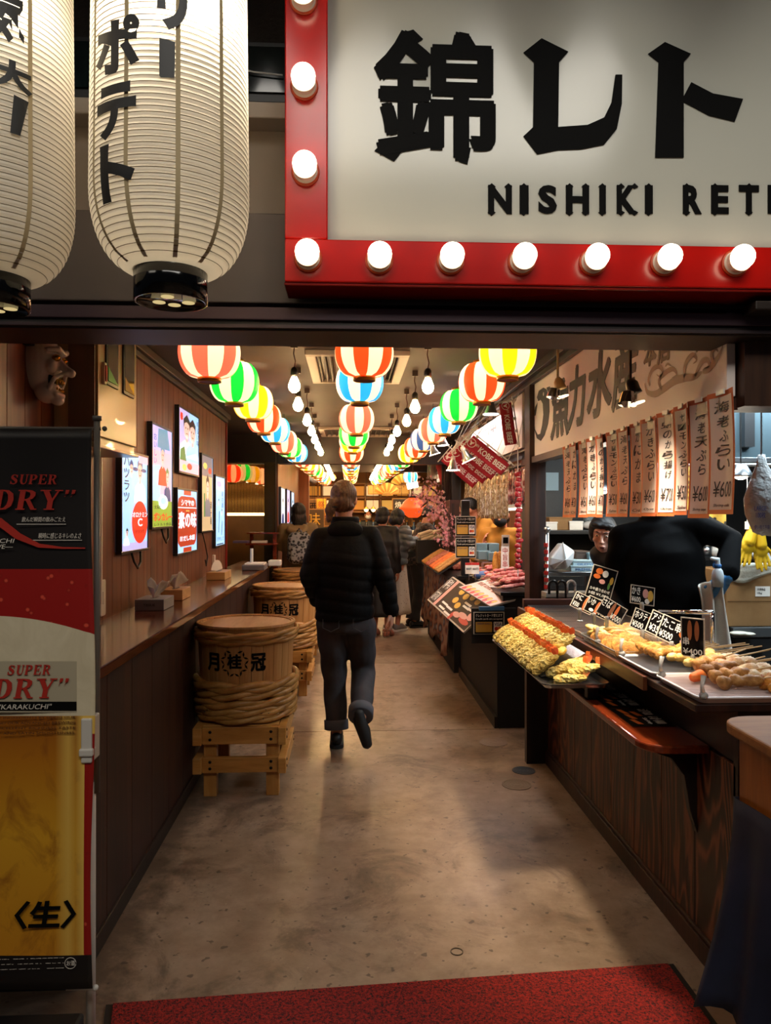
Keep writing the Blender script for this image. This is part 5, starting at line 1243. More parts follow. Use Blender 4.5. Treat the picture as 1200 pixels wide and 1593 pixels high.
# the protos sit at the origin: copies first need them there, so every copy is placed before the proto is moved
jobs = []
for i in range(nn):
    y = .06 + (TL - .20) * i / (nn - 1)
    jobs.append((MT @ TR(.006 + rn.uniform(-.004, .004), y + .10, .012, ry=-.22 + rn.uniform(-.04, .04), rz=-.18 + rn.uniform(-.05, .05)), 'panko fried shrimp with orange tail lying in the front row of the low tray', 'fried shrimps of the front row'))
for i in range(nn - 8):
    y = .26 + (TL - .30) * i / (nn - 9)
    jobs.append((MT @ TR(.118 + rn.uniform(-.006, .006), y, .030, ry=-.2 + rn.uniform(-.05, .05), rz=-.2 + rn.uniform(-.06, .06)), 'panko fried shrimp with orange tail lying in the back row of the low tray', 'fried shrimps of the back row'))
for i in range(9):
    jobs.append((Matrix.Translation((tx0, ty0, TZ)) @ TR(.045 + .022 * (i % 3) + .02 * (i // 5), .045 + .040 * (i % 5), .006 + .030 * (i // 5), ry=-.1 - .1 * (i // 5), rz=-.1 + rn.uniform(-.2, .2)), 'shorter heaped fried shrimp at the near right corner of the low tray', 'fried shrimps at the near corner'))
for i, (M, a, b) in enumerate(jobs): put_shrimp(i, M, a, b)
MY = random.Random(9)
cornp = None
for k in range(9):                                                        # yellow battered pieces between the rows
    M = MT @ TR(.150 + .01 * (k % 3), .16 + k * .09, .052, rx=MY.uniform(-.3, .3), rz=MY.uniform(0, 3))
    if cornp is None:
        mb = MB().ell((0, 0, .012), (.034, .022, .014), 14, 10); r = random.Random(5); mb.v = [p + V((r.uniform(-.002, .002),) * 3) for p in mb.v]
        cornp = tag(obj('squid_ring_fry', mb, M_yel, None, True), 'yellow battered piece tucked between the two shrimp rows', 'fried food', 'yellow pieces between the shrimps'); cornp.matrix_basis = M
    else:
        c = cornp.copy(); COL.objects.link(c); c.matrix_basis = M
# the upper deck: wire rack, clear dish, two pink-grey mesh trays
def deck_tray(px_far, px_near, name, label, m, mesh=None, mm=None, W=.42, X=1.055, h=.022):
    (xa, ya), (xb, yb) = px_far, px_near; a, b = PZ(xa, ya, .94), PZ(xb, yb, .94)
    M = FR((a.x, b.y, .932), (1, 0, 0), (0, 1, 0)); sh = Matrix.Identity(4)
    return tray(name, label, M, W, a.y - b.y, m, h, mesh, mm), M, a.y - b.y
D1 = PZ(1103, 1094, .935).y
def yat(px, x=1.05): d = x; return PX(px, 900, x).y
ya, yb, yc, yd, ye = D1, yat(1020), yat(963), yat(905), 4.40
dk = lambda y0, y1, nm, lb, m, **k: (tray(nm, lb, FR((1.045, y0, .932), (1, 0, 0), (0, 1, 0)), .46, y1 - y0, m, **k))
dk(ya + .0, yb - .02, 'food_tray', 'large nearest tray with fine wire mesh, mostly empty, on the counter deck', M_trayp, mesh=.011, mm=mat('mesh_pinkish', '#e6d2cf', .3, .2))
dk(yb, yc - .01, 'food_tray', 'pale mesh tray holding skewers of battered food, second from the near end', M_trayp, mesh=.012)
gl = N('clear_plastic'); gl.col('#f0efe8'); gl.set(rough=.08, trans=.85, ior=1.2)
dk(yc + .01, yd, 'food_dish', 'clear plastic dish heaped with fried cutlets on the counter deck', gl.m, h=.03)
rk = thing('wire_rack', 'steel wire cooling rack at the far end of the counter deck, empty', 'rack', (1.3, 4.1, .932))
obj('frame', MB().tube([V(p) for p in ((1.07, yd + .03, .95), (1.5, yd + .03, .95), (1.5, ye, .95), (1.07, ye, .95), (1.07, yd + .03, .95))], .004, 6), M_steel, rk)
wr = None
for k in range(34):
    x = 1.085 + k * .0122; M = rootM(rk).inverted() @ TR(x, (yd + ye) / 2 + .015, .95)
    if wr is None: wr = piece('wire', MB().bar((0, -(ye - yd) / 2 + .02, 0), (0, (ye - yd) / 2 - .02, 0), .003, .003), M_steel, rk, M)
    else: cp(wr, rk, M)
for k in range(6): obj('cross_wire', MB().bar((1.07, yd + .06 + k * (ye - yd - .1) / 5, .947), (1.5, yd + .06 + k * (ye - yd - .1) / 5, .947), .004, .004), M_steel, rk)
obj('drip_pan', MB().box(1.06, 1.51, yd + .02, ye + .0, .931, .937), mat('pan_brown', '#6b4a38', .3, .5), rk)
# foods
def blob(name, seed, rx, ry_, rz_, m, rough=.12, bumps=0):
    r = random.Random(seed); mb = MB().ell((0, 0, rz_ * .9), (rx, ry_, rz_), 18, 12)
    for k in range(bumps):
        a = r.uniform(0, 6.28); mb.ell((rx * .75 * math.cos(a), ry_ * .75 * math.sin(a), rz_ * r.uniform(.6, 1.3)), rx * r.uniform(.35, .55), 12, 8)
    return mb, m
def food(name, cat, proto, places, label, group, seed=1, parts=None):
    first_ = None
    for k, (p, e) in enumerate(places):
        M = TR(*p, *e)
        if first_ is None:
            mb, m = proto
            if parts or True:
                if len(mb.f) > 250: first_ = soft(name, mb, m, None, .006, 2)
                else: first_ = obj(name, mb, m, None, True)
            r = random.Random(seed)
            for v in first_.data.vertices: v.co += V((r.uniform(-1, 1), r.uniform(-1, 1), r.uniform(-1, 1))) * .0011
            tag(first_, label, cat, group); first_.matrix_basis = M
        else:
            c = first_.copy(); COL.objects.link(c); c.matrix_basis = M
R_ = random.Random(21)
Lc = yd - yc
mb, m = blob('x', 1, .052, .036, .011, M_crok)
pl = [((1.10 + .055 * (k % 2), yc + .05 + k * (Lc * .62) / 10, .955 + .012 * (k % 2)), (1.12, .25 * ((k % 3) - 1), R_.uniform(-.2, .35))) for k in range(11)]
pl += [((1.25 + .06 * (k % 2), yc + .06 + k * .07, .958), (.8, .2, R_.uniform(-.2, .2))) for k in range(9)]
food('fried_cutlet', 'fried food', (mb, m), pl, 'flat orange-brown breaded cutlet leaning in the clear dish', 'breaded cutlets in the clear dish')
mb, m = blob('x', 2, .058, .042, .016, M_bat)
pl = [((1.10 + .07 * (k % 3), yc + Lc * .62 + .03 + k * Lc * .03, .955 + .012 * (k % 2)), (R_.uniform(-.2, .5), .2, R_.uniform(0, 3))) for k in range(11)]
food('battered_piece', 'fried food', (mb, m), pl, 'pale yellow battered fish piece at the far end of the clear dish', 'pale battered pieces in the clear dish')
mk = wood('skewer_wood', '#b8905a', '#d0aa74', '#dcbb8a', axis='x', scale=20, rough=.6)
def skewers(places, fm, label, group, name='skewer', L=.27, nb=4, br=.024):
    root = None
    for k, (p, rz, ry) in enumerate(places):
        M = TR(*p, 0, ry, rz)
        if root is None:
            root = thing(name, label, 'skewer', (0, 0, 0), group)
            obj('stick', MB().tube([(.0, 0, .016), (L, 0, .022)], [.0028, .0024], 6), mk, root)
            mb = MB(); r = random.Random(len(label))
            for j in range(nb): [mb.ell((.02 + j * br * 1.5 + r.uniform(-.01, .01), r.uniform(-.014, .014), .018 + r.uniform(-.006, .008)), (br * r.uniform(.6, .9), br * r.uniform(.55, .9), br * r.uniform(.45, .7)), 10, 8) for _ in range(3)]
            o = soft('food', mb, fm, root, .006, 2)
            for v in o.data.vertices: v.co += V((r.uniform(-1, 1), r.uniform(-1, 1), r.uniform(-1, 1))) * .0012
            root.matrix_basis = M; root['label'] = ORD[0] + ' ' + label
        else: dup(root, M, ORD[k] + ' ' + label)
Lb = yc - yb
skewers([((1.16 + R_.uniform(-.02, .02), yb + .05 + k * .052, .952 + .008 * (k % 2)), R_.uniform(-.25, .15), -.12) for k in range(int((Lb - .06) / .052))], M_bat, 'pale battered skewer from the near end of the second tray, stick pointing inward', 'battered skewers in the second tray', L=.33)
skewers([((1.12, yb + Lb * .55 + k * .05, .962), .1 - .1 * k, -.1) for k in range(4)], M_crok, 'golden breaded skewer atop the pale ones, counted from the near end', 'golden skewers in the second tray')
La = yb - ya
skewers([((1.235 + .02 * (k % 2), ya + La * .52 + k * .045, .952 + .01 * (k % 3)), -.25 + .12 * k, -.12) for k in range(5)], M_squid, 'octopus skewer from the near end along the back of the nearest tray', 'octopus skewers in the nearest tray', L=.31, nb=3, br=.03)
skewers([((1.15, ya + .10 + k * .05, .952 + .008 * k), .18 * k - .1, -.12) for k in range(4)], M_kara, 'brown fried chicken skewer from the near edge of the nearest tray', 'fried chicken skewers', L=.26, nb=3, br=.03)
skewers([((1.28, ya + .04 + k * .05, .955), -.1 + .2 * k, -.1) for k in range(3)], M_crok, 'orange fried skewer right of the fried chicken, counted from the near edge', 'orange skewers right of the chicken', L=.2, nb=3, br=.028)
p = V((1.115, ya + .19, .955)); o = soft('shrimp_head_fry', MB().limb([(0, 0, .015), (.03, .01, .02), (.055, .03, .018)], [.016, .02, .012]), M_tail, None, .005, 2); o.matrix_basis = Matrix.Translation(p); tag(o, 'single bright orange fried piece behind the chicken skewers', 'fried food')

# menu cards standing among the food
def card(px, py, Y, w_, h_, tiltx, rz, roll, label, lines, shapes, big=False, stem=True):
    """px, py: where the middle of the card shows; Y its depth"""
    c = PY(px, py, Y); t = thing('menu_card', label, 'menu card', (c.x, c.y, .935))
    E = __import__('mathutils').Euler((0, 0, 0))
    Rm = Matrix.Rotation(rz, 4, 'Z') @ Matrix.Rotation(math.pi / 2 + tiltx, 4, 'X') @ Matrix.Rotation(roll, 4, 'Z')
    F = Matrix.Translation(c) @ Rm @ TR(-w_ / 2, -h_ / 2, 0)
    obj('backing', MB().prism(rect(0, 0, w_, h_), .003, F, 0, -.003), mat('card_edge', '#cdbfae', .4), t)
    flat('face', t, [rect(.004, .004, w_ - .004, h_ - .004)], mat('card_black', '#120f0e', .12), F, .0005, .0001)
    for m, x, y, rx, ry in shapes:
        z = .0009; mm = {'o': M_print_o, 'y': M_print_y, 'b': M_print_br, 'g': M_print_g, 'p': M_print_p, 'r': M_print_r, 'w': M_print_w}[m]
        flat('photo', t, [disc(x * w_, y * h_, rx * w_, 14, ry * h_)], mm, F, .0004, z)
    for s, x0, y0, x1, y1 in lines:
        mb = MB(); put_text(mb, s, x0 * w_, y0 * h_, x1 * w_, y1 * h_, F, t=.0004, z=.0012, fat=.012); obj('lettering', mb, M_print_w, t, fix=False)
    if stem:
        b = F @ V((w_ / 2, 0, -.002)); cl = N('clip_clear') if 'clip_clear' not in _M else None
        if cl: cl.col('#e8e2da'); cl.set(rough=.1, trans=.6); _M['clip_clear'] = cl.m
        obj('clip', MB().tube([b + V((0, 0, .012)), b, V((b.x, b.y, max(.937, b.z - .05)))], [.007, .010, .006], 10).ell((b.x, b.y, max(.940, b.z - .05)), (.016, .016, .006), 12, 6), _M['clip_clear'], t, True)
card(935, 912, 3.62, .125, .195, -.12, -.12, -.30, 'tall black menu card with orange vegetables printed on top, tallest card on the counter', [('カキ盛り合わせ', .1, .36, .9, .44), ('5個 ¥1,000', .1, .24, .9, .32), ('OYSTER', .12, .08, .88, .18)], [('o', .3, .86, .14, .08), ('o', .25, .72, .14, .06), ('w', .55, .83, .12, .09), ('y', .85, .7, .07, .1), ('p', .5, .62, .12, .06), ('g', .8, .56, .05, .1)])
card(908, 938, 3.5, .105, .085, -.5, -.1, -.50, 'white lettered card with orange crab stick, left below the tall card', [('かに', .08, .55, .4, .9), ('¥300', .08, .1, .36, .4)], [('o', .6, .5, .09, .45), ('p', .75, .5, .06, .4)])
card(930, 945, 3.4, .11, .085, -.5, -.1, -.50, 'dark card with long orange skewer, second of the slanted cards', [('いか', .05, .5, .36, .9), ('¥400', .6, .1, .95, .4)], [('o', .5, .4, .08, .46), ('w', .3, .2, .1, .1)])
card(952, 950, 3.26, .115, .09, -.45, -.1, -.60, 'slanted dark card with grilled fish strip and white tag, third of the slanted cards', [('さば', .05, .5, .4, .92), ('¥500', .55, .08, .95, .4)], [('b', .5, .5, .07, .5), ('o', .68, .55, .06, .4)])
card(1000, 926, 3.2, .105, .085, -.35, -.1, -.15, 'small wide card with two pale oysters standing behind the others', [('かき', .06, .5, .4, .9), ('¥600', .06, .1, .42, .38)], [('p', .62, .6, .12, .25), ('y', .82, .5, .12, .3), ('w', .7, .2, .1, .14)])
card(1005, 968, 3.05, .115, .095, -.5, -.05, -.45, 'slanted dark card with pink food pictures above the cutlets', [('ホタテ', .06, .52, .5, .9), ('¥500', .06, .1, .45, .38)], [('o', .68, .75, .14, .12), ('p', .82, .55, .12, .12), ('w', .66, .4, .1, .1)])
card(1033, 975, 2.92, .125, .105, -.5, -.05, -.5, 'slanted black card with large white letters in the middle of the row', [('アジフライ', .06, .55, .92, .9), ('¥350', .08, .12, .5, .42)], [('b', .75, .25, .16, .12)])
card(1052, 984, 2.78, .13, .105, -.5, -.05, -.5, 'slanted black card with octopus picture beside the thin brown card', [('たこ串', .06, .5, .6, .9), ('¥500', .06, .1, .45, .38)], [('o', .75, .5, .16, .14), ('p', .8, .25, .12, .12)])
card(1078, 992, 2.56, .085, .14, .02, -.85, 0, 'upright dark card seen from the side with brown sausages, before the skewers', [('¥400', .1, .08, .9, .22), ('串', .1, .3, .35, .5)], [('b', .38, .68, .1, .26), ('b', .68, .68, .1, .26)])
# chrome handle rail behind the cards, clear stand clips at the tray fronts
a, b = PY(1026, 951, 3.0), PY(1109, 953, 2.75)
t = thing('handle_rail', 'chrome handle rail standing behind the menu cards in front of the black apron', 'rail', (a + b) / 2 * 1.0)
obj('bar', MB().tube([a, b], .0085, 12), M_chrome, t, True)
for p in (a, b): obj('post', MB().tube([p, p + V((.0, 0, -.03)), V((p.x, p.y, .93))], .008, 10), M_chrome, t, True)
for k, (x, y, Y) in enumerate(((1095, 1062, 2.22), (1030, 1040, 2.52), (968, 985, 2.98), (930, 985, 3.3))):
    p = PX(x, y, 1.055); o = obj('clear_clip', MB().tube([V((1.055, p.y, .955)), V((1.05, p.y, .985)), V((1.06, p.y + .01, 1.015))], [.010, .005, .009], 8).ell((1.055, p.y, .958), (.014, .014, .012), 10, 6), _M['clip_clear'], None, True)
    tag(o, 'empty clear plastic card clip on the rim of the trays', 'clip', 'empty card clips')
# ---------------------------------------------------------------- the butcher's stall
bc = thing('butcher_counter', 'black butcher counter with meat heaped on top, between the post and the walking woman', 'counter', (1.2, 6.0, 0))
obj('body', MB().box(1.03, 1.27, 5.14, 6.85, 0.0, .80).box(1.07, 1.27, 5.14, 6.85, .80, .93), M_blackm, bc, bev=.004)
obj('end_panel', MB().box(.845, 1.16, 5.115, 5.14, .60, .845), M_blackm, bc, bev=.003)
obj('ledge', MB().box(.87, 1.07, 5.14, 6.85, .60, .64), M_blackm, bc, bev=.004)
obj('table_top', MB().box(1.05, 1.29, 5.12, 6.86, .93, .955), M_black, bc, bev=.004)
obj('kickboard', MB().box(1.01, 1.03, 5.14, 6.85, 0, .08), M_trimd, bc)
M_meat = fry('raw_meat', '#b3403a', '#d4706a', '#efb4a8', 45, .3); M_meat2 = fry('seared_meat', '#8a2f22', '#b9573f', '#e39a72', 40, .5)
def meat_item():
    t = thing('meat_skewer', '-', 'meat skewer'); mb = MB(); r = random.Random(4)
    for j in range(4): mb.ell((.03 + j * .042, r.uniform(-.006, .006), .02), (.03, .024, .017), 10, 8)
    o = soft('meat', mb, M_meat, t, .008, 2); obj('stick', MB().tube([(-.03, 0, .02), (.2, 0, .02)], .003, 6), mk, t); return t
mt = meat_item(); R2 = random.Random(5); J = []
for k in range(34):
    y = 5.2 + (k // 2) * .075; x = 1.065 + .06 * (k % 2); h = .96 + .02 * (k % 3) + (.03 if k % 2 else 0)
    J.append(TR(x + R2.uniform(-.02, .02), y, h, 0, -.12, R2.uniform(-.5, .35)))
for k, M in enumerate(J[1:]): dup(mt, M, 'pink raw meat skewer heaped on the black butcher counter', 'meat skewers on the butcher counter')
mt.matrix_basis = J[0]; mt['label'] = 'pink raw meat skewer heaped on the black butcher counter'; mt['group'] = 'meat skewers on the butcher counter'
def board4(name, label, TL, TRr, BR, BL, m):
    t = thing(name, label, 'poster', (TL + BR) / 2); W = ((TRr - TL).length + (BR - BL).length) / 2; H = ((TL - BL).length + (TRr - BR).length) / 2
    F = FR(BL, (BR - BL) , (TL - BL))
    obj('board', MB().box(0, W, 0, H, -.012, 0, 0, F), mat('board_edge', '#b9ab9c', .5), t); flat('face', t, [rect(.012, .012, W - .012, H - .012)], m, F, .001, .0002); return t, F, W, H
t, F, W, H = board4('meat_poster', 'dark brown slanted poster of meat cuts hung on the front of the butcher counter', PY(684, 902, 6.5), PY(743, 935, 5.35), PY(721, 984, 5.15), PY(665, 933, 6.3), mat('poster_brown', '#2e1f18', .6, spec=.2))
def spots(t, F, W, H, m, items, z=.0016, n=10): flat('photo', t, [disc(x * W, y * H, rx * W, n, ry * H) for x, y, rx, ry in items], m, F, .0005, z)
spots(t, F, W, H, M_print_y, [(.42, .78, .05, .1), (.55, .74, .05, .1), (.66, .82, .045, .09), (.78, .8, .045, .09), (.45, .5, .05, .1), (.56, .42, .05, .1)]); spots(t, F, W, H, M_print_p, [(.78, .3, .09, .08), (.9, .42, .06, .14), (.68, .22, .07, .08)], .0018); spots(t, F, W, H, M_print_r, [(.86, .2, .1, .08), (.62, .12, .03, .14)], .0017)
flat('price_tag', t, [rect(x * W, y * H, (x + .14) * W, (y + .06) * H) for x, y in ((.62, .58), (.74, .5), (.28, .22), (.42, .2), (.3, .08), (.46, .05), (.64, .48))], M_print_w, F, .0006, .002)
flat('margin', t, [rect(.16 * W, .02 * H, .22 * W, .98 * H)], M_print_p, F, .0006, .001); letters('lettering', t, [('神戸牛串', .03 * W, .55 * H, .14 * W, .92 * H, dict(keep=False)), ('おすすめ', .03 * W, .1 * H, .14 * W, .45 * H)], M_print_w, F @ TR(z=.002))
t, F, W, H = board4('meat_poster', 'pale pink price list printed with yellow and red skewers, above the brown poster', PY(747, 894, 5.85), PY(783, 914, 5.28), PY(763, 943, 5.10), PY(714, 913, 5.65), mat('poster_pink', '#dcb6a6', .4))
spots(t, F, W, H, M_print_r, [(.1 + .13 * k, .16, .05, .16) for k in range(7)]); spots(t, F, W, H, M_print_y, [(.12 + .13 * k, .22, .035, .09) for k in range(7)], .002)
letters('lettering', t, [('牛串 ¥800', .06 * W, .75 * H, .45 * W, .92 * H), ('上串 ¥1200', .5 * W, .75 * H, .92 * W, .92 * H), ('特選 ¥2000', .06 * W, .5 * H, .45 * W, .68 * H), ('極上 ¥3000', .5 * W, .5 * H, .92 * W, .68 * H)], M_print_br, F @ TR(z=.002))
def card_sign(px0, py0, px1, py1, Y, label, name='card_sign', back=.01):
    a, b = PY(px0, py1, Y), PY(px1, py0, Y); W, H = b.x - a.x, b.z - a.z; F = FR(a, (1, 0, 0), (0, 0, 1))
    t = thing(name, label, 'sign', (a + b) / 2)
    obj('frame', MB().box(0, W, 0, H, -.012, 0, 0, F), mat('frame_pale', '#c9bfb2', .4), t); flat('face', t, [rect(.03 * W, .03 * H, .97 * W, .97 * H)], M_print_k, F, .001, .0004)
    flat('gold_card', t, [rrect(.07 * W, .1 * H, .6 * W, .56 * H, .02 * W)], mat('gold_card', '#c79a3e', .4), F, .001, .0012); flat('white_card', t, [rrect(.65 * W, .1 * H, .93 * W, .56 * H, .02 * W)], M_print_w, F, .001, .0012)
    flat('red_disc', t, [disc(.74 * W, .25 * H, .065 * W, 16)], M_print_r, F, .0006, .0022); flat('orange_disc', t, [disc(.84 * W, .25 * H, .065 * W, 16)], M_print_o, F, .0006, .0023)
    letters('lettering', t, [('クレジットカード使えます', .07 * W, .78 * H, .93 * W, .92 * H), ('Credit cards are accepted', .07 * W, .64 * H, .93 * W, .73 * H)], M_print_w, F @ TR(z=.001))
    letters('lettering', t, [('VISA', .67 * W, .38 * H, .91 * W, .53 * H, dict(fat=.02)), ('CREDIT CARD', .1 * W, .45 * H, .56 * W, .52 * H)], mat('visa_blue', '#1d2f6b'), F @ TR(z=.0022))
    return t, F, W, H
card_sign(737, 952, 785, 987, 5.10, 'black credit card sign on the end of the butcher counter')
o = obj('blue_strip', MB().box(PY(746, 948, 5.1).x, PY(785, 948, 5.1).x, 5.10, 5.125, PY(746, 950, 5.1).z, PY(746, 944, 5.1).z), mat('blue_tape', '#3e6f9f', .5)); tag(o, 'blue strip on the butcher counter just above the lower card sign', 'strip')
# post with two more card signs
pz = PY(725, 870, 6.3); t = thing('sign_post', 'black post on the butcher counter carrying two card signs', 'post', (pz.x, 6.3, .955)); obj('post', MB().box(pz.x - .035, pz.x + .035, 6.31, 6.37, .955, 1.62), M_black, t, bev=.003); obj('foot', MB().box(pz.x - .07, pz.x + .07, 6.28, 6.40, .955, .97), M_black, t)
card_sign(709, 803, 741, 834, 6.295, 'upper card sign on the post, black on top'); card_sign(709, 837, 741, 868, 6.29, 'lower card sign on the post, white framed')
# tall price tags, trays and boxes on the counter
for k, (x, y, Y, hh, lb) in enumerate(((730, 884, 5.9, .09, 'small red and white price card on the meat, left one of two'), (740, 884, 5.8, .09, 'small red and white price card on the meat, right one of two'))):
    p = PY(x, y, Y); t = thing('price_card', lb, 'price card', p); F = FR((p.x - .03, Y, p.z - hh / 2), (1, 0, 0), (0, 0, 1)); obj('card', MB().box(0, .06, 0, hh, -.003, 0, 0, F), M_print_w, t); flat('header', t, [rect(0, hh * .78, .06, hh)], M_print_r, F); letters('lettering', t, [('800円', .008, .03, .052, .05)], M_print_k, F @ TR(z=.0008)); obj('pin', MB().cyl((p.x, Y, p.z - hh / 2), (p.x, Y, .97), .003, n=6), M_steel, t)
p = PY(786, 866, 5.6); t = thing('price_card', 'white tag with big black letters beside the bread sticks', 'price card', p); F = FR((p.x - .03, 5.6, p.z - .09), (1, 0, 0), (0, 0, 1)); obj('card', MB().box(0, .06, 0, .17, -.003, 0, 0, F), M_print_w, t); letters('lettering', t, [('中\n旨\n串', .012, .01, .048, .16)], M_print_r, F @ TR(z=.0008)); obj('pin', MB().cyl((p.x, 5.6, p.z - .09), (p.x, 5.6, .97), .003, n=6), M_steel, t)
p = PY(787, 849, 6.1); t = thing('price_card', 'slim black and white card standing highest near the red garland', 'price card', p); F = FR((p.x - .035, 6.1, p.z - .06), (.95, .2, 0), (.2, 0, 1)); obj('card', MB().box(0, .07, 0, .15, -.003, 0, 0, F), M_print_w, t); flat('photo', t, [rect(.012, .02, .058, .06), rect(.012, .08, .058, .13)], M_print_k, F); obj('pin', MB().cyl((p.x, 6.1, p.z - .06), (p.x, 6.1, .97), .003, n=6), M_steel, t)
p = PY(775, 872, 5.9)
for k in range(4):
    q = V((p.x - .02 + .022 * k, 5.88 + .03 * k, .985)); o = obj('bread_stick', MB().limb([q, q + V((.01 * k - .01, 0, .12 + .03 * (k % 2))), q + V((.016 * k, .01, .2))], [.02, .024, .017], 10), M_crok if k != 2 else M_bat, None, True); tag(o, 'golden crusty stick standing upright among the meat', 'bread stick', 'crusty sticks')
for k, (x, y, Y) in enumerate(((750, 850, 6.55), (765, 850, 6.55), (752, 862, 6.4), (768, 864, 6.35))):
    p = PY(x, y, Y); o = obj('clear_case', MB().box(p.x - .055, p.x + .055, Y - .07, Y + .07, p.z - .045, p.z + .03), mat('case_blue', '#8fb3bf', .12, trans=.3), bev=.006); tag(o, 'pale blue clear plastic case behind the meat, before the mustard uniform', 'case', 'clear cases on the butcher counter')
q = thing('case_stand', 'steel stand carrying the pale blue cases', 'stand', (1.27, 6.5, .955)); p0, p1 = PY(743, 870, 6.5), PY(777, 870, 6.5); obj('shelf', MB().box(p0.x, p1.x, 6.25, 6.65, p0.z - .02, p0.z - .008), M_steel, q); obj('leg', MB().box(p0.x, p0.x + .02, 6.3, 6.32, .955, p0.z - .02), M_steel, q); obj('leg', MB().box(p1.x - .02, p1.x, 6.6, 6.62, .955, p0.z - .02), M_steel, q)
p = PY(755, 876, 5.95); o = soft('blue_bag', MB().ell((p.x, 5.98, 1.0), (.09, .06, .04)).ell((p.x + .07, 5.95, .995), (.05, .05, .03)), mat('bag_blue', '#2d4f86', .5), None, .01, 3); tag(o, 'crumpled blue bag lying behind the meat', 'bag')
p = PY(707, 893, 6.2); o = soft('salad_pile', MB().ell((1.1, 6.3, .975), (.05, .06, .03)).ell((1.11, 6.45, .98), (.05, .07, .03)).ell((1.1, 6.6, .975), (.05, .06, .025)), fry('garnish', '#5b7a2e', '#c9b27e', '#efd9b8', 30, .4), None, .01, 3); tag(o, 'heap of pale garnish and greens at the far front of the butcher counter', 'food')
# garland of red tied meat netting hanging by the post
p = PY(806, 745, 5.16); t = thing('red_garland', 'red and white knotted garland hanging down beside the dark post', 'garland', p); kn = None
for k in range(19):
    M = TR(p.x + .008 * (k % 2), 5.16, 1.78 - k * .036, rz=k * .9, rx=.5 * (-1) ** k)
    if kn is None: kn = piece('knot', MB().ell((0, 0, 0), (.026, .017, .02), 12, 8, 0).ell((.012, .01, .008), (.014, .012, .016), 10, 6), [mat('garland_red', '#a81f28', .4)], t, rootM(t).inverted() @ M, smooth=True)
    else: cp(kn, t, rootM(t).inverted() @ M)
ty = None
for k in range(18):
    M = TR(p.x + .004, 5.16, 1.762 - k * .036)
    if ty is None: ty = piece('tie', MB().lathe([(.010, -.006), (.015, 0), (.010, .006)], 10, cap=False), mat('garland_white', '#d9c4bd', .6), t, rootM(t).inverted() @ M)
    else: cp(ty, t, rootM(t).inverted() @ M)
obj('string', MB().cyl((p.x, 5.16, 1.06), (p.x, 5.16, 1.97), .003, n=6), M_flagw, t)
# rail with hanging packs and shelf with steel shades
rl = thing('hanging_rail', 'black rail under the stall board from which shiny packs hang', 'rail', (1.36, 6.3, 1.9)); obj('rail', MB().box(1.33, 1.345, 5.2, 8.6, 1.885, 1.90), M_black, rl); 
for y in (5.3, 6.9, 8.4): obj('hanger', MB().box(1.333, 1.343, y, y + .012, 1.90, 1.97), M_black, rl)
foil = N('foil_pack'); v = foil.coord(rnd=True); foil.col(foil.ramp(foil.noise(v, 18, 3, .6), [(.4, '#d8c9a0'), (.52, '#8d6e3c'), (.62, '#f0e6cc')])); foil.set(rough=.18, metal=.35); foil.bump(foil.noise(v, 30, 2), .6, .01)
foil2 = N('dark_pack'); v = foil2.coord(rnd=True); foil2.col(foil2.ramp(foil2.noise(v, 14, 3, .6), [(.4, '#3a2521'), (.52, '#a85a50'), (.62, '#e3c9bd')])); foil2.set(rough=.2)
pk_ = {}
for k in range(26):
    y = 5.27 + k * .125; kind = 'dark_pack' if k < 7 else 'foil_pack'; h_ = (.28 if k < 7 else .34 + .06 * (k % 3)); M = TR(1.337 - .012, y, 1.88, rz=.15 * (-1) ** k)
    lb = 'dark meat pack hanging from the rail near the post' if k < 7 else 'shiny foil skewer pack hanging from the rail under the flags'
    if kind not in pk_:
        t = thing('hanging_pack', lb, 'pack', (0, 0, 0), lb + 's'); obj('pouch', MB().grid(lambda u, w_: V((-.012 * math.sin(math.pi * w_) * math.sin(math.pi * u), (u - .5) * .1, -.02 - w_ * h_)), 6, 10), foil.m if kind == 'foil_pack' else foil2.m, t, True).modifiers.new('s', 'SOLIDIFY').thickness = .012
        obj('header_card', MB().box(-.002, .002, -.05, .05, -.05, -.0), M_print_w if kind == 'foil_pack' else M_print_k, t); obj('hook', MB().tube([(0, 0, 0), (.0, 0, .02), (.012, 0, .03)], .0025, 6), M_steel, t); pk_[kind] = t; t.matrix_basis = M
    else: dup(pk_[kind], M)
sf = thing('lit_shelf', 'steel shelf with a lit strip below, over the mustard uniforms', 'shelf', (1.5, 6.4, 1.55)); a, b = PY(738, 790, 6.9), PY(808, 788, 5.7)
obj('shelf_board', MB().box(1.40, 1.62, 5.85, 6.75, 1.555, 1.57), M_steel, sf); obj('light_strip', MB().box(1.405, 1.43, 5.85, 6.75, 1.535, 1.553), mat('strip_lit', '#fff4e8', .4, emit=5), sf); obj('bracket', MB().box(1.6, 1.62, 5.85, 5.88, 1.57, 2.43).box(1.6, 1.62, 6.72, 6.75, 1.57, 2.43), M_black, sf)
dm = None
for k in range(4):
    M = TR(1.5, 5.98 + k * .21, 1.571)
    if dm is None: dm = tag(obj('steel_bowl', MB().lathe([(.085, 0), (.08, .02), (.055, .06), (.02, .085), (.0005, .09)], 22), M_steel, None, True), 'upturned steel bowl on the lit shelf', 'bowl', 'upturned bowls on the lit shelf'); dm.matrix_basis = M
    else: c = dm.copy(); COL.objects.link(c); c.matrix_basis = M
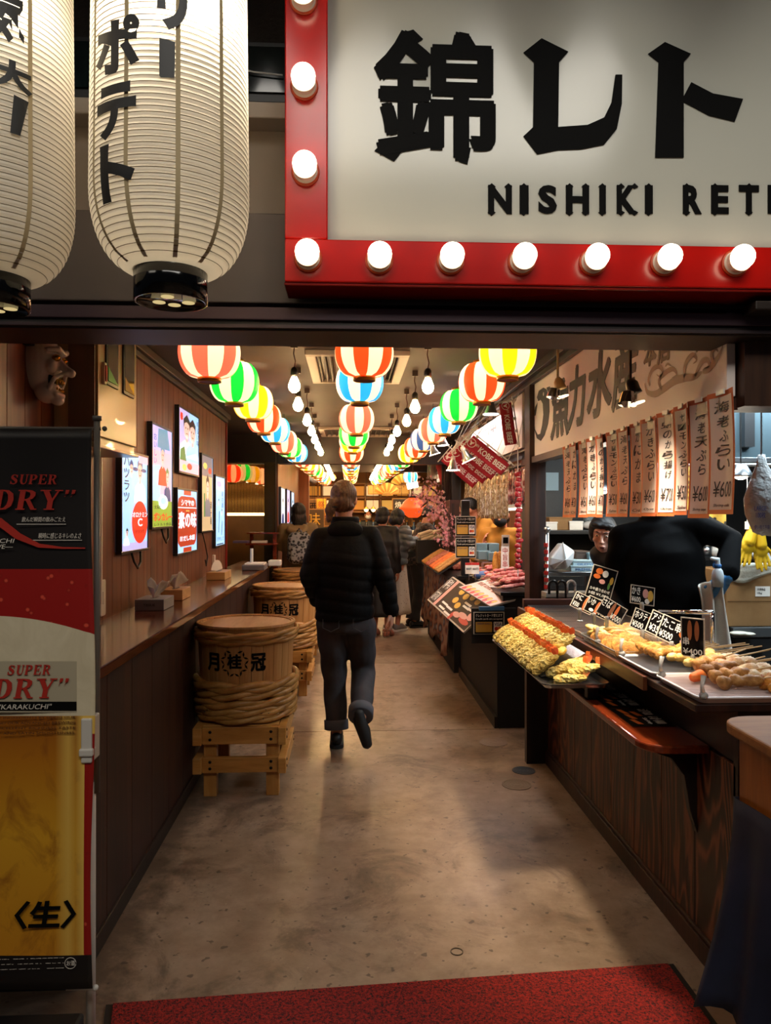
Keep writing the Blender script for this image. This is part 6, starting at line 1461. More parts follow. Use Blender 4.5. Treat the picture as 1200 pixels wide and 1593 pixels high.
# ---------------------------------------------------------------- the next stall: draped counter, skewers, blossoms
nc = thing('draped_counter', 'counter draped with patterned cloth beyond the butcher counter', 'counter', (1.3, 8.2, 0)); obj('body', MB().box(.98, 1.2, 6.95, 9.3, 0, .88), M_blackm, nc); obj('top', MB().box(.92, 1.21, 6.93, 9.32, .88, .905), M_dark, nc)
n = N('patterned_drape'); v = n.coord((1, 1, 1)); vo = n.n('ShaderNodeTexVoronoi'); vo.inputs['Scale'].default_value = 9; n.l(v, vo.inputs[0]); n.col(n.ramp(vo.outputs['Distance'], [(.15, '#7b7f88'), (.3, '#33343b'), (.42, '#6e3b2c'), (.6, '#8c6f5c')])); n.set(rough=.9)
def drp(u, w_):
    y = 6.95 + u * 2.3; x = .955 - .05 * w_ + .022 * math.sin(u * 42) * w_; return V((x, y, .90 - w_ * (.70 + .08 * math.sin(u * 16))))
obj('drape', MB().grid(drp, 90, 10), n.m, nc, True).modifiers.new('s', 'SOLIDIFY').thickness = .004
for k in range(4):
    y = 7.02 + k * .42; t = thing('sample_tray', f'slanted tray of orange and brown skewers on the draped counter, {ORD[k]} beyond the butcher counter', 'tray', (.96, y + .2, .91)); F = FR((.84, y + .38, .93), (0, -1, 0), (.25, 0, .16)); obj('board', MB().box(0, .38, 0, .3, -.012, 0, 0, F), M_blackm, t)
    sk = None
    for j in range(9):
        M = rootM(t).inverted() @ F @ TR(.03 + j * .04, .02, .002, rz=math.pi / 2)
        if sk is None: sk = piece('skewer', MB().limb([(0, 0, .012), (.13, 0, .014), (.25, 0, .012)], [.014, .016, .012], 8), (M_kara, M_tail, M_meat2, M_crok)[k], t, M, smooth=True)
        else: cp(sk, t, M)
    del sk
for k, (x, y, Y, w_, m) in enumerate(((668, 848, 8.6, .16, M_meat2), (680, 853, 8.0, .16, M_meat2), (657, 846, 8.75, .11, M_tail))):
    p = PY(x, y, Y) + V((.2, 0, 0)); o = soft('food_heap', MB().ell((p.x, Y, .93), (w_, .2, .06)).ell((p.x + .05, Y - .1, .96), (w_ * .6, .1, .05)).ell((p.x - .05, Y + .08, .97), (w_ * .5, .1, .05)), m, None, .015, 2); r = random.Random(k)
    for vv in o.data.vertices: vv.co += V((r.uniform(-1, 1), r.uniform(-1, 1), r.uniform(-1, 1))) * .006
    tag(o, ('reddish heap of grilled food behind the sample trays', 'second reddish heap of grilled food nearer the butcher counter', 'orange heap of food before the man with glasses')[k], 'food')
rs = random.Random(12); p = PY(664, 827, 9.05); t = thing('radish_stack', 'stack of pale sticks in front of the man with glasses', 'food', p)
for k in range(14): q = p + V((rs.uniform(-.1, .16), rs.uniform(-.1, .1), .03 * (k // 4) - .1)); obj('stick', MB().limb([q, q + V((.13, rs.uniform(-.03, .03), .05))], [.022, .015], 8), mat('pale_stick', '#d9c6a8', .6), t, True)
obj('tub', MB().box(p.x - .12, p.x + .28, 8.92, 9.2, .905, p.z - .1), M_blackm, t)
cb_ = thing('brown_cupboard', 'dark brown cupboard end standing left of the card sign post', 'cupboard', (1.2, 7.6, .906)); a, b = PY(694, 870, 8.2), PY(708, 780, 8.2); obj('body', MB().box(a.x + .04, 1.3, 8.2, 8.58, .906, 1.66), wood('cupboard_wood', '#2a1510', '#452218', '#54301f', scale=8), cb_, bev=.004); obj('side_door', MB().box(a.x + .06, 1.28, 8.185, 8.2, .93, 1.62), M_dpanel, cb_)
def blossoms():
    t = thing('blossom_branch', 'pink artificial cherry blossom branches arching over the draped counter', 'blossom', PY(670, 790, 8.6)); mbr = mat('branch_brown', '#3a221a', .8); pts = [[(705, 850, 8.0), (700, 810, 8.1), (690, 788, 8.5), (668, 778, 8.8), (645, 768, 9.0)], [(700, 812, 8.3), (685, 800, 8.4), (672, 792, 8.5)], [(690, 788, 8.5), (678, 765, 8.7), (660, 752, 8.9)], [(704, 850, 8.0), (692, 838, 8.05), (688, 822, 8.2)], [(668, 778, 8.8), (655, 790, 8.8)]]
    mp_ = mat('blossom_pink', '#f0a3b2', .7, sss=.0); mp2 = mat('blossom_pale', '#f3c3c6', .7)
    r = random.Random(2); mb = MB(); mb2 = MB()
    for ln in pts:
        P3 = [PY(*p) for p in ln]; obj('branch', MB().tube(P3, [.014 - .003 * i for i in range(len(P3))] if len(P3) < 5 else [.016, .013, .010, .007, .004], 6), mbr, t)
        for i in range(len(P3) - 1):
            for k in range(55):
                c = P3[i].lerp(P3[i + 1], r.random()) + V((r.gauss(0, .05), r.gauss(0, .05), r.gauss(0, .05))); E = TR(*c, r.uniform(0, 6), r.uniform(0, 6), r.uniform(0, 6)); tgt = mb if r.random() < .6 else mb2
                for a in range(5): an = a * 1.2566; tgt.add([E @ V(q) for q in ((0, 0, 0), (.012 * math.cos(an - .45), .012 * math.sin(an - .45), .004), (.021 * math.cos(an), .021 * math.sin(an), .008), (.012 * math.cos(an + .45), .012 * math.sin(an + .45), .004))], [(0, 1, 2, 3)])
    for q, m in ((mb, mp_), (mb2, mp2)): o = obj('blossom', q, m, t, fix=False); o['kind'] = 'stuff'
blossoms()
p = PY(643, 790, 11.2); t = thing('round_red_lantern', 'large orange red paper lantern glowing behind the man with glasses', 'lantern', p); n = N('orange_red_paper'); n.col('#e0481c'); n.b.inputs['Emission Color'].default_value = (*lin('#f0521c'), 1); n.b.inputs['Emission Strength'].default_value = .8
obj('shade', MB().lathe([((.20 + .012 * math.cos(k * 12)) * math.sin(math.pi * (.1 + .8 * k / 24)), -.15 + .30 * k / 24) for k in range(25)], 32, M=Matrix.Translation(p)), n.m, t, True); obj('top_ring', MB().lathe([(.06, .15), (.065, .18), (.05, .185)], 20, M=Matrix.Translation(p), cap=False), M_black, t); obj('cord', MB().cyl(p + V((0, 0, .17)), (p.x, p.y, ZC), .006), M_wire, t)
# hangings high on the wall beyond the flags
for k, (x, y0_, y1_, Y, m, lb) in enumerate(((673, 690, 745, 9.3, '#cdbfa8', 'pale straw tassel hanging high above the blossoms'), (691, 715, 750, 9.0, '#9d1f1c', 'dark red cloth bundle hanging beside the straw tassel'), (695, 712, 782, 8.75, '#2a1712', 'dark carved wooden plaque hanging near the rear flags'))):
    a, b = PY(x, y0_, Y), PY(x, y1_, Y); t = thing('hanging_decoration', lb, 'decoration', a); m_ = mat('deco_' + m, m, .8); L = a.z - b.z
    if k == 0:
        s_ = None
        for j in range(20):
            M = rootM(t).inverted() @ TR(a.x + .05 * math.cos(j * 1.3) * (.4 + .6 * (j % 3) / 2), Y + .05 * math.sin(j * 1.3), a.z, rx=.06 * math.sin(j), ry=.08 * math.cos(j * 1.7))
            if s_ is None: s_ = piece('straw', MB().tube([(0, 0, 0), (0, .006, -L * .5), (0, 0, -L)], [.006, .009, .004], 6), m_, t, M)
            else: cp(s_, t, M)
    elif k == 1: o = soft('bundle', MB().limb([a, a.lerp(b, .5), b], [.05, .085, .05]).ell(a.lerp(b, .3) + V((-.05, 0, 0)), (.05, .05, .07)), m_, t, .012, 4)
    else: obj('plaque', MB().box(a.x - .06, a.x + .06, Y - .012, Y + .012, b.z, a.z), m_, t, bev=.012); obj('relief', MB().ell((a.x, Y - .014, (a.z + b.z) / 2), (.035, .012, L * .35)), m_, t, True)
    obj('cord', MB().cyl((a.x, Y, a.z), (a.x, Y, ZC), .003, n=6), M_wire, t)
# ---------------------------------------------------------------- the kitchen behind the fried food
def shelf_unit(name, label, px0, px1, pyt, Y, depth, mt_, thick=.03, legs=True, cat='shelf'):
    a, b = PY(px0, pyt, Y), PY(px1, pyt, Y); t = thing(name, label, cat, ((a.x + b.x) / 2, Y + depth / 2, 0))
    obj('top', MB().box(a.x, b.x, Y, Y + depth, a.z - thick, a.z), mt_, t, bev=.003)
    if legs:
        for x in (a.x + .01, b.x - .04):
            for y in (Y + .01, Y + depth - .04): obj('leg', MB().box(x, x + .03, y, y + .03, 0, a.z - thick), mt_, t)
        obj('lower_shelf', MB().box(a.x + .01, b.x - .01, Y + .01, Y + depth - .01, a.z - .45, a.z - .43), mt_, t)
    return t, a.z
M_kdark = mat('kitchen_dark', '#17181a', .4)
t1, z1 = shelf_unit('kitchen_shelf', 'black high shelf along the kitchen back wall, crowded with boxes', 848, 962, 825, 5.3, .36, M_kdark, cat='shelf')
obj('back_panel', MB().box(PY(850, 825, 5.6).x, PY(960, 825, 5.6).x, 5.6, 5.64, .8, z1 - .03), M_blackm, t1)
t2, z2 = shelf_unit('prep_table', 'steel prep table with flat boxes and a white bag, inside the fish kitchen', 846, 945, 890, 4.75, .35, M_steel, cat='table')
t3, z3 = shelf_unit('drawer_cart', 'low white drawer unit behind the umbrella handles', 850, 925, 922, 4.6, .12, mat('drawer_white', '#b9b4aa', .4), legs=False, cat='drawers')
a, b = PY(850, 922, 4.6), PY(925, 922, 4.6); obj('body', MB().box(a.x, b.x, 4.61, 4.72, .3, z3 - .03), mat('drawer_grey', '#8e8a82', .4), t3)
for k in range(3): obj('drawer', MB().box(a.x + .01 + k * (b.x - a.x) / 3, a.x - .01 + (k + 1) * (b.x - a.x) / 3, 4.595, 4.61, z3 - .25, z3 - .045), mat('drawer_white', '#b9b4aa'), t3, bev=.004)
def box_on(name, px, py, w_, d, h, Y, m, label, cat='box', band=None, word=None):
    p = PY(px, py, Y); t = thing(name, label, cat, (p.x, Y + d / 2, p.z))
    obj('body', MB().box(p.x - w_ / 2, p.x + w_ / 2, Y, Y + d, p.z + .001, p.z + h), m, t, bev=.004)
    obj('lid', MB().box(p.x - w_ / 2 - .003, p.x + w_ / 2 + .003, Y - .003, Y + d, p.z + h, p.z + h + .012), m, t, bev=.002)
    if word: letters('lettering', t, [(word, p.x - w_ * .35, p.z + h * .25, p.x + w_ * .35, p.z + h * .75)], M_print_b if band is None else M_print_k, FR((0, Y - .0005, 0), (1, 0, 0), (0, 0, 1)))
    return t
M_card = mat('cardboard', '#9a7448', .75, bump=(60, .1, .002), var=(5, '#876238'))
M_paleb = mat('pale_blue_box', '#b4cdd4', .5)
box_on('cardboard_box', 873, 825, .17, .22, .085, 5.33, M_card, 'small open cardboard box on the high kitchen shelf')
box_on('white_carton', 858, 825, .09, .15, .05, 5.31, M_white, 'white wrapped packet left of the small cardboard box', cat='packet')
box_on('white_carton', 897, 825, .10, .15, .055, 5.31, M_white, 'stack of white lidded tubs on the high kitchen shelf', cat='tub')
p = PY(917, 825, 5.4); t = thing('clear_bottle', 'clear plastic bottle on the high kitchen shelf behind the price strips', 'bottle', p); nb_ = N('pet_plastic'); nb_.col('#cfe0e4'); nb_.set(rough=.1, trans=.8)
obj('body', MB().lathe([(.0005, .002), (.045, .004), (.045, .13), (.03, .17), (.015, .19), (.015, .21)], 20, M=Matrix.Translation(p)), nb_.m, t, True); obj('cap', MB().lathe([(.017, .205), (.017, .225), (.0005, .226)], 16, M=Matrix.Translation(p)), M_print_b, t)
o = soft('crumpled_cloth', MB().ell(PY(930, 824, 5.36) + V((-.05, 0, .03)), (.07, .05, .035)).ell(PY(930, 824, 5.36) + V((.03, 0, .025)), (.07, .05, .025)), mat('cloth_white', '#b9b4ae', .9), None, .012, 2); tag(o, 'crumpled pale cloth on the high kitchen shelf beside the bottle', 'cloth')
tb = box_on('flat_box', 912, 889.5, .20, .3, .03, 4.78, M_paleb, 'flat pale blue box lowest in the pile on the prep table', word='PREMIUM'); 
box_on('flat_box', 914, 881, .19, .28, .028, 4.79, M_paleb, 'flat pale blue box topmost in the pile on the prep table', word='GLOVES')
box_on('flat_box', 908, 872, .10, .2, .05, 4.9, mat('brown_pack', '#4d3b33', .5), 'dark brown pack lying on the flat blue boxes', cat='pack'); box_on('flat_box', 926, 872, .08, .2, .04, 4.85, mat('clear_blue', '#8fb0bd', .2), 'small light blue container right of the dark brown pack', cat='container')
def plastic(name, c='#d7dde0', tr=.55):
    if name in _M: return _M[name]
    n = N(name); n.col(c); n.set(rough=.22, trans=tr * .4, ior=1.1); v = n.coord(); n.bump(n.noise(v, 26, 4, .6), .6, .01); _M[name] = n.m; return n.m
def bag(): 
    c = PY(874, 866, 4.75); t = thing('plastic_bag', 'white plastic bag standing pointed on the prep table', 'bag', (c.x, 4.85, z2)); Q = lambda x, y, Y: PY(x, y, Y)
    A = [Q(854, 880, 4.74), Q(857, 868, 4.74), Q(876, 844, 4.76), Q(895, 857, 4.76), Q(893, 872, 4.74), Q(884, 885, 4.74), Q(862, 886, 4.74)]
    m = sum(A, V((0, 0, 0))) / len(A); mb = MB(); Bk = [p + V((0, .12, -.005)) for p in A]; f = m + V((.01, -.05, 0)); bk = m + V((0, .15, 0)); k = len(A)
    mb.add(A + Bk + [f, bk], [(i, (i + 1) % k, 2 * k) for i in range(k)] + [(k + (i + 1) % k, k + i, 2 * k + 1) for i in range(k)] + [(i, k + i, k + (i + 1) % k, (i + 1) % k) for i in range(k)])
    o = obj('body', mb, mat('bag_white', '#d5d9dc', .35, bump=(40, .3, .004)), t); s = o.modifiers.new('s', 'BEVEL'); s.width = .012; s.segments = 2
    for i in (2,): obj('fold', MB().limb([A[2], f + V((0, -.004, .01)), A[6]], [.003, .004, .002], 6), mat('bag_white'), t, True)
bag()
# canes: three umbrella handles in a stand
st = thing('umbrella_stand', 'dark umbrella stand at the far end of the stall, three handles sticking out', 'stand', (PY(880, 950, 4.52).x, 4.55, 0)); a, b = PY(853, 960, 4.5), PY(900, 960, 4.5); obj('body', MB().box(a.x, b.x, 4.49, 4.57, 0, 1.0 - .1), M_dark, st)
for k, (x, y, c, lb) in enumerate(((861, 905, '#0d0d0e', 'black umbrella handle leftmost in the stand'), (874, 905, '#151214', 'second black umbrella handle, middle one in the stand'), (889, 905, '#d8d6d2', 'white curved umbrella handle, rightmost in the stand'))):
    p = PY(x, y, 4.53); m = mat('cane_' + c, c, .3); r = .026; pts = [V((p.x + r, 4.53, .60)), V((p.x + r, 4.53, p.z - r))] + [V((p.x + r * math.cos(a_), 4.53, p.z - r + r * math.sin(a_) * 1.2)) for a_ in [k_ * math.pi / 10 for k_ in range(1, 11)]] + [V((p.x - r, 4.53, p.z - r - .05))]
    t = thing('umbrella', lb, 'umbrella', (p.x, 4.53, .6)); obj('handle', MB().tube(pts[1:], .0085, 10), m, t, True); obj('shaft', MB().cyl(pts[0], pts[1], .007, n=10), m, t)
# paper notices on the wall, steel pole with red tape
p = PY(858, 749, 5.68); o = obj('wall_notice', MB().box(p.x - .10, p.x + .06, 5.688, 5.698, p.z - .07, p.z + .07), mat('notice_blue', '#a9c4d0', .6)); tag(o, 'pale blue paper notice on the kitchen back wall beside the post', 'notice')
p = PY(866, 749, 5.68); 
pl = PY(846.5, 870, 4.72); t = thing('steel_pole', 'thin steel pole wrapped in red tape right of the dark wooden post', 'pole', (pl.x + .02, 4.72, 0)); obj('pole', MB().cyl((pl.x + .02, 4.72, 0), (pl.x + .02, 4.72, 1.38), .012, n=12), M_steel, t, True); obj('finial', MB().ell((pl.x + .02, 4.72, 1.40), .022), M_steel, t, True)
for k in range(7): obj('tape', MB().cyl((pl.x + .012, 4.71, 1.02 + .045 * k), (pl.x + .012, 4.71, 1.045 + .045 * k), .014, n=10), M_print_r, t)
p = PY(852, 832, 5.1); o = obj('paper_roll', MB().lathe([(.0005, 0), (.045, .003), (.045, .12), (.03, .125), (.0005, .125)], 20, M=Matrix.Translation((p.x, 5.36, z1 - .14 + .14))), M_white, None, True); tag(o, 'white paper roll at the left end of the high kitchen shelf', 'paper roll')
# right part: hood, work top, bag of gloves, yellow gloves, carton, machine
a = PY(1146, 712, 4.3); t = thing('kitchen_hood', 'stainless hood panel over the kitchen behind the nearest price strips', 'hood', (a.x + .6, 4.5, a.z)); obj('panel', MB().box(a.x - .12, a.x + 1.4, 4.3, 4.36, a.z, 2.42), mat('hood_steel', '#5d7078', .35, .7), t); obj('edge', MB().box(a.x - .14, a.x + 1.4, 4.27, 4.38, a.z - .03, a.z), M_steel, t, bev=.003); obj('side_duct', MB().box(a.x + .02, a.x + .08, 4.24, 4.30, a.z + .06, a.z + .35), M_kdark, t); obj('rail', MB().cyl((a.x - .12, 4.2, a.z - .05), (a.x + 1.4, 4.2, a.z - .05), .01), M_steel, t); obj('rail_hook', MB().box(a.x - .1, a.x - .08, 4.19, 4.29, a.z - .06, a.z).box(a.x + 1.2, a.x + 1.22, 4.19, 4.29, a.z - .06, a.z), M_steel, t)
wt, zw = shelf_unit('work_top', 'black kitchen work top behind the worker in black', 1090, 1290, 866, 4.9, .5, M_kdark, cat='work top')
for k, (x, m, lb, h) in enumerate(((1101, M_steel, 'steel tin on the work top right of the worker', .07), (1113, M_white, 'white round tub on the work top near the blue glove arm', .06), (1146, mat('spice_green', '#4e6b40', .4), 'small green jar on the dark work top', .05), (1152, M_print_r, 'little red capped jar on the dark work top', .045))):
    p = PY(x, 866, 4.98); t = thing('kitchen_tub', lb, 'tub', (p.x, 4.98, zw)); M = Matrix.Translation((p.x, 4.98, zw + .001)); r = .03 if k < 2 else .018; obj('body', MB().lathe([(.0005, 0), (r, .0), (r * 1.05, h)], 18, M=M), m, t, True); obj('lid', MB().lathe([(r * 1.1, h), (r * 1.1, h + .012), (.0005, h + .013)], 18, M=M), M_white, t)
# leopard cloth hanging
q0, q1 = PY(1070, 760, 4.0), PY(1150, 840, 4.0)
n = N('leopard_cloth'); v = n.coord(); vo = n.n('ShaderNodeTexVoronoi'); vo.inputs['Scale'].default_value = 34; n.l(v, vo.inputs[0]); n.col(n.ramp(vo.outputs['Distance'], [(.3, '#1a1208'), (.42, '#a8862c'), (.6, '#b8973a')])); n.set(rough=.9)
t = thing('spotted_apron', 'yellow black spotted cloth hanging behind the nearest price strip', 'cloth', (q1.x - .1, 4.2, q1.z)); obj('cloth', MB().grid(lambda u, w_: V((q1.x - .30 + u * .32, 4.19 + .012 * math.sin(u * 18), a.z - .05 - w_ * (a.z - .05 - q1.z))), 24, 8), n.m, t, True).modifiers.new('s', 'SOLIDIFY').thickness = .003
obj('hanger', MB().tube([(q1.x - .3, 4.19, a.z - .05), (q1.x + .02, 4.19, a.z - .05)], .004, 6), M_steel, t)
# bag of gloves hanging from the rail
def glove_bag():
    Y = 3.3; hk = PY(1185, 708, Y); t = thing('hanging_plastic_bag', 'clear plastic bag with blue lettering hanging at the right edge', 'bag', hk); Q = lambda x, y: PY(x, y, Y)
    rows = [(708, 1179, 1191), (722, 1177, 1194), (750, 1166, 1212), (775, 1158, 1226), (800, 1160, 1226), (826, 1172, 1222), (832, 1180, 1216)]; rings = []
    for i, (y, xa, xb) in enumerate(rows):
        a_, b_ = Q(xa, y), Q(xb, y); ring = []
        for k in range(20):
            th = 2 * math.pi * k / 20; c = (a_ + b_) / 2; hw = (b_ - a_).length / 2; r = random.Random(i * 31 + k); ring.append(c + V((math.cos(th) * hw, math.sin(th) * hw * .45, r.uniform(-.006, .006))))
        rings.append(ring)
    o = obj('body', MB().loft(rings), mat('bag_clear', '#dde5ea', .2, trans=.18, bump=(22, .9, .02)), t, True)
    obj('gloves_inside', MB().ell(Q(1192, 792), (.07, .03, .09)), mat('gloves_white', '#d8d8d6', .7), t, True)
    obj('hook', MB().tube([hk, hk + V((0, 0, .04)), V((hk.x, Y, 2.42))], .004, 6), M_steel, t)
    F = FR(Q(1160, 806) + V((0, -.075, 0)), (1, .1, 0), (0, 0, 1)); letters('lettering', t, [('LARGE\n100枚', .0, .0, .06, .055), ('使い捨て手袋', .0, -.05, .075, -.03)], mat('bag_blue_ink', '#33498f', .5), F)
glove_bag()
def rubber_glove(px, py, Y, label, ry):
    p = PY(px, py, Y); t = thing('rubber_glove', label, 'glove', p); m = mat('yellow_rubber', '#c9a21a', .45); mb = MB(); C = p
    D = lambda x, z, y=0: C + Matrix.Rotation(ry, 3, 'Y') @ V((x, y, z))
    mb.limb([D(0, .11), D(0, .03)], [.032, .038]); mb.ell(D(0, 0), (.042, .022, .045))
    for k, (x, L) in enumerate(((-.03, .075), (-.01, .09), (.012, .085), (.032, .065))): mb.limb([D(x * .9, -.03), D(x * 1.15, -.03 - L * .5, -.006), D(x * 1.2, -.03 - L, -.012)], [.0105, .010, .008], 8)
    mb.limb([D(.035, .01), D(.06, -.02), D(.068, -.05)], [.012, .011, .009], 8); soft('glove', mb, m, t, .005, 2)
    obj('cuff', MB().lathe([(.033, .10), (.036, .105), (.036, .118), (.033, .12)], 18, M=Matrix.Translation(C) @ Matrix.Rotation(ry, 4, 'Y'), cap=False), m, t, True); obj('peg', MB().box(C.x - .008, C.x + .008, C.y - .012, C.y + .012, C.z + .10, C.z + .145), M_white, t)
    obj('string', MB().cyl((C.x, C.y, C.z + .14), (C.x, C.y, a.z - .05), .002, n=5), M_white, t)
rubber_glove(1163, 850, 4.2, 'yellow rubber glove hanging left below the clear bag', .35); rubber_glove(1184, 856, 4.2, 'yellow rubber glove hanging right, with reddish finger tips', -.1)
def carton():
    Y = 4.3; a_, b_ = PY(1130, 975, Y), PY(1300, 888, Y); t = thing('large_carton', 'large brown carton with clear liner and grey cloth on top, at right', 'carton', ((a_.x + b_.x) / 2, Y + .2, a_.z)); zt_ = b_.z
    obj('body', MB().box(a_.x, b_.x, Y, Y + .42, a_.z, zt_), M_card, t, bev=.004); obj('seam', MB().box(a_.x + .01, b_.x, Y - .002, Y, PY(1170, 935, Y).z - .002, PY(1170, 935, Y).z), mat('carton_seam', '#6e4f2c'), t)
    p = PY(1183, 920, Y); F = FR((p.x - .03, Y - .001, p.z - .03), (1, 0, 0), (0, 0, 1)); flat('label', t, [rect(0, 0, .09, .06)], M_print_w, F, .001); letters('lettering', t, [('冷凍食品', .01, .035, .06, .05), ('10kg', .01, .012, .04, .026)], M_print_k, F @ TR(z=.0016))
    def lf(u, v): x = a_.x - .01 + u * (b_.x - a_.x + .02); return V((x, Y - .012 + .006 * math.sin(u * 30) + (.0 if v > .5 else -.004), zt_ + .05 - v * (.09 + .03 * math.sin(u * 11))))
    obj('liner', MB().grid(lf, 40, 6), plastic('liner_clear', '#e6e6d8', .5), t, True).modifiers.new('s', 'SOLIDIFY').thickness = .002
    mb = MB(); r = random.Random(8)
    for k in range(12): mb.ell((a_.x + .06 + k * .032, Y + .15 + r.uniform(-.06, .06), zt_ + .055 + .05 * math.exp(-((k - 3) / 3) ** 2) + r.uniform(-.01, .02)), (.05, .07, .03), 10, 8)
    o = soft('cloth_heap', mb, mat('grey_rag', '#7e7f80', .9), None, .012, 2); tag(o, 'grey rag heaped on the large brown carton', 'cloth')
    mt2 = thing('black_machine', 'black machine under the large carton, small dark window on its front', 'machine', (b_.x - .2, Y + .2, 0)); z_ = a_.z; a2 = PY(1142, 1000, Y)
    obj('body', MB().box(a2.x, b_.x, Y - .02, Y + .42, .35, z_ - .06), mat('machine_black', '#202326', .45), mt2, bev=.01); obj('top_plate', MB().box(a2.x - .02, b_.x, Y - .03, Y + .42, z_ - .06, z_ - .002), mat('machine_grey', '#474b4e', .4), mt2, bev=.004); q_ = PY(1174, 1012, Y - .02); obj('window', MB().box(q_.x - .045, q_.x + .045, Y - .026, Y - .019, q_.z - .03, q_.z + .03), M_black, mt2); obj('stand', MB().box(a2.x + .03, b_.x - .03, Y + .02, Y + .4, 0, .35), M_blackm, mt2)
    p = PY(1150, 985, Y - .06); o = soft('plastic_heap', MB().ell(p, (.06, .04, .012)).ell(p + V((.05, 0, -.004)), (.05, .04, .010)), plastic('liner_clear'), None, .006, 2); tag(o, 'crumpled clear wrap lying at the foot of the carton', 'plastic wrap')
carton()
p = PY(1061, 750, 4.0); q = PY(1158, 745, 4.05)
for k, (x, y, Y, lb) in enumerate(((1153, 742, 4.05, 'lit white kitchen lamp right of the nearest price strip'), (1062, 752, 4.4, 'lit kitchen lamp glowing between the price strips'), (938, 765, 4.9, 'small lit kitchen lamp glowing behind the middle price strips'))):
    p = PY(x, y, Y); t = thing('kitchen_lamp', lb, 'lamp', p); M = Matrix.Translation(p)
    obj('shade', MB().lathe([(.015, .075), (.03, .07), (.062, .01), (.064, 0), (.06, 0), (.028, .062)], 22, M=M, cap=False), M_steel, t, True); obj('bulb', MB().ell(p + V((0, 0, .015)), (.042, .042, .03)), mat('kitchen_bulb_lit', '#fff2e0', .3, emit=12, ec='#ffe6c4'), t, True); obj('cord', MB().cyl(p + V((0, 0, .07)), (p.x, p.y, 2.42), .004, n=6), M_wire, t)
    light('lamp', 'POINT', (0, 0, -.03), 5, (1, .88, .7), .03, parent=t)
# ---------------------------------------------------------------- bright shops at the far end
def glow(nm, c, e): return mat('glow_' + nm, c, .5, emit=e)
bk = thing('far_shelves', 'golden lit shelf wall with square panes at the end of the passage', 'shelves', (.4, 15.8, 0)); x0, x1 = PY(470, 800, 15.7).x, PY(690, 800, 15.7).x
M_honey = wood('honey_shelf', '#7a4d1d', '#a06c2e', '#b98342', axis='x', scale=6, rough=.45)
obj('back_panel', MB().box(x0, x1, 15.95, 16.0, .9, 2.4), mat('far_panel', '#8d5f2b', .6, var=(2, '#6a4218')), bk)
for z in (1.25, 1.55, 1.85, 2.15): obj('shelf', MB().box(x0, x1, 15.65, 15.95, z - .015, z + .015), M_honey, bk)
k = 0
for z in (1.57, 1.87):
    for i in range(9):
        x = x0 + .12 + i * (x1 - x0 - .2) / 9; obj('lit_pane', MB().box(x, x + .26, 15.88, 15.9, z + .03, z + .23), glow(('amber', 'gold', 'cream')[(i + k) % 3], ('#c9812c', '#d9a24a', '#e6c48a')[(i + k) % 3], (.55, .7, .8)[(i + k) % 3]), bk); k += 1
for i in range(10): obj('upright', MB().box(x0 + i * (x1 - x0) / 9 - .012, x0 + i * (x1 - x0) / 9 + .012, 15.66, 15.9, 1.25, 2.15), M_honey, bk)
fc = thing('far_counter', 'dark counter with bottles at the end of the passage', 'counter', (.5, 14.8, 0)); obj('body', MB().box(-.2, 1.75, 14.6, 15.0, 0, 1.0), M_dpanel, fc); obj('top', MB().box(-.22, 1.77, 14.58, 15.02, 1.0, 1.03), M_topL, fc)
bp = {}
for i in range(12):
    x = PY(560 + 10.5 * i, 830, 14.8).x; kind = i % 3; M = TR(x, 14.76 + .05 * (i % 2), 1.031)
    if kind not in bp:
        t = thing('sake_bottle', '-', 'bottle', (0, 0, 0), 'bottles on the far counter'); m = mat(('bottle_green', 'bottle_black', 'bottle_blue')[kind], ('#1d3a2a', '#0e0f12', '#20344f')[kind], .12)
        obj('glass', MB().lathe([(.0005, 0), (.045, .002), (.045, .2), (.02, .27), (.016, .33)], 16), m, t, True); obj('label', MB().lathe([(.0458, .05), (.0458, .15)], 16, cap=False), M_print_w, t, True); obj('cap', MB().lathe([(.018, .32), (.018, .345), (.0005, .346)], 12), M_gold, t); bp[kind] = t; t.matrix_basis = M; t['label'] = ('dark green bottle on the counter at the far end', 'black bottle on the counter at the far end', 'dark blue bottle on the counter at the far end')[kind]
    else: dup(bp[kind], M)
for i, x in enumerate((570, 581, 594)):
    p = PY(x, 793, 14.6); t = thing('far_lamp', f'{ORD[i]} of three small lit lamps over the far bottles, counted from the walking woman', 'lamp', p); obj('bulb', MB().ell(p, .04), mat('far_lamp_lit', '#fff1d8', .3, emit=9, ec='#ffdca0'), t, True); obj('cord', MB().cyl(p, (p.x, p.y, ZC), .004, n=6), M_wire, t); obj('shade', MB().lathe([(.02, .06), (.055, .015), (.055, .01), (.02, .05)], 14, M=Matrix.Translation(p), cap=False), M_gold, t, True)
# fans, plaques and signs crowding the end
def fan(px, py, Y, r, label, cols):
    p = PY(px, py, Y); t = thing('paper_fan', label, 'fan', p); rib = None; n_ = 11
    for k in range(n_):
        a = math.radians(20 + 140 * k / n_); b = math.radians(20 + 140 * (k + 1) / n_); obj('fold', MB().add([p + V((r * .35 * math.cos(a), 0, r * .35 * math.sin(a))), p + V((r * math.cos(a), 0, r * math.sin(a))), p + V((r * math.cos(b), .012, r * math.sin(b))), p + V((r * .35 * math.cos(b), .012, r * .35 * math.sin(b)))], [(0, 1, 2, 3)]), mat('fan_' + cols[k % 2], cols[k % 2], .6), t)
        obj('stick', MB().bar(p + V((0, -.004, 0)), p + V((r * .97 * math.cos(a), -.004, r * .97 * math.sin(a))), .006, .003), M_honey, t)
    obj('hanger', MB().cyl(p + V((0, .01, r)), (p.x, p.y + .01, ZC), .003, n=6), M_wire, t)
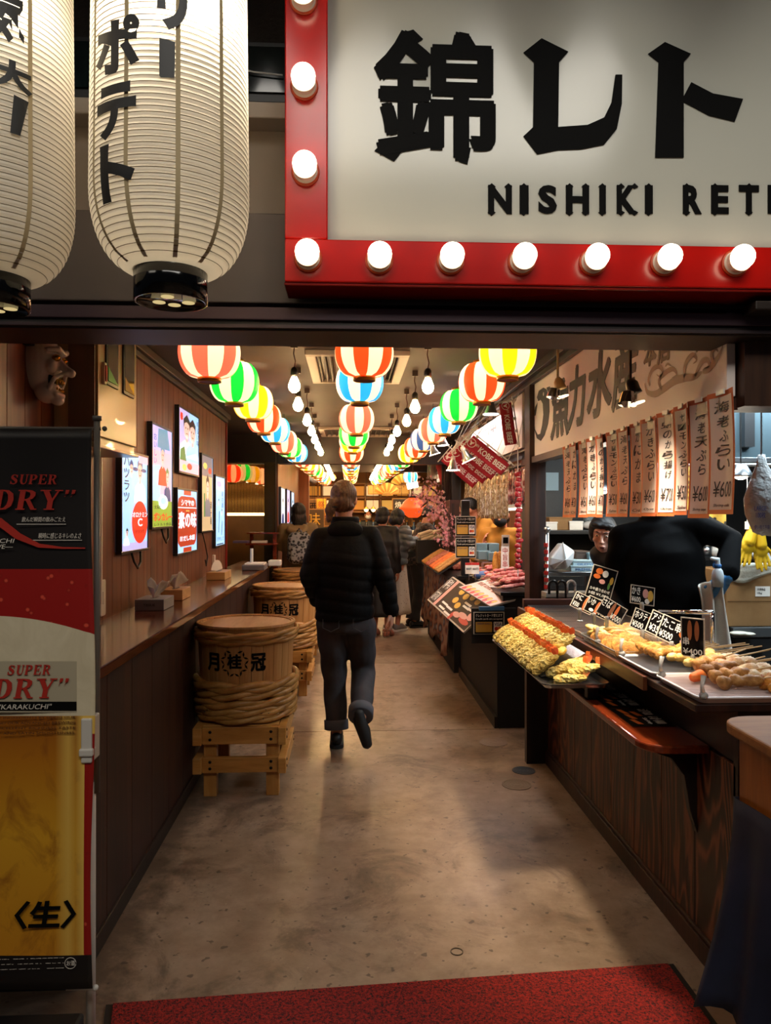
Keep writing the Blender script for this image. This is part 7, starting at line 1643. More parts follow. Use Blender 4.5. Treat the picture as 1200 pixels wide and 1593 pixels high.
fan(502, 752, 13.9, .28, 'large golden paper fan hung above the woman in the beige coat', ('#caa04a', '#a9772a')); fan(602, 772, 14.1, .26, 'orange and gold paper fan right of the ponytail', ('#c9762c', '#d9ad5a')); fan(628, 758, 13.0, .24, 'pale golden paper fan hung below the right lantern row', ('#d9b25a', '#b3822f'))
for i, (x, y, Y, w_, h_, c, lb) in enumerate(((486, 790, 13.4, .34, .3, '#6e4a22', 'small framed amber picture on the left far wall'), (500, 785, 13.2, .16, .2, '#d6b02c', 'yellow plaque at the far left'), (503, 798, 13.15, .2, .14, '#8a1f16', 'red plaque under the yellow one at the far left'), (489, 808, 13.1, .34, .35, '#4a3216', 'dark shelf of goods behind the beige coat'), (605, 762, 14.7, .8, .16, '#c99a4a', 'long golden signboard over the far counter'), (625, 785, 14.5, .34, .22, '#30241a', 'small black signboard beside the orange red lantern'))):
    p = PY(x, y, Y); t = thing('far_plaque', lb, 'sign', p); obj('board', MB().box(p.x - w_ / 2, p.x + w_ / 2, Y, Y + .03, p.z - h_ / 2, p.z + h_ / 2), mat('plaque' + c, c, .5), t, bev=.006); obj('border', MB().box(p.x - w_ / 2 - .015, p.x + w_ / 2 + .015, Y + .005, Y + .025, p.z - h_ / 2 - .015, p.z + h_ / 2 + .015), M_honey, t)
    letters('lettering', t, [(('酒', '祭', '福', '味', '錦市場横丁', '焼鳥')[i], p.x - w_ * .38, p.z - h_ * .32, p.x + w_ * .38, p.z + h_ * .32, dict(keep=True))], (M_print_k, M_print_r, M_print_y, M_print_y, M_print_br, M_print_w)[i], FR((0, Y - .001, 0), (1, 0, 0), (0, 0, 1)))
    if i in (0, 1, 2, 3, 4, 5): obj('hanger', MB().cyl((p.x, Y + .015, p.z + h_ / 2), (p.x, Y + .015, ZC), .004, n=6), M_wire, t)
for i, (x, y, Y, r, lb) in enumerate(((653 - 14, 742, 12.6, .1, 'cream blue striped lantern far right beyond the second beam'), (627, 752, 12.9, .06, 'small round golden lantern far right'))):
    p = PY(x, y, Y); 
    if i == 0: stripe_lantern('blue', p, lb, None)
p = PY(642, 757, 12.5); t = thing('far_lamp', 'lit drum lamp below the far right lanterns', 'lamp', p); obj('drum', MB().cyl(p + V((-.09, 0, 0)), p + V((.09, 0, .04)), .05, n=16), mat('drum_lit', '#fff6e8', .4, emit=4), t, True); obj('cord', MB().cyl(p, (p.x, p.y, ZC), .004, n=6), M_wire, t); obj('rim', MB().cyl(p + V((.09, 0, .04)), p + V((.10, 0, .042)), .055, n=16), M_gold, t)
p = PY(489, 742, 13.0); t = thing('glass_ornament', 'shiny pale blue hanging ornament at the end of the left lantern row', 'ornament', p); obj('body', MB().ell(p, (.10, .07, .11), 14, 10), mat('ornament_glass', '#b9c8d8', .1, .4), t, True); obj('fin', MB().ell(p + V((.1, 0, .02)), (.06, .012, .05)), mat('ornament_glass'), t, True); obj('cord', MB().cyl(p, (p.x, p.y, ZC), .004, n=6), M_wire, t)
# the lit room behind the amber pane of the alcove
struct('wall_lit_room', MB().box(-2.45, -1.0, 10.6, 10.7, 0, ZC), mat('room_wall', '#8a5a28', .6, var=(3, '#6a421b')))
gf = thing('gold_fringe', 'golden fringe curtain hanging behind the amber pane of the alcove', 'curtain', (-1.45, 10.4, 1.5)); sk_ = None
for k in range(46):
    M = rootM(gf).inverted() @ TR(-2.0 + k * .021, 10.38 + .01 * (k % 2), 2.2)
    if sk_ is None: sk_ = piece('strand', MB().tube([(0, 0, 0), (.003, .004, -.35), (-.002, 0, -.7)], [.006, .008, .005], 6), mat('fringe_gold', '#c99a4a', .35, .5), gf, M, smooth=True)
    else: cp(sk_, gf, M)
obj('rod', MB().cyl((-2.05, 10.38, 2.2), (-1.02, 10.38, 2.2), .012), M_gold, gf)
for k, (x, y, c, lb) in enumerate(((362, 737, 'red', 'red striped lantern, first of five behind the amber pane'), (377, 735, 'green', 'green striped lantern behind the amber pane'), (392, 738, 'yellow', 'yellow striped lantern behind the amber pane'), (407, 741, 'pink', 'pink striped lantern behind the amber pane'), (424, 746, 'yellow', 'yellow striped lantern nearest the right edge of the amber pane'))):
    p = PY(x, y, 8.95 + .32 * k); p.z = min(p.z, 2.10); stripe_lantern(c, p, lb, 'lanterns behind the amber pane')
for k, (z, y) in enumerate(((1.94, 9.9), (1.50, 10.2))):
    t = thing('tube_lamp', ('slanting row of white tube light seen through the amber pane', 'low white tube light seen through the amber pane')[k], 'lamp', (-1.5, y, z)); obj('tube', MB().cyl((-2.0, y, z + (.12 if k == 0 else 0)), (-1.05, y, z - (.06 if k == 0 else 0)), .018, n=12), mat('tube_lit', '#fff3df', .4, emit=7), t, True)
    for x in (-1.95, -1.1): obj('hanger', MB().cyl((x, y, z), (x, y, ZC), .004, n=6), M_wire, t)
struct('wall_lit_side', MB().box(-2.45, -2.35, 8.7, 10.7, 0, ZC), M_wall)
# low shelf seen through the mirror bay of the alcove
sh_ = thing('alcove_shelf', 'brown wooden shelf with papers in the alcove before the mirror', 'shelf', (-1.15, 8.2, 0)); a, b = PY(383, 845, 8.15), PY(434, 840, 8.15); obj('board', MB().box(a.x, b.x - .01, 8.1, 8.45, a.z - .02, a.z), M_shelf, sh_, bev=.004); obj('board', MB().box(a.x, b.x - .01, 8.2, 8.45, a.z + .1, a.z + .115), M_shelf, sh_); obj('leg', MB().box(a.x + .02, a.x + .06, 8.3, 8.34, 0, a.z + .1), M_shelf, sh_); obj('leg', MB().box(b.x - .08, b.x - .04, 8.3, 8.34, 0, a.z + .1), M_shelf, sh_)
for i, (x, c, lb) in enumerate(((-1.2, '#5b4a6b', 'purple paper pile on the lower alcove board'), (-1.0, '#d8d2c8', 'white paper pile on the lower alcove board'))): o = obj('paper_pile', MB().box(x - .08, x + .08, 8.14, 8.3, a.z + .001, a.z + .025), mat('pile' + c, c, .6), bev=.003); tag(o, lb, 'papers')
# ---------------------------------------------------------------- people
def skin(nm, c): return mat('skin_' + nm, c, .5, var=(30, c))
def cloth(nm, c, sc=220, b=.25, rough=.85): return mat('cloth_' + nm, c, rough, bump=(sc, b, .002), var=(9, c))
def std(base, h, yaw, lean=0., side=0., head=0., nod=0., over=None):
    k = h / 1.7; R = Matrix.Rotation(yaw, 3, 'Z'); B = V(base)
    L = Matrix.Rotation(-lean, 3, 'X') @ Matrix.Rotation(side, 3, 'Y')
    up = dict(head=(0, .02, 1.585), neck=(0, 0, 1.43), chest=(0, -.005, 1.27), waist=(0, .0, 1.08), shL=(-.168, 0, 1.395), shR=(.168, 0, 1.395), elL=(-.215, -.03, 1.12), elR=(.215, -.03, 1.12), wrL=(-.205, .06, .88), wrR=(.205, .06, .88))
    lo = dict(pel=(0, 0, .95), hipL=(-.085, 0, .92), hipR=(.085, 0, .92), knL=(-.09, .03, .5), knR=(.09, .03, .5), anL=(-.09, -.03, .09), anR=(.09, -.03, .09), toL=(-.10, .12, .03), toR=(.10, .12, .03))
    J = {}; P0 = V((0, 0, .95))
    for n_, p in up.items(): J[n_] = B + R @ ((P0 + L @ (V(p) - P0)) * k)
    for n_, p in lo.items(): J[n_] = B + R @ (V(p) * k)
    H = R @ Matrix.Rotation(head, 3, 'Z') @ Matrix.Rotation(-nod - lean * .6, 3, 'X')
    J['hr'], J['hf'], J['hu'] = H @ X3, H @ Y3, H @ Z3; J['k'] = k
    J.update(over or {}); return J
def hand(mb, w_, d, n_, s, curl=.35, k=1.):
    d = d.normalized(); n_ = (n_ - d * n_.dot(d)).normalized(); t = d.cross(n_) * s
    M = Matrix((d, t, n_)).transposed(); mb.ell(w_ + d * .05 * k, (.052 * k, .040 * k, .017 * k), 12, 8, M=M); mb.limb([w_ - d * .02, w_ + d * .03], [.027 * k, .024 * k], 8)
    for off, L in ((.029, .072), (.010, .082), (-.010, .076), (-.028, .058)):
        p = w_ + d * (.09 if abs(off) < .02 else .083) * k + t * off * k; pts = [p - d * .02]; a = curl * .5
        pts.append(p)
        for q in (.42, .33, .25): dd = d * math.cos(a) + n_ * math.sin(a) + t * off * 2.5; p = p + dd * L * q * k; pts.append(p); a += curl
        mb.limb(pts, [.009 * k, .0092 * k, .0086 * k, .0078 * k, .0066 * k], 8)
    p = w_ + d * .028 * k + t * .03 * k; mb.limb([p, p + (t * .7 + d * .7 + n_ * .3) * .035 * k, p + (t * .62 + d * 1.25 + n_ * .5) * .055 * k], [.014 * k, .011 * k, .008 * k], 8)
def foot(mb, an, to, k=1., r=1.): 
    f = (to - an); mb.limb([an + V((0, 0, -.03)) * k, an.lerp(to, .5) + V((0, 0, .004)), to], [.034 * k * r, .036 * k * r, .028 * k * r], 10); mb.ell(an + V((0, 0, -.045 * k)) - f * .2, (.033 * k * r, .04 * k * r, .035 * k * r), 10, 8)
def body(root, J, sk, hands=(.35, .35), vox=.0075, face=True):
    k = J['k']; mb = MB(); hr, hf, hu = J['hr'], J['hf'], J['hu']; h = J['head']; HM = Matrix((hr, hf, hu)).transposed()
    E = lambda x, y, z: h + (hr * x + hf * y + hu * z) * k
    mb.ell(E(0, -.008, .02), (.074 * k, .094 * k, .10 * k), 20, 14, M=HM); mb.ell(E(0, .026, -.05), (.056 * k, .058 * k, .06 * k), 16, 12, M=HM); mb.ell(E(0, .05, -.088), (.028 * k, .026 * k, .02 * k), 12, 8, M=HM)
    mb.limb([E(0, .083, .02), E(0, .099, -.012), E(0, .108, -.026)], [.009 * k, .011 * k, .0135 * k], 8); mb.ell(E(.012, .095, -.028), .008 * k, 8, 6); mb.ell(E(-.012, .095, -.028), .008 * k, 8, 6)
    for s in (-1, 1):
        mb.ell(E(.076 * s, -.005, .0), (.010 * k, .022 * k, .033 * k), 10, 8, M=HM); mb.limb([E(.016 * s, .089, .036), E(.04 * s, .082, .038)], [.008 * k, .006 * k], 8); mb.ell(E(.042 * s, .055, -.022), (.022 * k, .022 * k, .02 * k), 10, 8)
    mb.ell(E(0, .086, -.058), (.022 * k, .012 * k, .007 * k), 12, 8, M=HM); mb.ell(E(0, .084, -.07), (.019 * k, .012 * k, .007 * k), 12, 8, M=HM)
    mb.limb([J['neck'] - V((0, 0, .05)), J['neck'], E(0, -.02, -.06)], [.062 * k, .056 * k, .052 * k], 14)
    ax = (J['shR'] - J['shL']).normalized(); rings = []
    for c, rx, ry in ((J['pel'] + V((0, 0, -.06)), .15, .105), (J['pel'], .165, .115), (J['waist'], .132, .098), (J['chest'], .155, .112), (J['chest'].lerp(J['neck'], .6), .158, .09), (J['neck'], .075, .06)):
        f = Z3.cross(ax); rings.append([c + (ax * math.cos(t) * rx + f * math.sin(t) * ry) * k for t in (2 * math.pi * q / 20 for q in range(20))])
    mb.loft(rings)
    for s, q in (('L', -1), ('R', 1)):
        sh, el, wr = J['sh' + s], J['el' + s], J['wr' + s]; mb.limb([sh, sh.lerp(el, .5), el, el.lerp(wr, .4), wr], [.052 * k, .044 * k, .038 * k, .036 * k, .026 * k], 12); mb.limb([sh, J['chest'].lerp(J['neck'], .6)], [.05 * k, .07 * k], 10)
        d = (wr - el).normalized(); n_ = J.get('pn' + s, -ax * q); hand(mb, wr, J.get('hd' + s, d), n_, -q, hands[0 if s == 'L' else 1], k)
        hp, kn, an = J['hip' + s], J['kn' + s], J['an' + s]; mb.limb([hp, hp.lerp(kn, .4), kn, kn.lerp(an, .3), an], [.088 * k, .078 * k, .055 * k, .054 * k, .034 * k], 12); foot(mb, an, J['to' + s], k)
    o = soft('body', mb, sk, root, vox * max(k, .9), 3)
    if face:
        for s in (-1, 1):
            obj('eye', MB().ell(E(.030 * s, .079, .012), (.0125 * k, .008 * k, .0062 * k), 12, 8, M=HM), mat('eye_white', '#d9d2c8', .3), root, True); obj('iris', MB().ell(E(.030 * s, .0862, .012), (.005 * k, .0022 * k, .005 * k), 10, 6, M=HM), mat('iris_dark', '#1a0f0a', .2), root, True)
            obj('eyebrow', MB().limb([E(.014 * s, .092, .034), E(.03 * s, .09, .040), E(.046 * s, .078, .034)], [.003 * k, .0036 * k, .002 * k], 6), mat('hair_black', '#120d0b', .6), root, True)
        obj('lips', MB().ell(E(0, .0945, -.0585), (.020 * k, .005 * k, .0042 * k), 12, 6, M=HM).ell(E(0, .0925, -.0685), (.017 * k, .005 * k, .005 * k), 12, 6, M=HM), mat('lips', '#8a3d38', .5), root, True)
    return E, HM
def top_(root, J, m, name='jacket', hem=-.08, r=(.185, .165, .19, .185), dy=(.135, .125, .14, .115), sl=(.07, .066, .06, .052), collar=.075, puff=0., end=1., vox=.011, cuff=True, wide=1., pz=None):
    k = J['k']; mb = MB(); ax = (J['shR'] - J['shL']).normalized(); rings = []; sp = lambda t: J['pel'].lerp(J['waist'], t)
    C = [(J['pel'] + (J['pel'] - J['waist']) * (-hem / .13), r[0], dy[0]), (J['pel'], r[0] * 1.0, dy[0]), (J['waist'], r[1], dy[1]), (J['chest'], r[2], dy[2]), (J['chest'].lerp(J['neck'], .55), r[3], dy[3]), (J['neck'] + V((0, 0, -.015)), .10, .085), (J['neck'] + V((0, 0, .03)), collar, collar)]
    for c, rx, ry in C:
        f = Z3.cross(ax).normalized(); rings.append([c + (ax * math.cos(t) * rx * wide + f * math.sin(t) * ry) * k for t in (2 * math.pi * q / 24 for q in range(24))])
    mb.loft(rings)
    for s in 'LR':
        sh, el, wr = J['sh' + s], J['el' + s], J['wr' + s]; e = el.lerp(wr, end); mb.limb([sh, sh.lerp(el, .5), el, el.lerp(e, .5), e], [sl[0] * k, sl[1] * k, sl[2] * k, (sl[2] + sl[3]) / 2 * k, sl[3] * k], 14); mb.limb([sh, J['chest'].lerp(J['neck'], .6)], [sl[0] * k, .09 * k], 12)
    fn = None
    w8 = (lambda z: 1.) if not pz else (lambda z: max(.15, min(1., (pz[1] - z) / (pz[1] - pz[0]))))
    if puff: fn = lambda p, n_: p + n_ * w8(p.z) * puff * (abs(math.sin((p.z + .02 * math.sin(p.x * 9)) * math.pi / .078)) ** .55 - .6)
    else: fn = lambda p, n_: p + n_ * .004 * math.sin(p.z * 38 + 7 * p.x + 3 * math.sin(p.y * 11))
    return soft(name, mb, m, root, vox, 5, fn)
def trousers(root, J, m, r=(.105, .09, .074, .072), end=.97, name='trousers'):
    k = J['k']; mb = MB(); ax = (J['hipR'] - J['hipL']).normalized(); f = Z3.cross(ax); mb.loft([[c + (ax * math.cos(t) * rx + f * math.sin(t) * ry) * k for t in (2 * math.pi * q / 20 for q in range(20))] for c, rx, ry in ((J['pel'] + V((0, 0, .1 * k)), .155, .115), (J['pel'], .178, .13), (J['pel'] - V((0, 0, .10 * k)), .172, .125))])
    for s in 'LR':
        hp, kn, an = J['hip' + s], J['kn' + s], J['an' + s]; e = kn.lerp(an, end); mb.limb([hp, hp.lerp(kn, .45), kn, kn.lerp(e, .5)], [r[0] * k, r[1] * k, r[2] * k, r[3] * k], 14); mb.tube([kn, kn.lerp(e, .5), e], [r[2] * k, r[3] * k, r[3] * k], 14)
    return soft(name, mb, m, root, .011, 4, lambda p, n_: p + n_ * .004 * math.sin(p.z * 33 + 9 * p.x + 2 * math.sin(p.y * 15)))
def skirt(root, J, m, z1, r1=.26, name='skirt', top=.05, r0=.17):
    k = J['k']; c = J['pel']; rings = []
    for i in range(12):
        t = i / 11; z = c.z + top - (c.z + top - z1) * t; rr = (r0 + (r1 - r0) * t) * k; rings.append([V((c.x + rr * (1 + .06 * t * math.sin(9 * a)) * math.cos(a), c.y + rr * .85 * (1 + .06 * t * math.sin(9 * a)) * math.sin(a), z)) for a in (2 * math.pi * q / 48 for q in range(48))])
    return obj(name, MB().loft(rings, cap=True), m, root, True)
def shoes(root, J, m, sole=None, name='shoe', r=1.25):
    for s in 'LR':
        mb = MB(); an, to = J['an' + s], J['to' + s]; mb2 = MB(); foot(mb, an, to, J['k'], r); o = soft(name, mb, m, root, .007, 2)
        a = an + V((0, 0, -.075)); a.z = min(an.z, to.z) - .03
        if sole and abs(an.z - to.z) < .1: zf = .001; d = (to - an); d.z = 0; d.normalize(); q = V((-d.y, d.x, 0)); c0 = V((an.x, an.y, zf)) - d * .07; L = (V((to.x, to.y, 0)) - V((c0.x, c0.y, 0))).length + .035; mb2.prism(rrect(0, -.045, L, .045, .04), .022, FR(c0, d, q)); obj('sole', mb2, sole, root)
def hair(root, E, HM, k, m, parts, name='hair'):
    mb = MB()
    for c, r in parts: mb.ell(E(*c), tuple(q * k for q in r), 16, 12, M=HM)
    return soft(name, mb, m, root, .008, 3, lambda p, n_: p + n_ * .002 * math.sin(p.x * 260 + p.y * 180))
def backpack(name, label, J, m, m2, grp=None, wd=.27, hh=.40):
    """worn on the back: a bag with pocket and shoulder straps"""
    k = J['k']; ax = (J['shR'] - J['shL']).normalized(); f = Z3.cross(ax).normalized(); up = (J['neck'] - J['waist']).normalized(); f = ax.cross(up) * -1 if ax.cross(up).dot(f) < 0 else ax.cross(up); c = J['chest'].lerp(J['waist'], .5) - f * .245 * k
    t = thing(name, label, 'backpack', c); Mx = Matrix((ax, f, up)).transposed()
    mb = MB(); prf = rrect(-wd / 2, -hh / 2, wd / 2, hh / 2, .08)
    rings = []
    for d_, s in ((-.075, .8), (-.06, .95), (0, 1), (.06, 1), (.075, .95)): rings.append([c + Mx @ V((x * s, d_, y * s)) for x, y in prf])
    obj('bag', mb.loft(rings), m, t, True); obj('pocket', MB().loft([[c + Mx @ V((x * s, d_, y * s - .06)) for x, y in rrect(-wd * .38, -hh * .24, wd * .38, hh * .24, .04)] for d_, s in ((-.115, .85), (-.105, 1), (-.07, 1))]), m2, t, True)
    for s in (-1, 1): obj('strap', MB().tube([c + Mx @ V((s * .07, .05, hh * .46)), J['neck'] + ax * s * .10 * k + V((0, 0, .03)), J['chest'] + ax * s * .13 * k + f * .15 * k, c + Mx @ V((s * .12, .09, -hh * .35))], .017, 8), m2, t, True)
    obj('top_handle', MB().tube([c + Mx @ V((-.03, .03, hh * .5)), c + Mx @ V((0, .03, hh * .5 + .04)), c + Mx @ V((.03, .03, hh * .5))], .008, 8), m2, t, True)
    return t
SK = skin('light', '#c98f74'); SK2 = skin('warm', '#c27f60'); HB = mat('hair_black', '#120d0b', .6); HBr = mat('hair_brown', '#6a4a33', .45, var=(60, '#3d291c')); NK = cloth('near_black', '#0d0d10', 200, .2, .6)

# --- the woman walking away down the passage
def walker():
    Q = PY; o = dict(head=Q(536, 779, 4.82), neck=Q(537, 817, 4.78), chest=Q(536, 870, 4.76), waist=Q(536, 920, 4.78), shL=Q(499, 836, 4.78), shR=Q(577, 833, 4.78), elL=Q(481, 897, 4.72), elR=Q(598, 899, 4.74), wrL=Q(494, 934, 4.92), wrR=Q(609, 950, 4.80), pel=Q(537, 957, 4.80), hipL=Q(517, 972, 4.80), hipR=Q(560, 972, 4.80), knL=Q(521, 1058, 4.86), knR=Q(566, 1046, 4.88), anL=Q(524, 1139, 4.80), anR=Q(561, 1118, 4.52), toL=V((-.088, 4.95, .03)), toR=Q(571, 1157, 4.50))
    J = std((-.04, 4.8, 0), 1.71, -.05, over=o); J['hr'] = V((.96, -.25, 0)).normalized(); J['hf'] = V((.25, .96, -.12)).normalized(); J['hu'] = J['hr'].cross(J['hf']); J['hdR'] = V((.02, .03, -1)); J['pnR'] = V((-1, .3, 0))
    t = thing('person', 'person in black puffer jacket and rolled dark jeans walking away down the passage, brown ponytail', 'person', (-.04, 4.8, 0))
    E, HM = body(t, J, SK, (.3, .75)); k = J['k']
    top_(t, J, mat('jacket_black', '#050507', .72, spec=.18, bump=(60, .25, .006)), 'jacket', hem=-.02, r=(.190, .186, .198, .165), dy=(.15, .14, .145, .12), sl=(.066, .070, .064, .050), collar=.088, puff=.009, vox=.01, pz=(1.12, 1.34))
    obj('collar', MB().lathe([(.078, -.02), (.092, .0), (.094, .045), (.086, .06), (.075, .05)], 28, M=Matrix.Translation(J['neck'] + V((0, .005, -.005))), cap=False), mat('jacket_black'), t, True)
    obj('hood', soft_mesh := MB().ell(J['neck'] + V((0, -.075, -.03)), (.115, .05, .062), 18, 12), mat('jacket_black'), t, True)
    jm = mat('jeans_charcoal', '#2b292c', .85, bump=(300, .3, .002), var=(7, '#37353a'))
    o_ = trousers(t, J, jm, (.108, .094, .078, .072), .93, 'jeans')
    for s, an, kn in (('L', J['anL'], J['knL']), ('R', J['anR'], J['knR'])):
        d = (an - kn).normalized(); c = an - d * .02; obj('rolled_cuff', MB().tube([c - d * .055, c - d * .06, c, c + d * .004], [.070, .079, .078, .070], 24), mat('jeans_inside', '#4b4a50', .9, bump=(300, .3, .002)), t, True)
    ax = X3
    for s in (-1, 1):
        p = PY(515 if s < 0 else 562, 962, 4.655); F = FR(p + V((-.05, 0, -.075)), (1, 0, 0), (0, 0, 1)); obj('pocket_seam', MB().tube([F @ V(q) for q in ((0, .07, 0), (.0, .015, 0), (.05, -.01, 0), (.10, .015, 0), (.10, .07, 0))], .0022, 6), mat('jeans_inside'), t)
    shoes(t, J, mat('shoe_black', '#0c0b0c', .5), M_blackm, 'shoe', 1.2)
    a, b = J['anR'], J['toR']; d = (b - a).normalized(); nrm = V((0, -1, .25)).normalized(); obj('sole', MB().limb([a + nrm * .030 - d * .03, a.lerp(b, .5) + nrm * .034, b + nrm * .018], [.030, .034, .028], 12), M_blackm, t, True)
    hair(t, E, HM, k, HBr, [((0, -.022, .035), (.086, .098, .098)), ((0, -.05, -.02), (.074, .07, .07)), ((-.045, -.095, -.03), (.036, .04, .036)), ((-.062, -.112, -.075), (.034, .030, .046)), ((-.068, -.108, -.118), (.022, .022, .038)), ((.03, -.05, -.045), (.05, .05, .03))]); obj('hair_tie', MB().lathe([(.024, -.006), (.029, 0), (.024, .006)], 14, M=Matrix.Translation(E(-.042, -.105, -.055)), cap=False), M_black, t, True)
    g = PY(602, 985, 4.82); t2 = thing('eyeglasses', 'pair of glasses dangling from the right hand of the person in black', 'glasses', g); mm = mat('glass_frame', '#6b5646', .3, .4)
    for s in (-1, 1): obj('lens_ring', MB().lathe([(.019, -.002), (.022, 0), (.019, .002)], 20, M=FR(g + V((s * .012, s * .012, -.004)), (.7, .7, 0), (0, 0, 1)), cap=False), mm, t2, True); obj('temple', MB().tube([g + V((s * .03, s * .015, 0)), g + V((s * .02, .02, .05)), J['wrR'] + V((.002, .0, -.12))], .002, 6), mm, t2)
walker()

# --- two women and a man at the stalls beyond
def beige():
    J = std((-.60, 8.58, 0), 1.62, .12, 0, head=.1); t = thing('person', 'long black haired person in beige hooded coat seen from behind at the counter end', 'person', (-.60, 8.58, 0))
    J['elL'] += V((-.0, .08, .05)); J['wrL'] = J['elL'] + V((.02, .2, .02)); J['elR'] += V((0, .05, .05)); J['wrR'] = J['elR'] + V((-.06, .2, .05))
    E, HM = body(t, J, SK, face=False); cm = cloth('beige', '#7b6749'); top_(t, J, cm, 'coat', -.25, (.20, .19, .205, .18), (.15, .145, .145, .12), (.08, .074, .066, .055), .085)
    c = J['neck'] + V((0, -.09, -.045)); obj('hood', MB().lathe([(.02, -.05), (.09, -.035), (.125, .0), (.12, .035), (.09, .05), (.07, .04)], 24, M=Matrix.Translation(c) @ Matrix.Rotation(.5, 4, 'X'), cap=True), cm, t, True)
    trousers(t, J, cloth('dark', '#1a1a1c')); shoes(t, J, M_black, M_blackm); hair(t, E, HM, J['k'], HB, [((0, -.02, .03), (.092, .108, .105)), ((0, -.05, -.06), (.098, .075, .10)), ((0, -.065, -.11), (.09, .05, .055))])
    n = N('patterned_bag'); v = n.coord(); vo = n.n('ShaderNodeTexVoronoi'); vo.inputs['Scale'].default_value = 34; n.l(v, vo.inputs[0]); n.col(n.ramp(vo.outputs['Distance'], [(.25, '#121214'), (.45, '#3f4046'), (.6, '#8a8b90')])); n.set(rough=.8); _M['patterned_bag'] = n.m
    backpack('backpack', 'dark speckled backpack worn over the beige coat', J, n.m, n.m, wd=.26, hh=.36)
beige()
def puffer():
    J = std((.565, 9.55, 0), 1.56, -.75, .12, head=-.35, nod=.25); t = thing('person', 'person in grey puffer jacket and pale lace skirt at the stall, black bobbed hair', 'person', (.565, 9.55, 0)); J['elR'] += V((.03, .02, .06)); J['wrR'] = J['elR'] + V((.10, .10, .08)); J['wrL'] = J['elL'] + V((.16, .1, .06))
    E, HM = body(t, J, SK2); top_(t, J, mat('puffer_grey', '#5c6166', .45), 'puffer_jacket', -.02, (.21, .205, .215, .185), (.165, .16, .16, .13), (.09, .084, .076, .06), .085, puff=.014)
    n = N('lace_cloth'); v = n.coord(); vo = n.n('ShaderNodeTexVoronoi'); vo.inputs['Scale'].default_value = 30; n.l(v, vo.inputs[0]); n.col(n.ramp(vo.outputs['Distance'], [(.1, '#7a6a5a'), (.22, '#cdbfae')])); n.set(rough=.9)
    skirt(t, J, n.m, .22, .24); shoes(t, J, mat('sneaker_grey', '#8d8984', .6), M_white); hair(t, E, HM, J['k'], HB, [((0, -.02, .035), (.094, .108, .10)), ((0, -.055, -.04), (.095, .075, .085)), ((.075, -.005, -.035), (.026, .05, .07)), ((-.075, -.005, -.035), (.026, .05, .07))])
    backpack('backpack', 'grey backpack with a red pocket on the person in grey puffer jacket', J, cloth('bag_grey', '#4c4a4c'), cloth('bag_red', '#8d2222'), wd=.26, hh=.36)
puffer()
def skirted():
    J = std((.385, 9.05, 0), 1.58, -.45, .05); t = thing('person', 'person in long black coat and skirt mostly hidden behind the walking person, bare ankles', 'person', (.385, 9.05, 0)); E, HM = body(t, J, SK2, face=False); top_(t, J, NK, 'coat', -.2, (.2, .185, .2, .175), (.15, .14, .14, .115)); skirt(t, J, NK, .26, .22); shoes(t, J, mat('flat_shoe', '#a5654c', .5)); hair(t, E, HM, J['k'], HB, [((0, -.02, .035), (.09, .104, .10)), ((0, -.05, -.03), (.088, .07, .08))])
skirted()
def man():
    J = std((.86, 9.85, 0), 1.64, -1.35, .32, nod=.2); t = thing('person', 'person with short black hair and glasses leaning over the food, face in profile', 'person', (.86, 9.85, 0)); J['elR'] = J['shR'] + V((.12, -.08, -.22)); J['wrR'] = J['elR'] + V((.18, .0, -.02)); J['elL'] = J['shL'] + V((.12, -.02, -.2)); J['wrL'] = J['elL'] + V((.18, -.06, .0))
    J['pnR'] = V((0, 0, -1)); J['pnL'] = V((0, 0, -1)); E, HM = body(t, J, SK2); n = N('plaid_shirt'); v = n.coord(); br = n.n('ShaderNodeTexChecker'); br.inputs['Scale'].default_value = 26; br.inputs[1].default_value = (*lin('#1d1a1b'), 1); br.inputs[2].default_value = (*lin('#4c3a33'), 1); n.l(v, br.inputs[0]); n.col(br.outputs[0]); n.set(rough=.85)
    top_(t, J, n.m, 'shirt', -.1, end=.85); trousers(t, J, cloth('dark', '#1a1a1c')); shoes(t, J, M_black, M_blackm); hair(t, E, HM, J['k'], HB, [((0, -.022, .05), (.084, .10, .085)), ((0, -.065, -.01), (.072, .05, .06))])
    for s in (-1, 1): obj('lens_frame', MB().lathe([(.019, -.0015), (.0215, 0), (.019, .0015)], 18, M=FR(E(.03 * s, .104, .01), J['hr'], J['hu']), cap=False), M_black, t, True); obj('temple', MB().tube([E(.05 * s, .10, .014), E(.078 * s, .0, .014)], .0018, 6), M_black, t)
man()
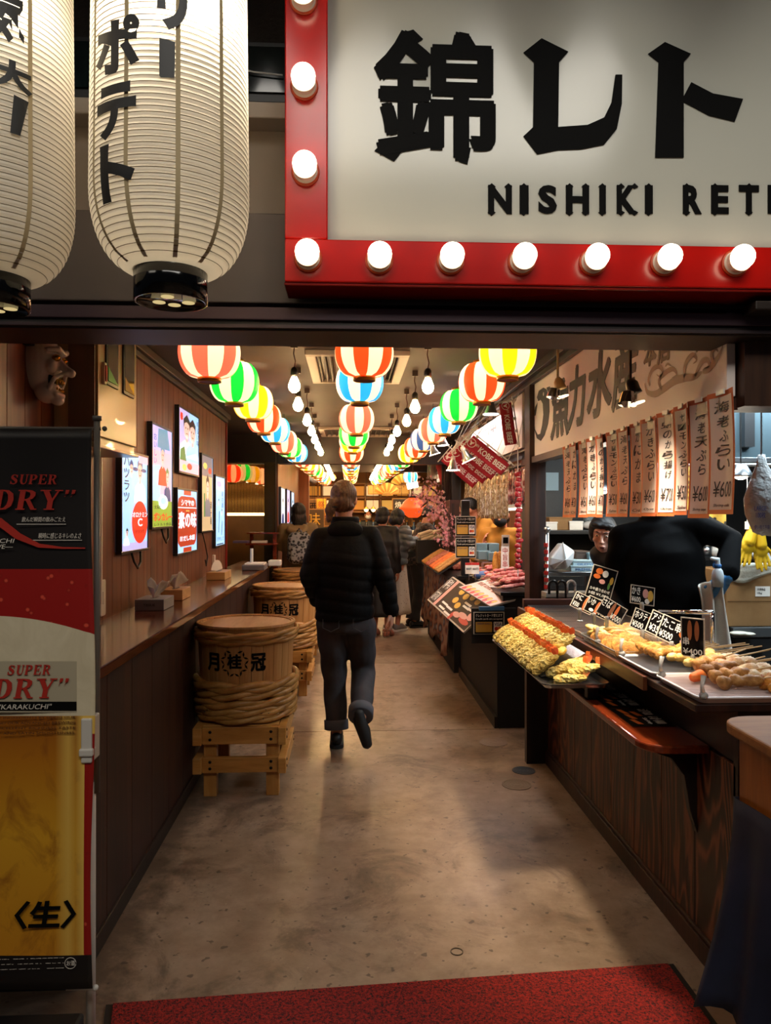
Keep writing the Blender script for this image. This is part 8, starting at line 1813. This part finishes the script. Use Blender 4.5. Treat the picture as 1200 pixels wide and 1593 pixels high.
# --- the butcher's two assistants
M_must = cloth('mustard', '#a8701c', 160, .2)
def mask_on(t, E, HM, k, c='#0e0e10'): obj('face_mask', MB().ell(E(0, .052, -.05), (.066 * k, .064 * k, .056 * k), 18, 12, M=HM), mat('mask_' + c, c, .8), t, True)
def assist():
    J = std((1.68, 7.56, .12), 1.72, 1.45, .75, nod=.1); t = thing('person', 'person in mustard yellow top bending forward behind the butcher counter, dark ponytail', 'person', (1.68, 7.56, 0)); t['label'] = 'person in mustard yellow top bending forward behind the butcher counter, dark ponytail'
    J['elL'] = J['shL'] + V((-.05, -.02, -.24)); J['elR'] = J['shR'] + V((-.05, 0, -.24)); J['wrL'] = J['elL'] + V((-.06, 0, -.12)); J['wrR'] = J['elR'] + V((-.06, 0, -.12))
    E, HM = body(t, J, SK2); top_(t, J, M_must, 'top', -.05, end=.9); trousers(t, J, NK); shoes(t, J, M_black, M_blackm); hair(t, E, HM, J['k'], HB, [((0, -.022, .04), (.086, .10, .09)), ((0, -.10, .02), (.035, .04, .04)), ((0, -.14, -.03), (.028, .035, .07))]); mask_on(t, E, HM, J['k'])
    obj('platform', MB().box(1.5, 1.9, 7.36, 7.76, 0, .118), M_blackm, t)
assist()
def assist2():
    J = std((1.46, 7.02, 0), 1.60, 2.75, .1, nod=.1); t = thing('person', 'person in black cap, black face mask and mustard top beside the red garland', 'person', (1.46, 7.02, 0)); J['wrR'] = J['elR'] + V((0, -.08, .14)); J['wrL'] = J['elL'] + V((0, -.08, .14)); E, HM = body(t, J, SK2); top_(t, J, M_must, 'top', -.05, end=.9); trousers(t, J, NK); shoes(t, J, M_black, M_blackm); hair(t, E, HM, J['k'], HB, [((0, -.03, .03), (.082, .09, .08)), ((0, -.05, -.04), (.08, .05, .06))])
    mask_on(t, E, HM, J['k']); obj('cap', MB().ell(E(0, -.008, .055), (.09 * J['k'], .108 * J['k'], .075 * J['k']), 20, 12, M=HM), M_blackm, t, True)
assist2()
# --- the fish stall: a woman's face and the worker in black
def fishwife():
    h = PY(939, 832, 4.46); k = 1.0; J = std((h.x + .30, 4.5, 0), 1.58, 2.9, .12); d = h - J['head']
    for q, f_ in (('head', 1), ('neck', .82), ('chest', .35), ('shL', .5), ('shR', .5)): J[q] = J[q] + d * f_
    J['hf'] = V((-.42, -.88, -.22)).normalized(); J['hr'] = J['hf'].cross(Z3).normalized() ; J['hu'] = J['hr'].cross(J['hf']).normalized(); J['hr'] = V((J['hr'].x, J['hr'].y, .1)).normalized()
    t = thing('person', 'person with short black hair looking out from behind the worker in black, mouth open', 'person', (h.x + .30, 4.5, 0)); E, HM = body(t, J, skin('ruddy', '#dca892'), vox=.006); top_(t, J, NK, 'top', -.05); trousers(t, J, NK); shoes(t, J, M_black, M_blackm)
    hair(t, E, HM, J['k'], HB, [((0, -.025, .045), (.086, .100, .086)), ((0, -.06, -.02), (.088, .06, .09)), ((.07, .005, .015), (.022, .05, .07)), ((-.07, .005, .015), (.022, .05, .07)), ((.02, .062, .078), (.055, .03, .022)), ((-.03, .062, .076), (.045, .028, .022))]); obj('mouth', MB().ell(E(0, .090, -.064), (.014, .006, .008), 12, 8, M=HM), mat('mouth_dark', '#3a120f', .5), t, True)
fishwife()
def worker():
    Q = PY; o = dict(head=Q(1010, 756, 4.06), neck=Q(1020, 806, 4.02), chest=Q(1026, 862, 3.97), waist=Q(1040, 925, 3.94), pel=Q(1048, 985, 3.93), shL=Q(972, 838, 4.02), shR=Q(1080, 816, 3.94), elL=Q(958, 893, 4.02), wrL=Q(990, 938, 4.16), elR=Q(1136, 842, 3.86), wrR=Q(1134, 893, 3.72))
    p = o['pel']; J = std((p.x, 3.95, 0), 1.74, -.05, .1, over=o); J['hdR'] = V((-.35, .1, -.75)); J['pnR'] = V((-.5, .8, -.1))
    t = thing('person', 'worker in black sweater and apron turned away behind the counter, blue glove on hip', 'person', (p.x, 3.95, 0)); E, HM = body(t, J, SK2, (.5, .5), face=False)
    top_(t, J, mat('sweater_black', '#050506', .9, spec=.1, bump=(90, .3, .002)), 'sweater', -.02, (.205, .20, .225, .19), (.16, .16, .16, .13), (.085, .076, .066, .054), .085, end=.92)
    q = J['wrL']; skirt(t, J, cloth('apron_black', '#0a0a0c'), .35, .25, 'apron', .0, .22); trousers(t, J, NK); shoes(t, J, M_black, M_blackm); hair(t, E, HM, J['k'], HB, [((0, -.022, .035), (.086, .10, .095)), ((0, -.05, -.02), (.076, .07, .07))])
    mb = MB(); d = J['hdR'].normalized(); hand(mb, J['wrR'], d, J['pnR'], -1, .5, 1.16); soft('rubber_glove', mb.limb([J['wrR'] - d * .012, J['wrR'] + d * .02], [.034, .034]), mat('glove_blue', '#3f86c4', .4), t, .0055, 2)
    c = Q(1117, 886, 3.70); t2 = thing('spray_bottle', 'white spray bottle with blue collar hooked at the hip of the worker in black', 'bottle', c); M = Matrix.Translation(c + V((0, 0, -.09)))
    obj('body', MB().lathe([(.0005, 0), (.028, .002), (.03, .06), (.024, .085), (.013, .10)], 18, M=M), mat('bottle_white', '#cfdbe0', .35), t2, True); obj('collar', MB().lathe([(.017, .098), (.018, .115), (.014, .118)], 16, M=M), M_print_b, t2, True); obj('spray_head', MB().limb([M @ V((0, 0, .118)), M @ V((0, 0, .14)), M @ V((-.03, 0, .146))], [.013, .014, .009], 10), mat('bottle_white'), t2, True); obj('trigger', MB().tube([M @ V((-.014, 0, .135)), M @ V((-.024, 0, .115)), M @ V((-.022, 0, .10))], .004, 6), M_print_b, t2)
    n = N('towel_white'); v = n.coord(); n.col('#e0d9cd'); n.set(rough=.95); n.bump(n.noise(v, 160, 3), .5, .004)
    tw = thing('hand_towel', 'white hand towel hanging from the apron of the worker in black', 'towel', Q(1112, 915, 3.62))
    def tf(u, w_):
        xa = 1088 + (1100 - 1088) * w_ + 4 * math.sin(w_ * 5); xb = 1122 + (1142 - 1122) * w_ ** 1.3; p_ = Q(xa + (xb - xa) * u, 912 + 102 * w_ - 8 * math.sin(u * 3.1) * (1 - w_), 3.72); return p_ + V((0, .02 * math.sin(u * 11 + w_ * 2), 0))
    obj('cloth', MB().grid(tf, 24, 20), n.m, tw, True).modifiers.new('s', 'SOLIDIFY').thickness = .006
worker()
def far_person():
    p = PY(573, 806, 15.32); J = std((p.x, 15.32, 0), 1.6, 3.14); t = thing('person', 'far person in black with white face mask behind the bottles at the end', 'person', (p.x, 15.32, 0)); E, HM = body(t, J, SK2, face=False, vox=.012); top_(t, J, NK, 'top', -.05, vox=.016); trousers(t, J, NK); shoes(t, J, M_black); hair(t, E, HM, J['k'], HB, [((0, -.02, .04), (.088, .10, .09))]); mask_on(t, E, HM, J['k'], '#d9d4cc')
far_person()
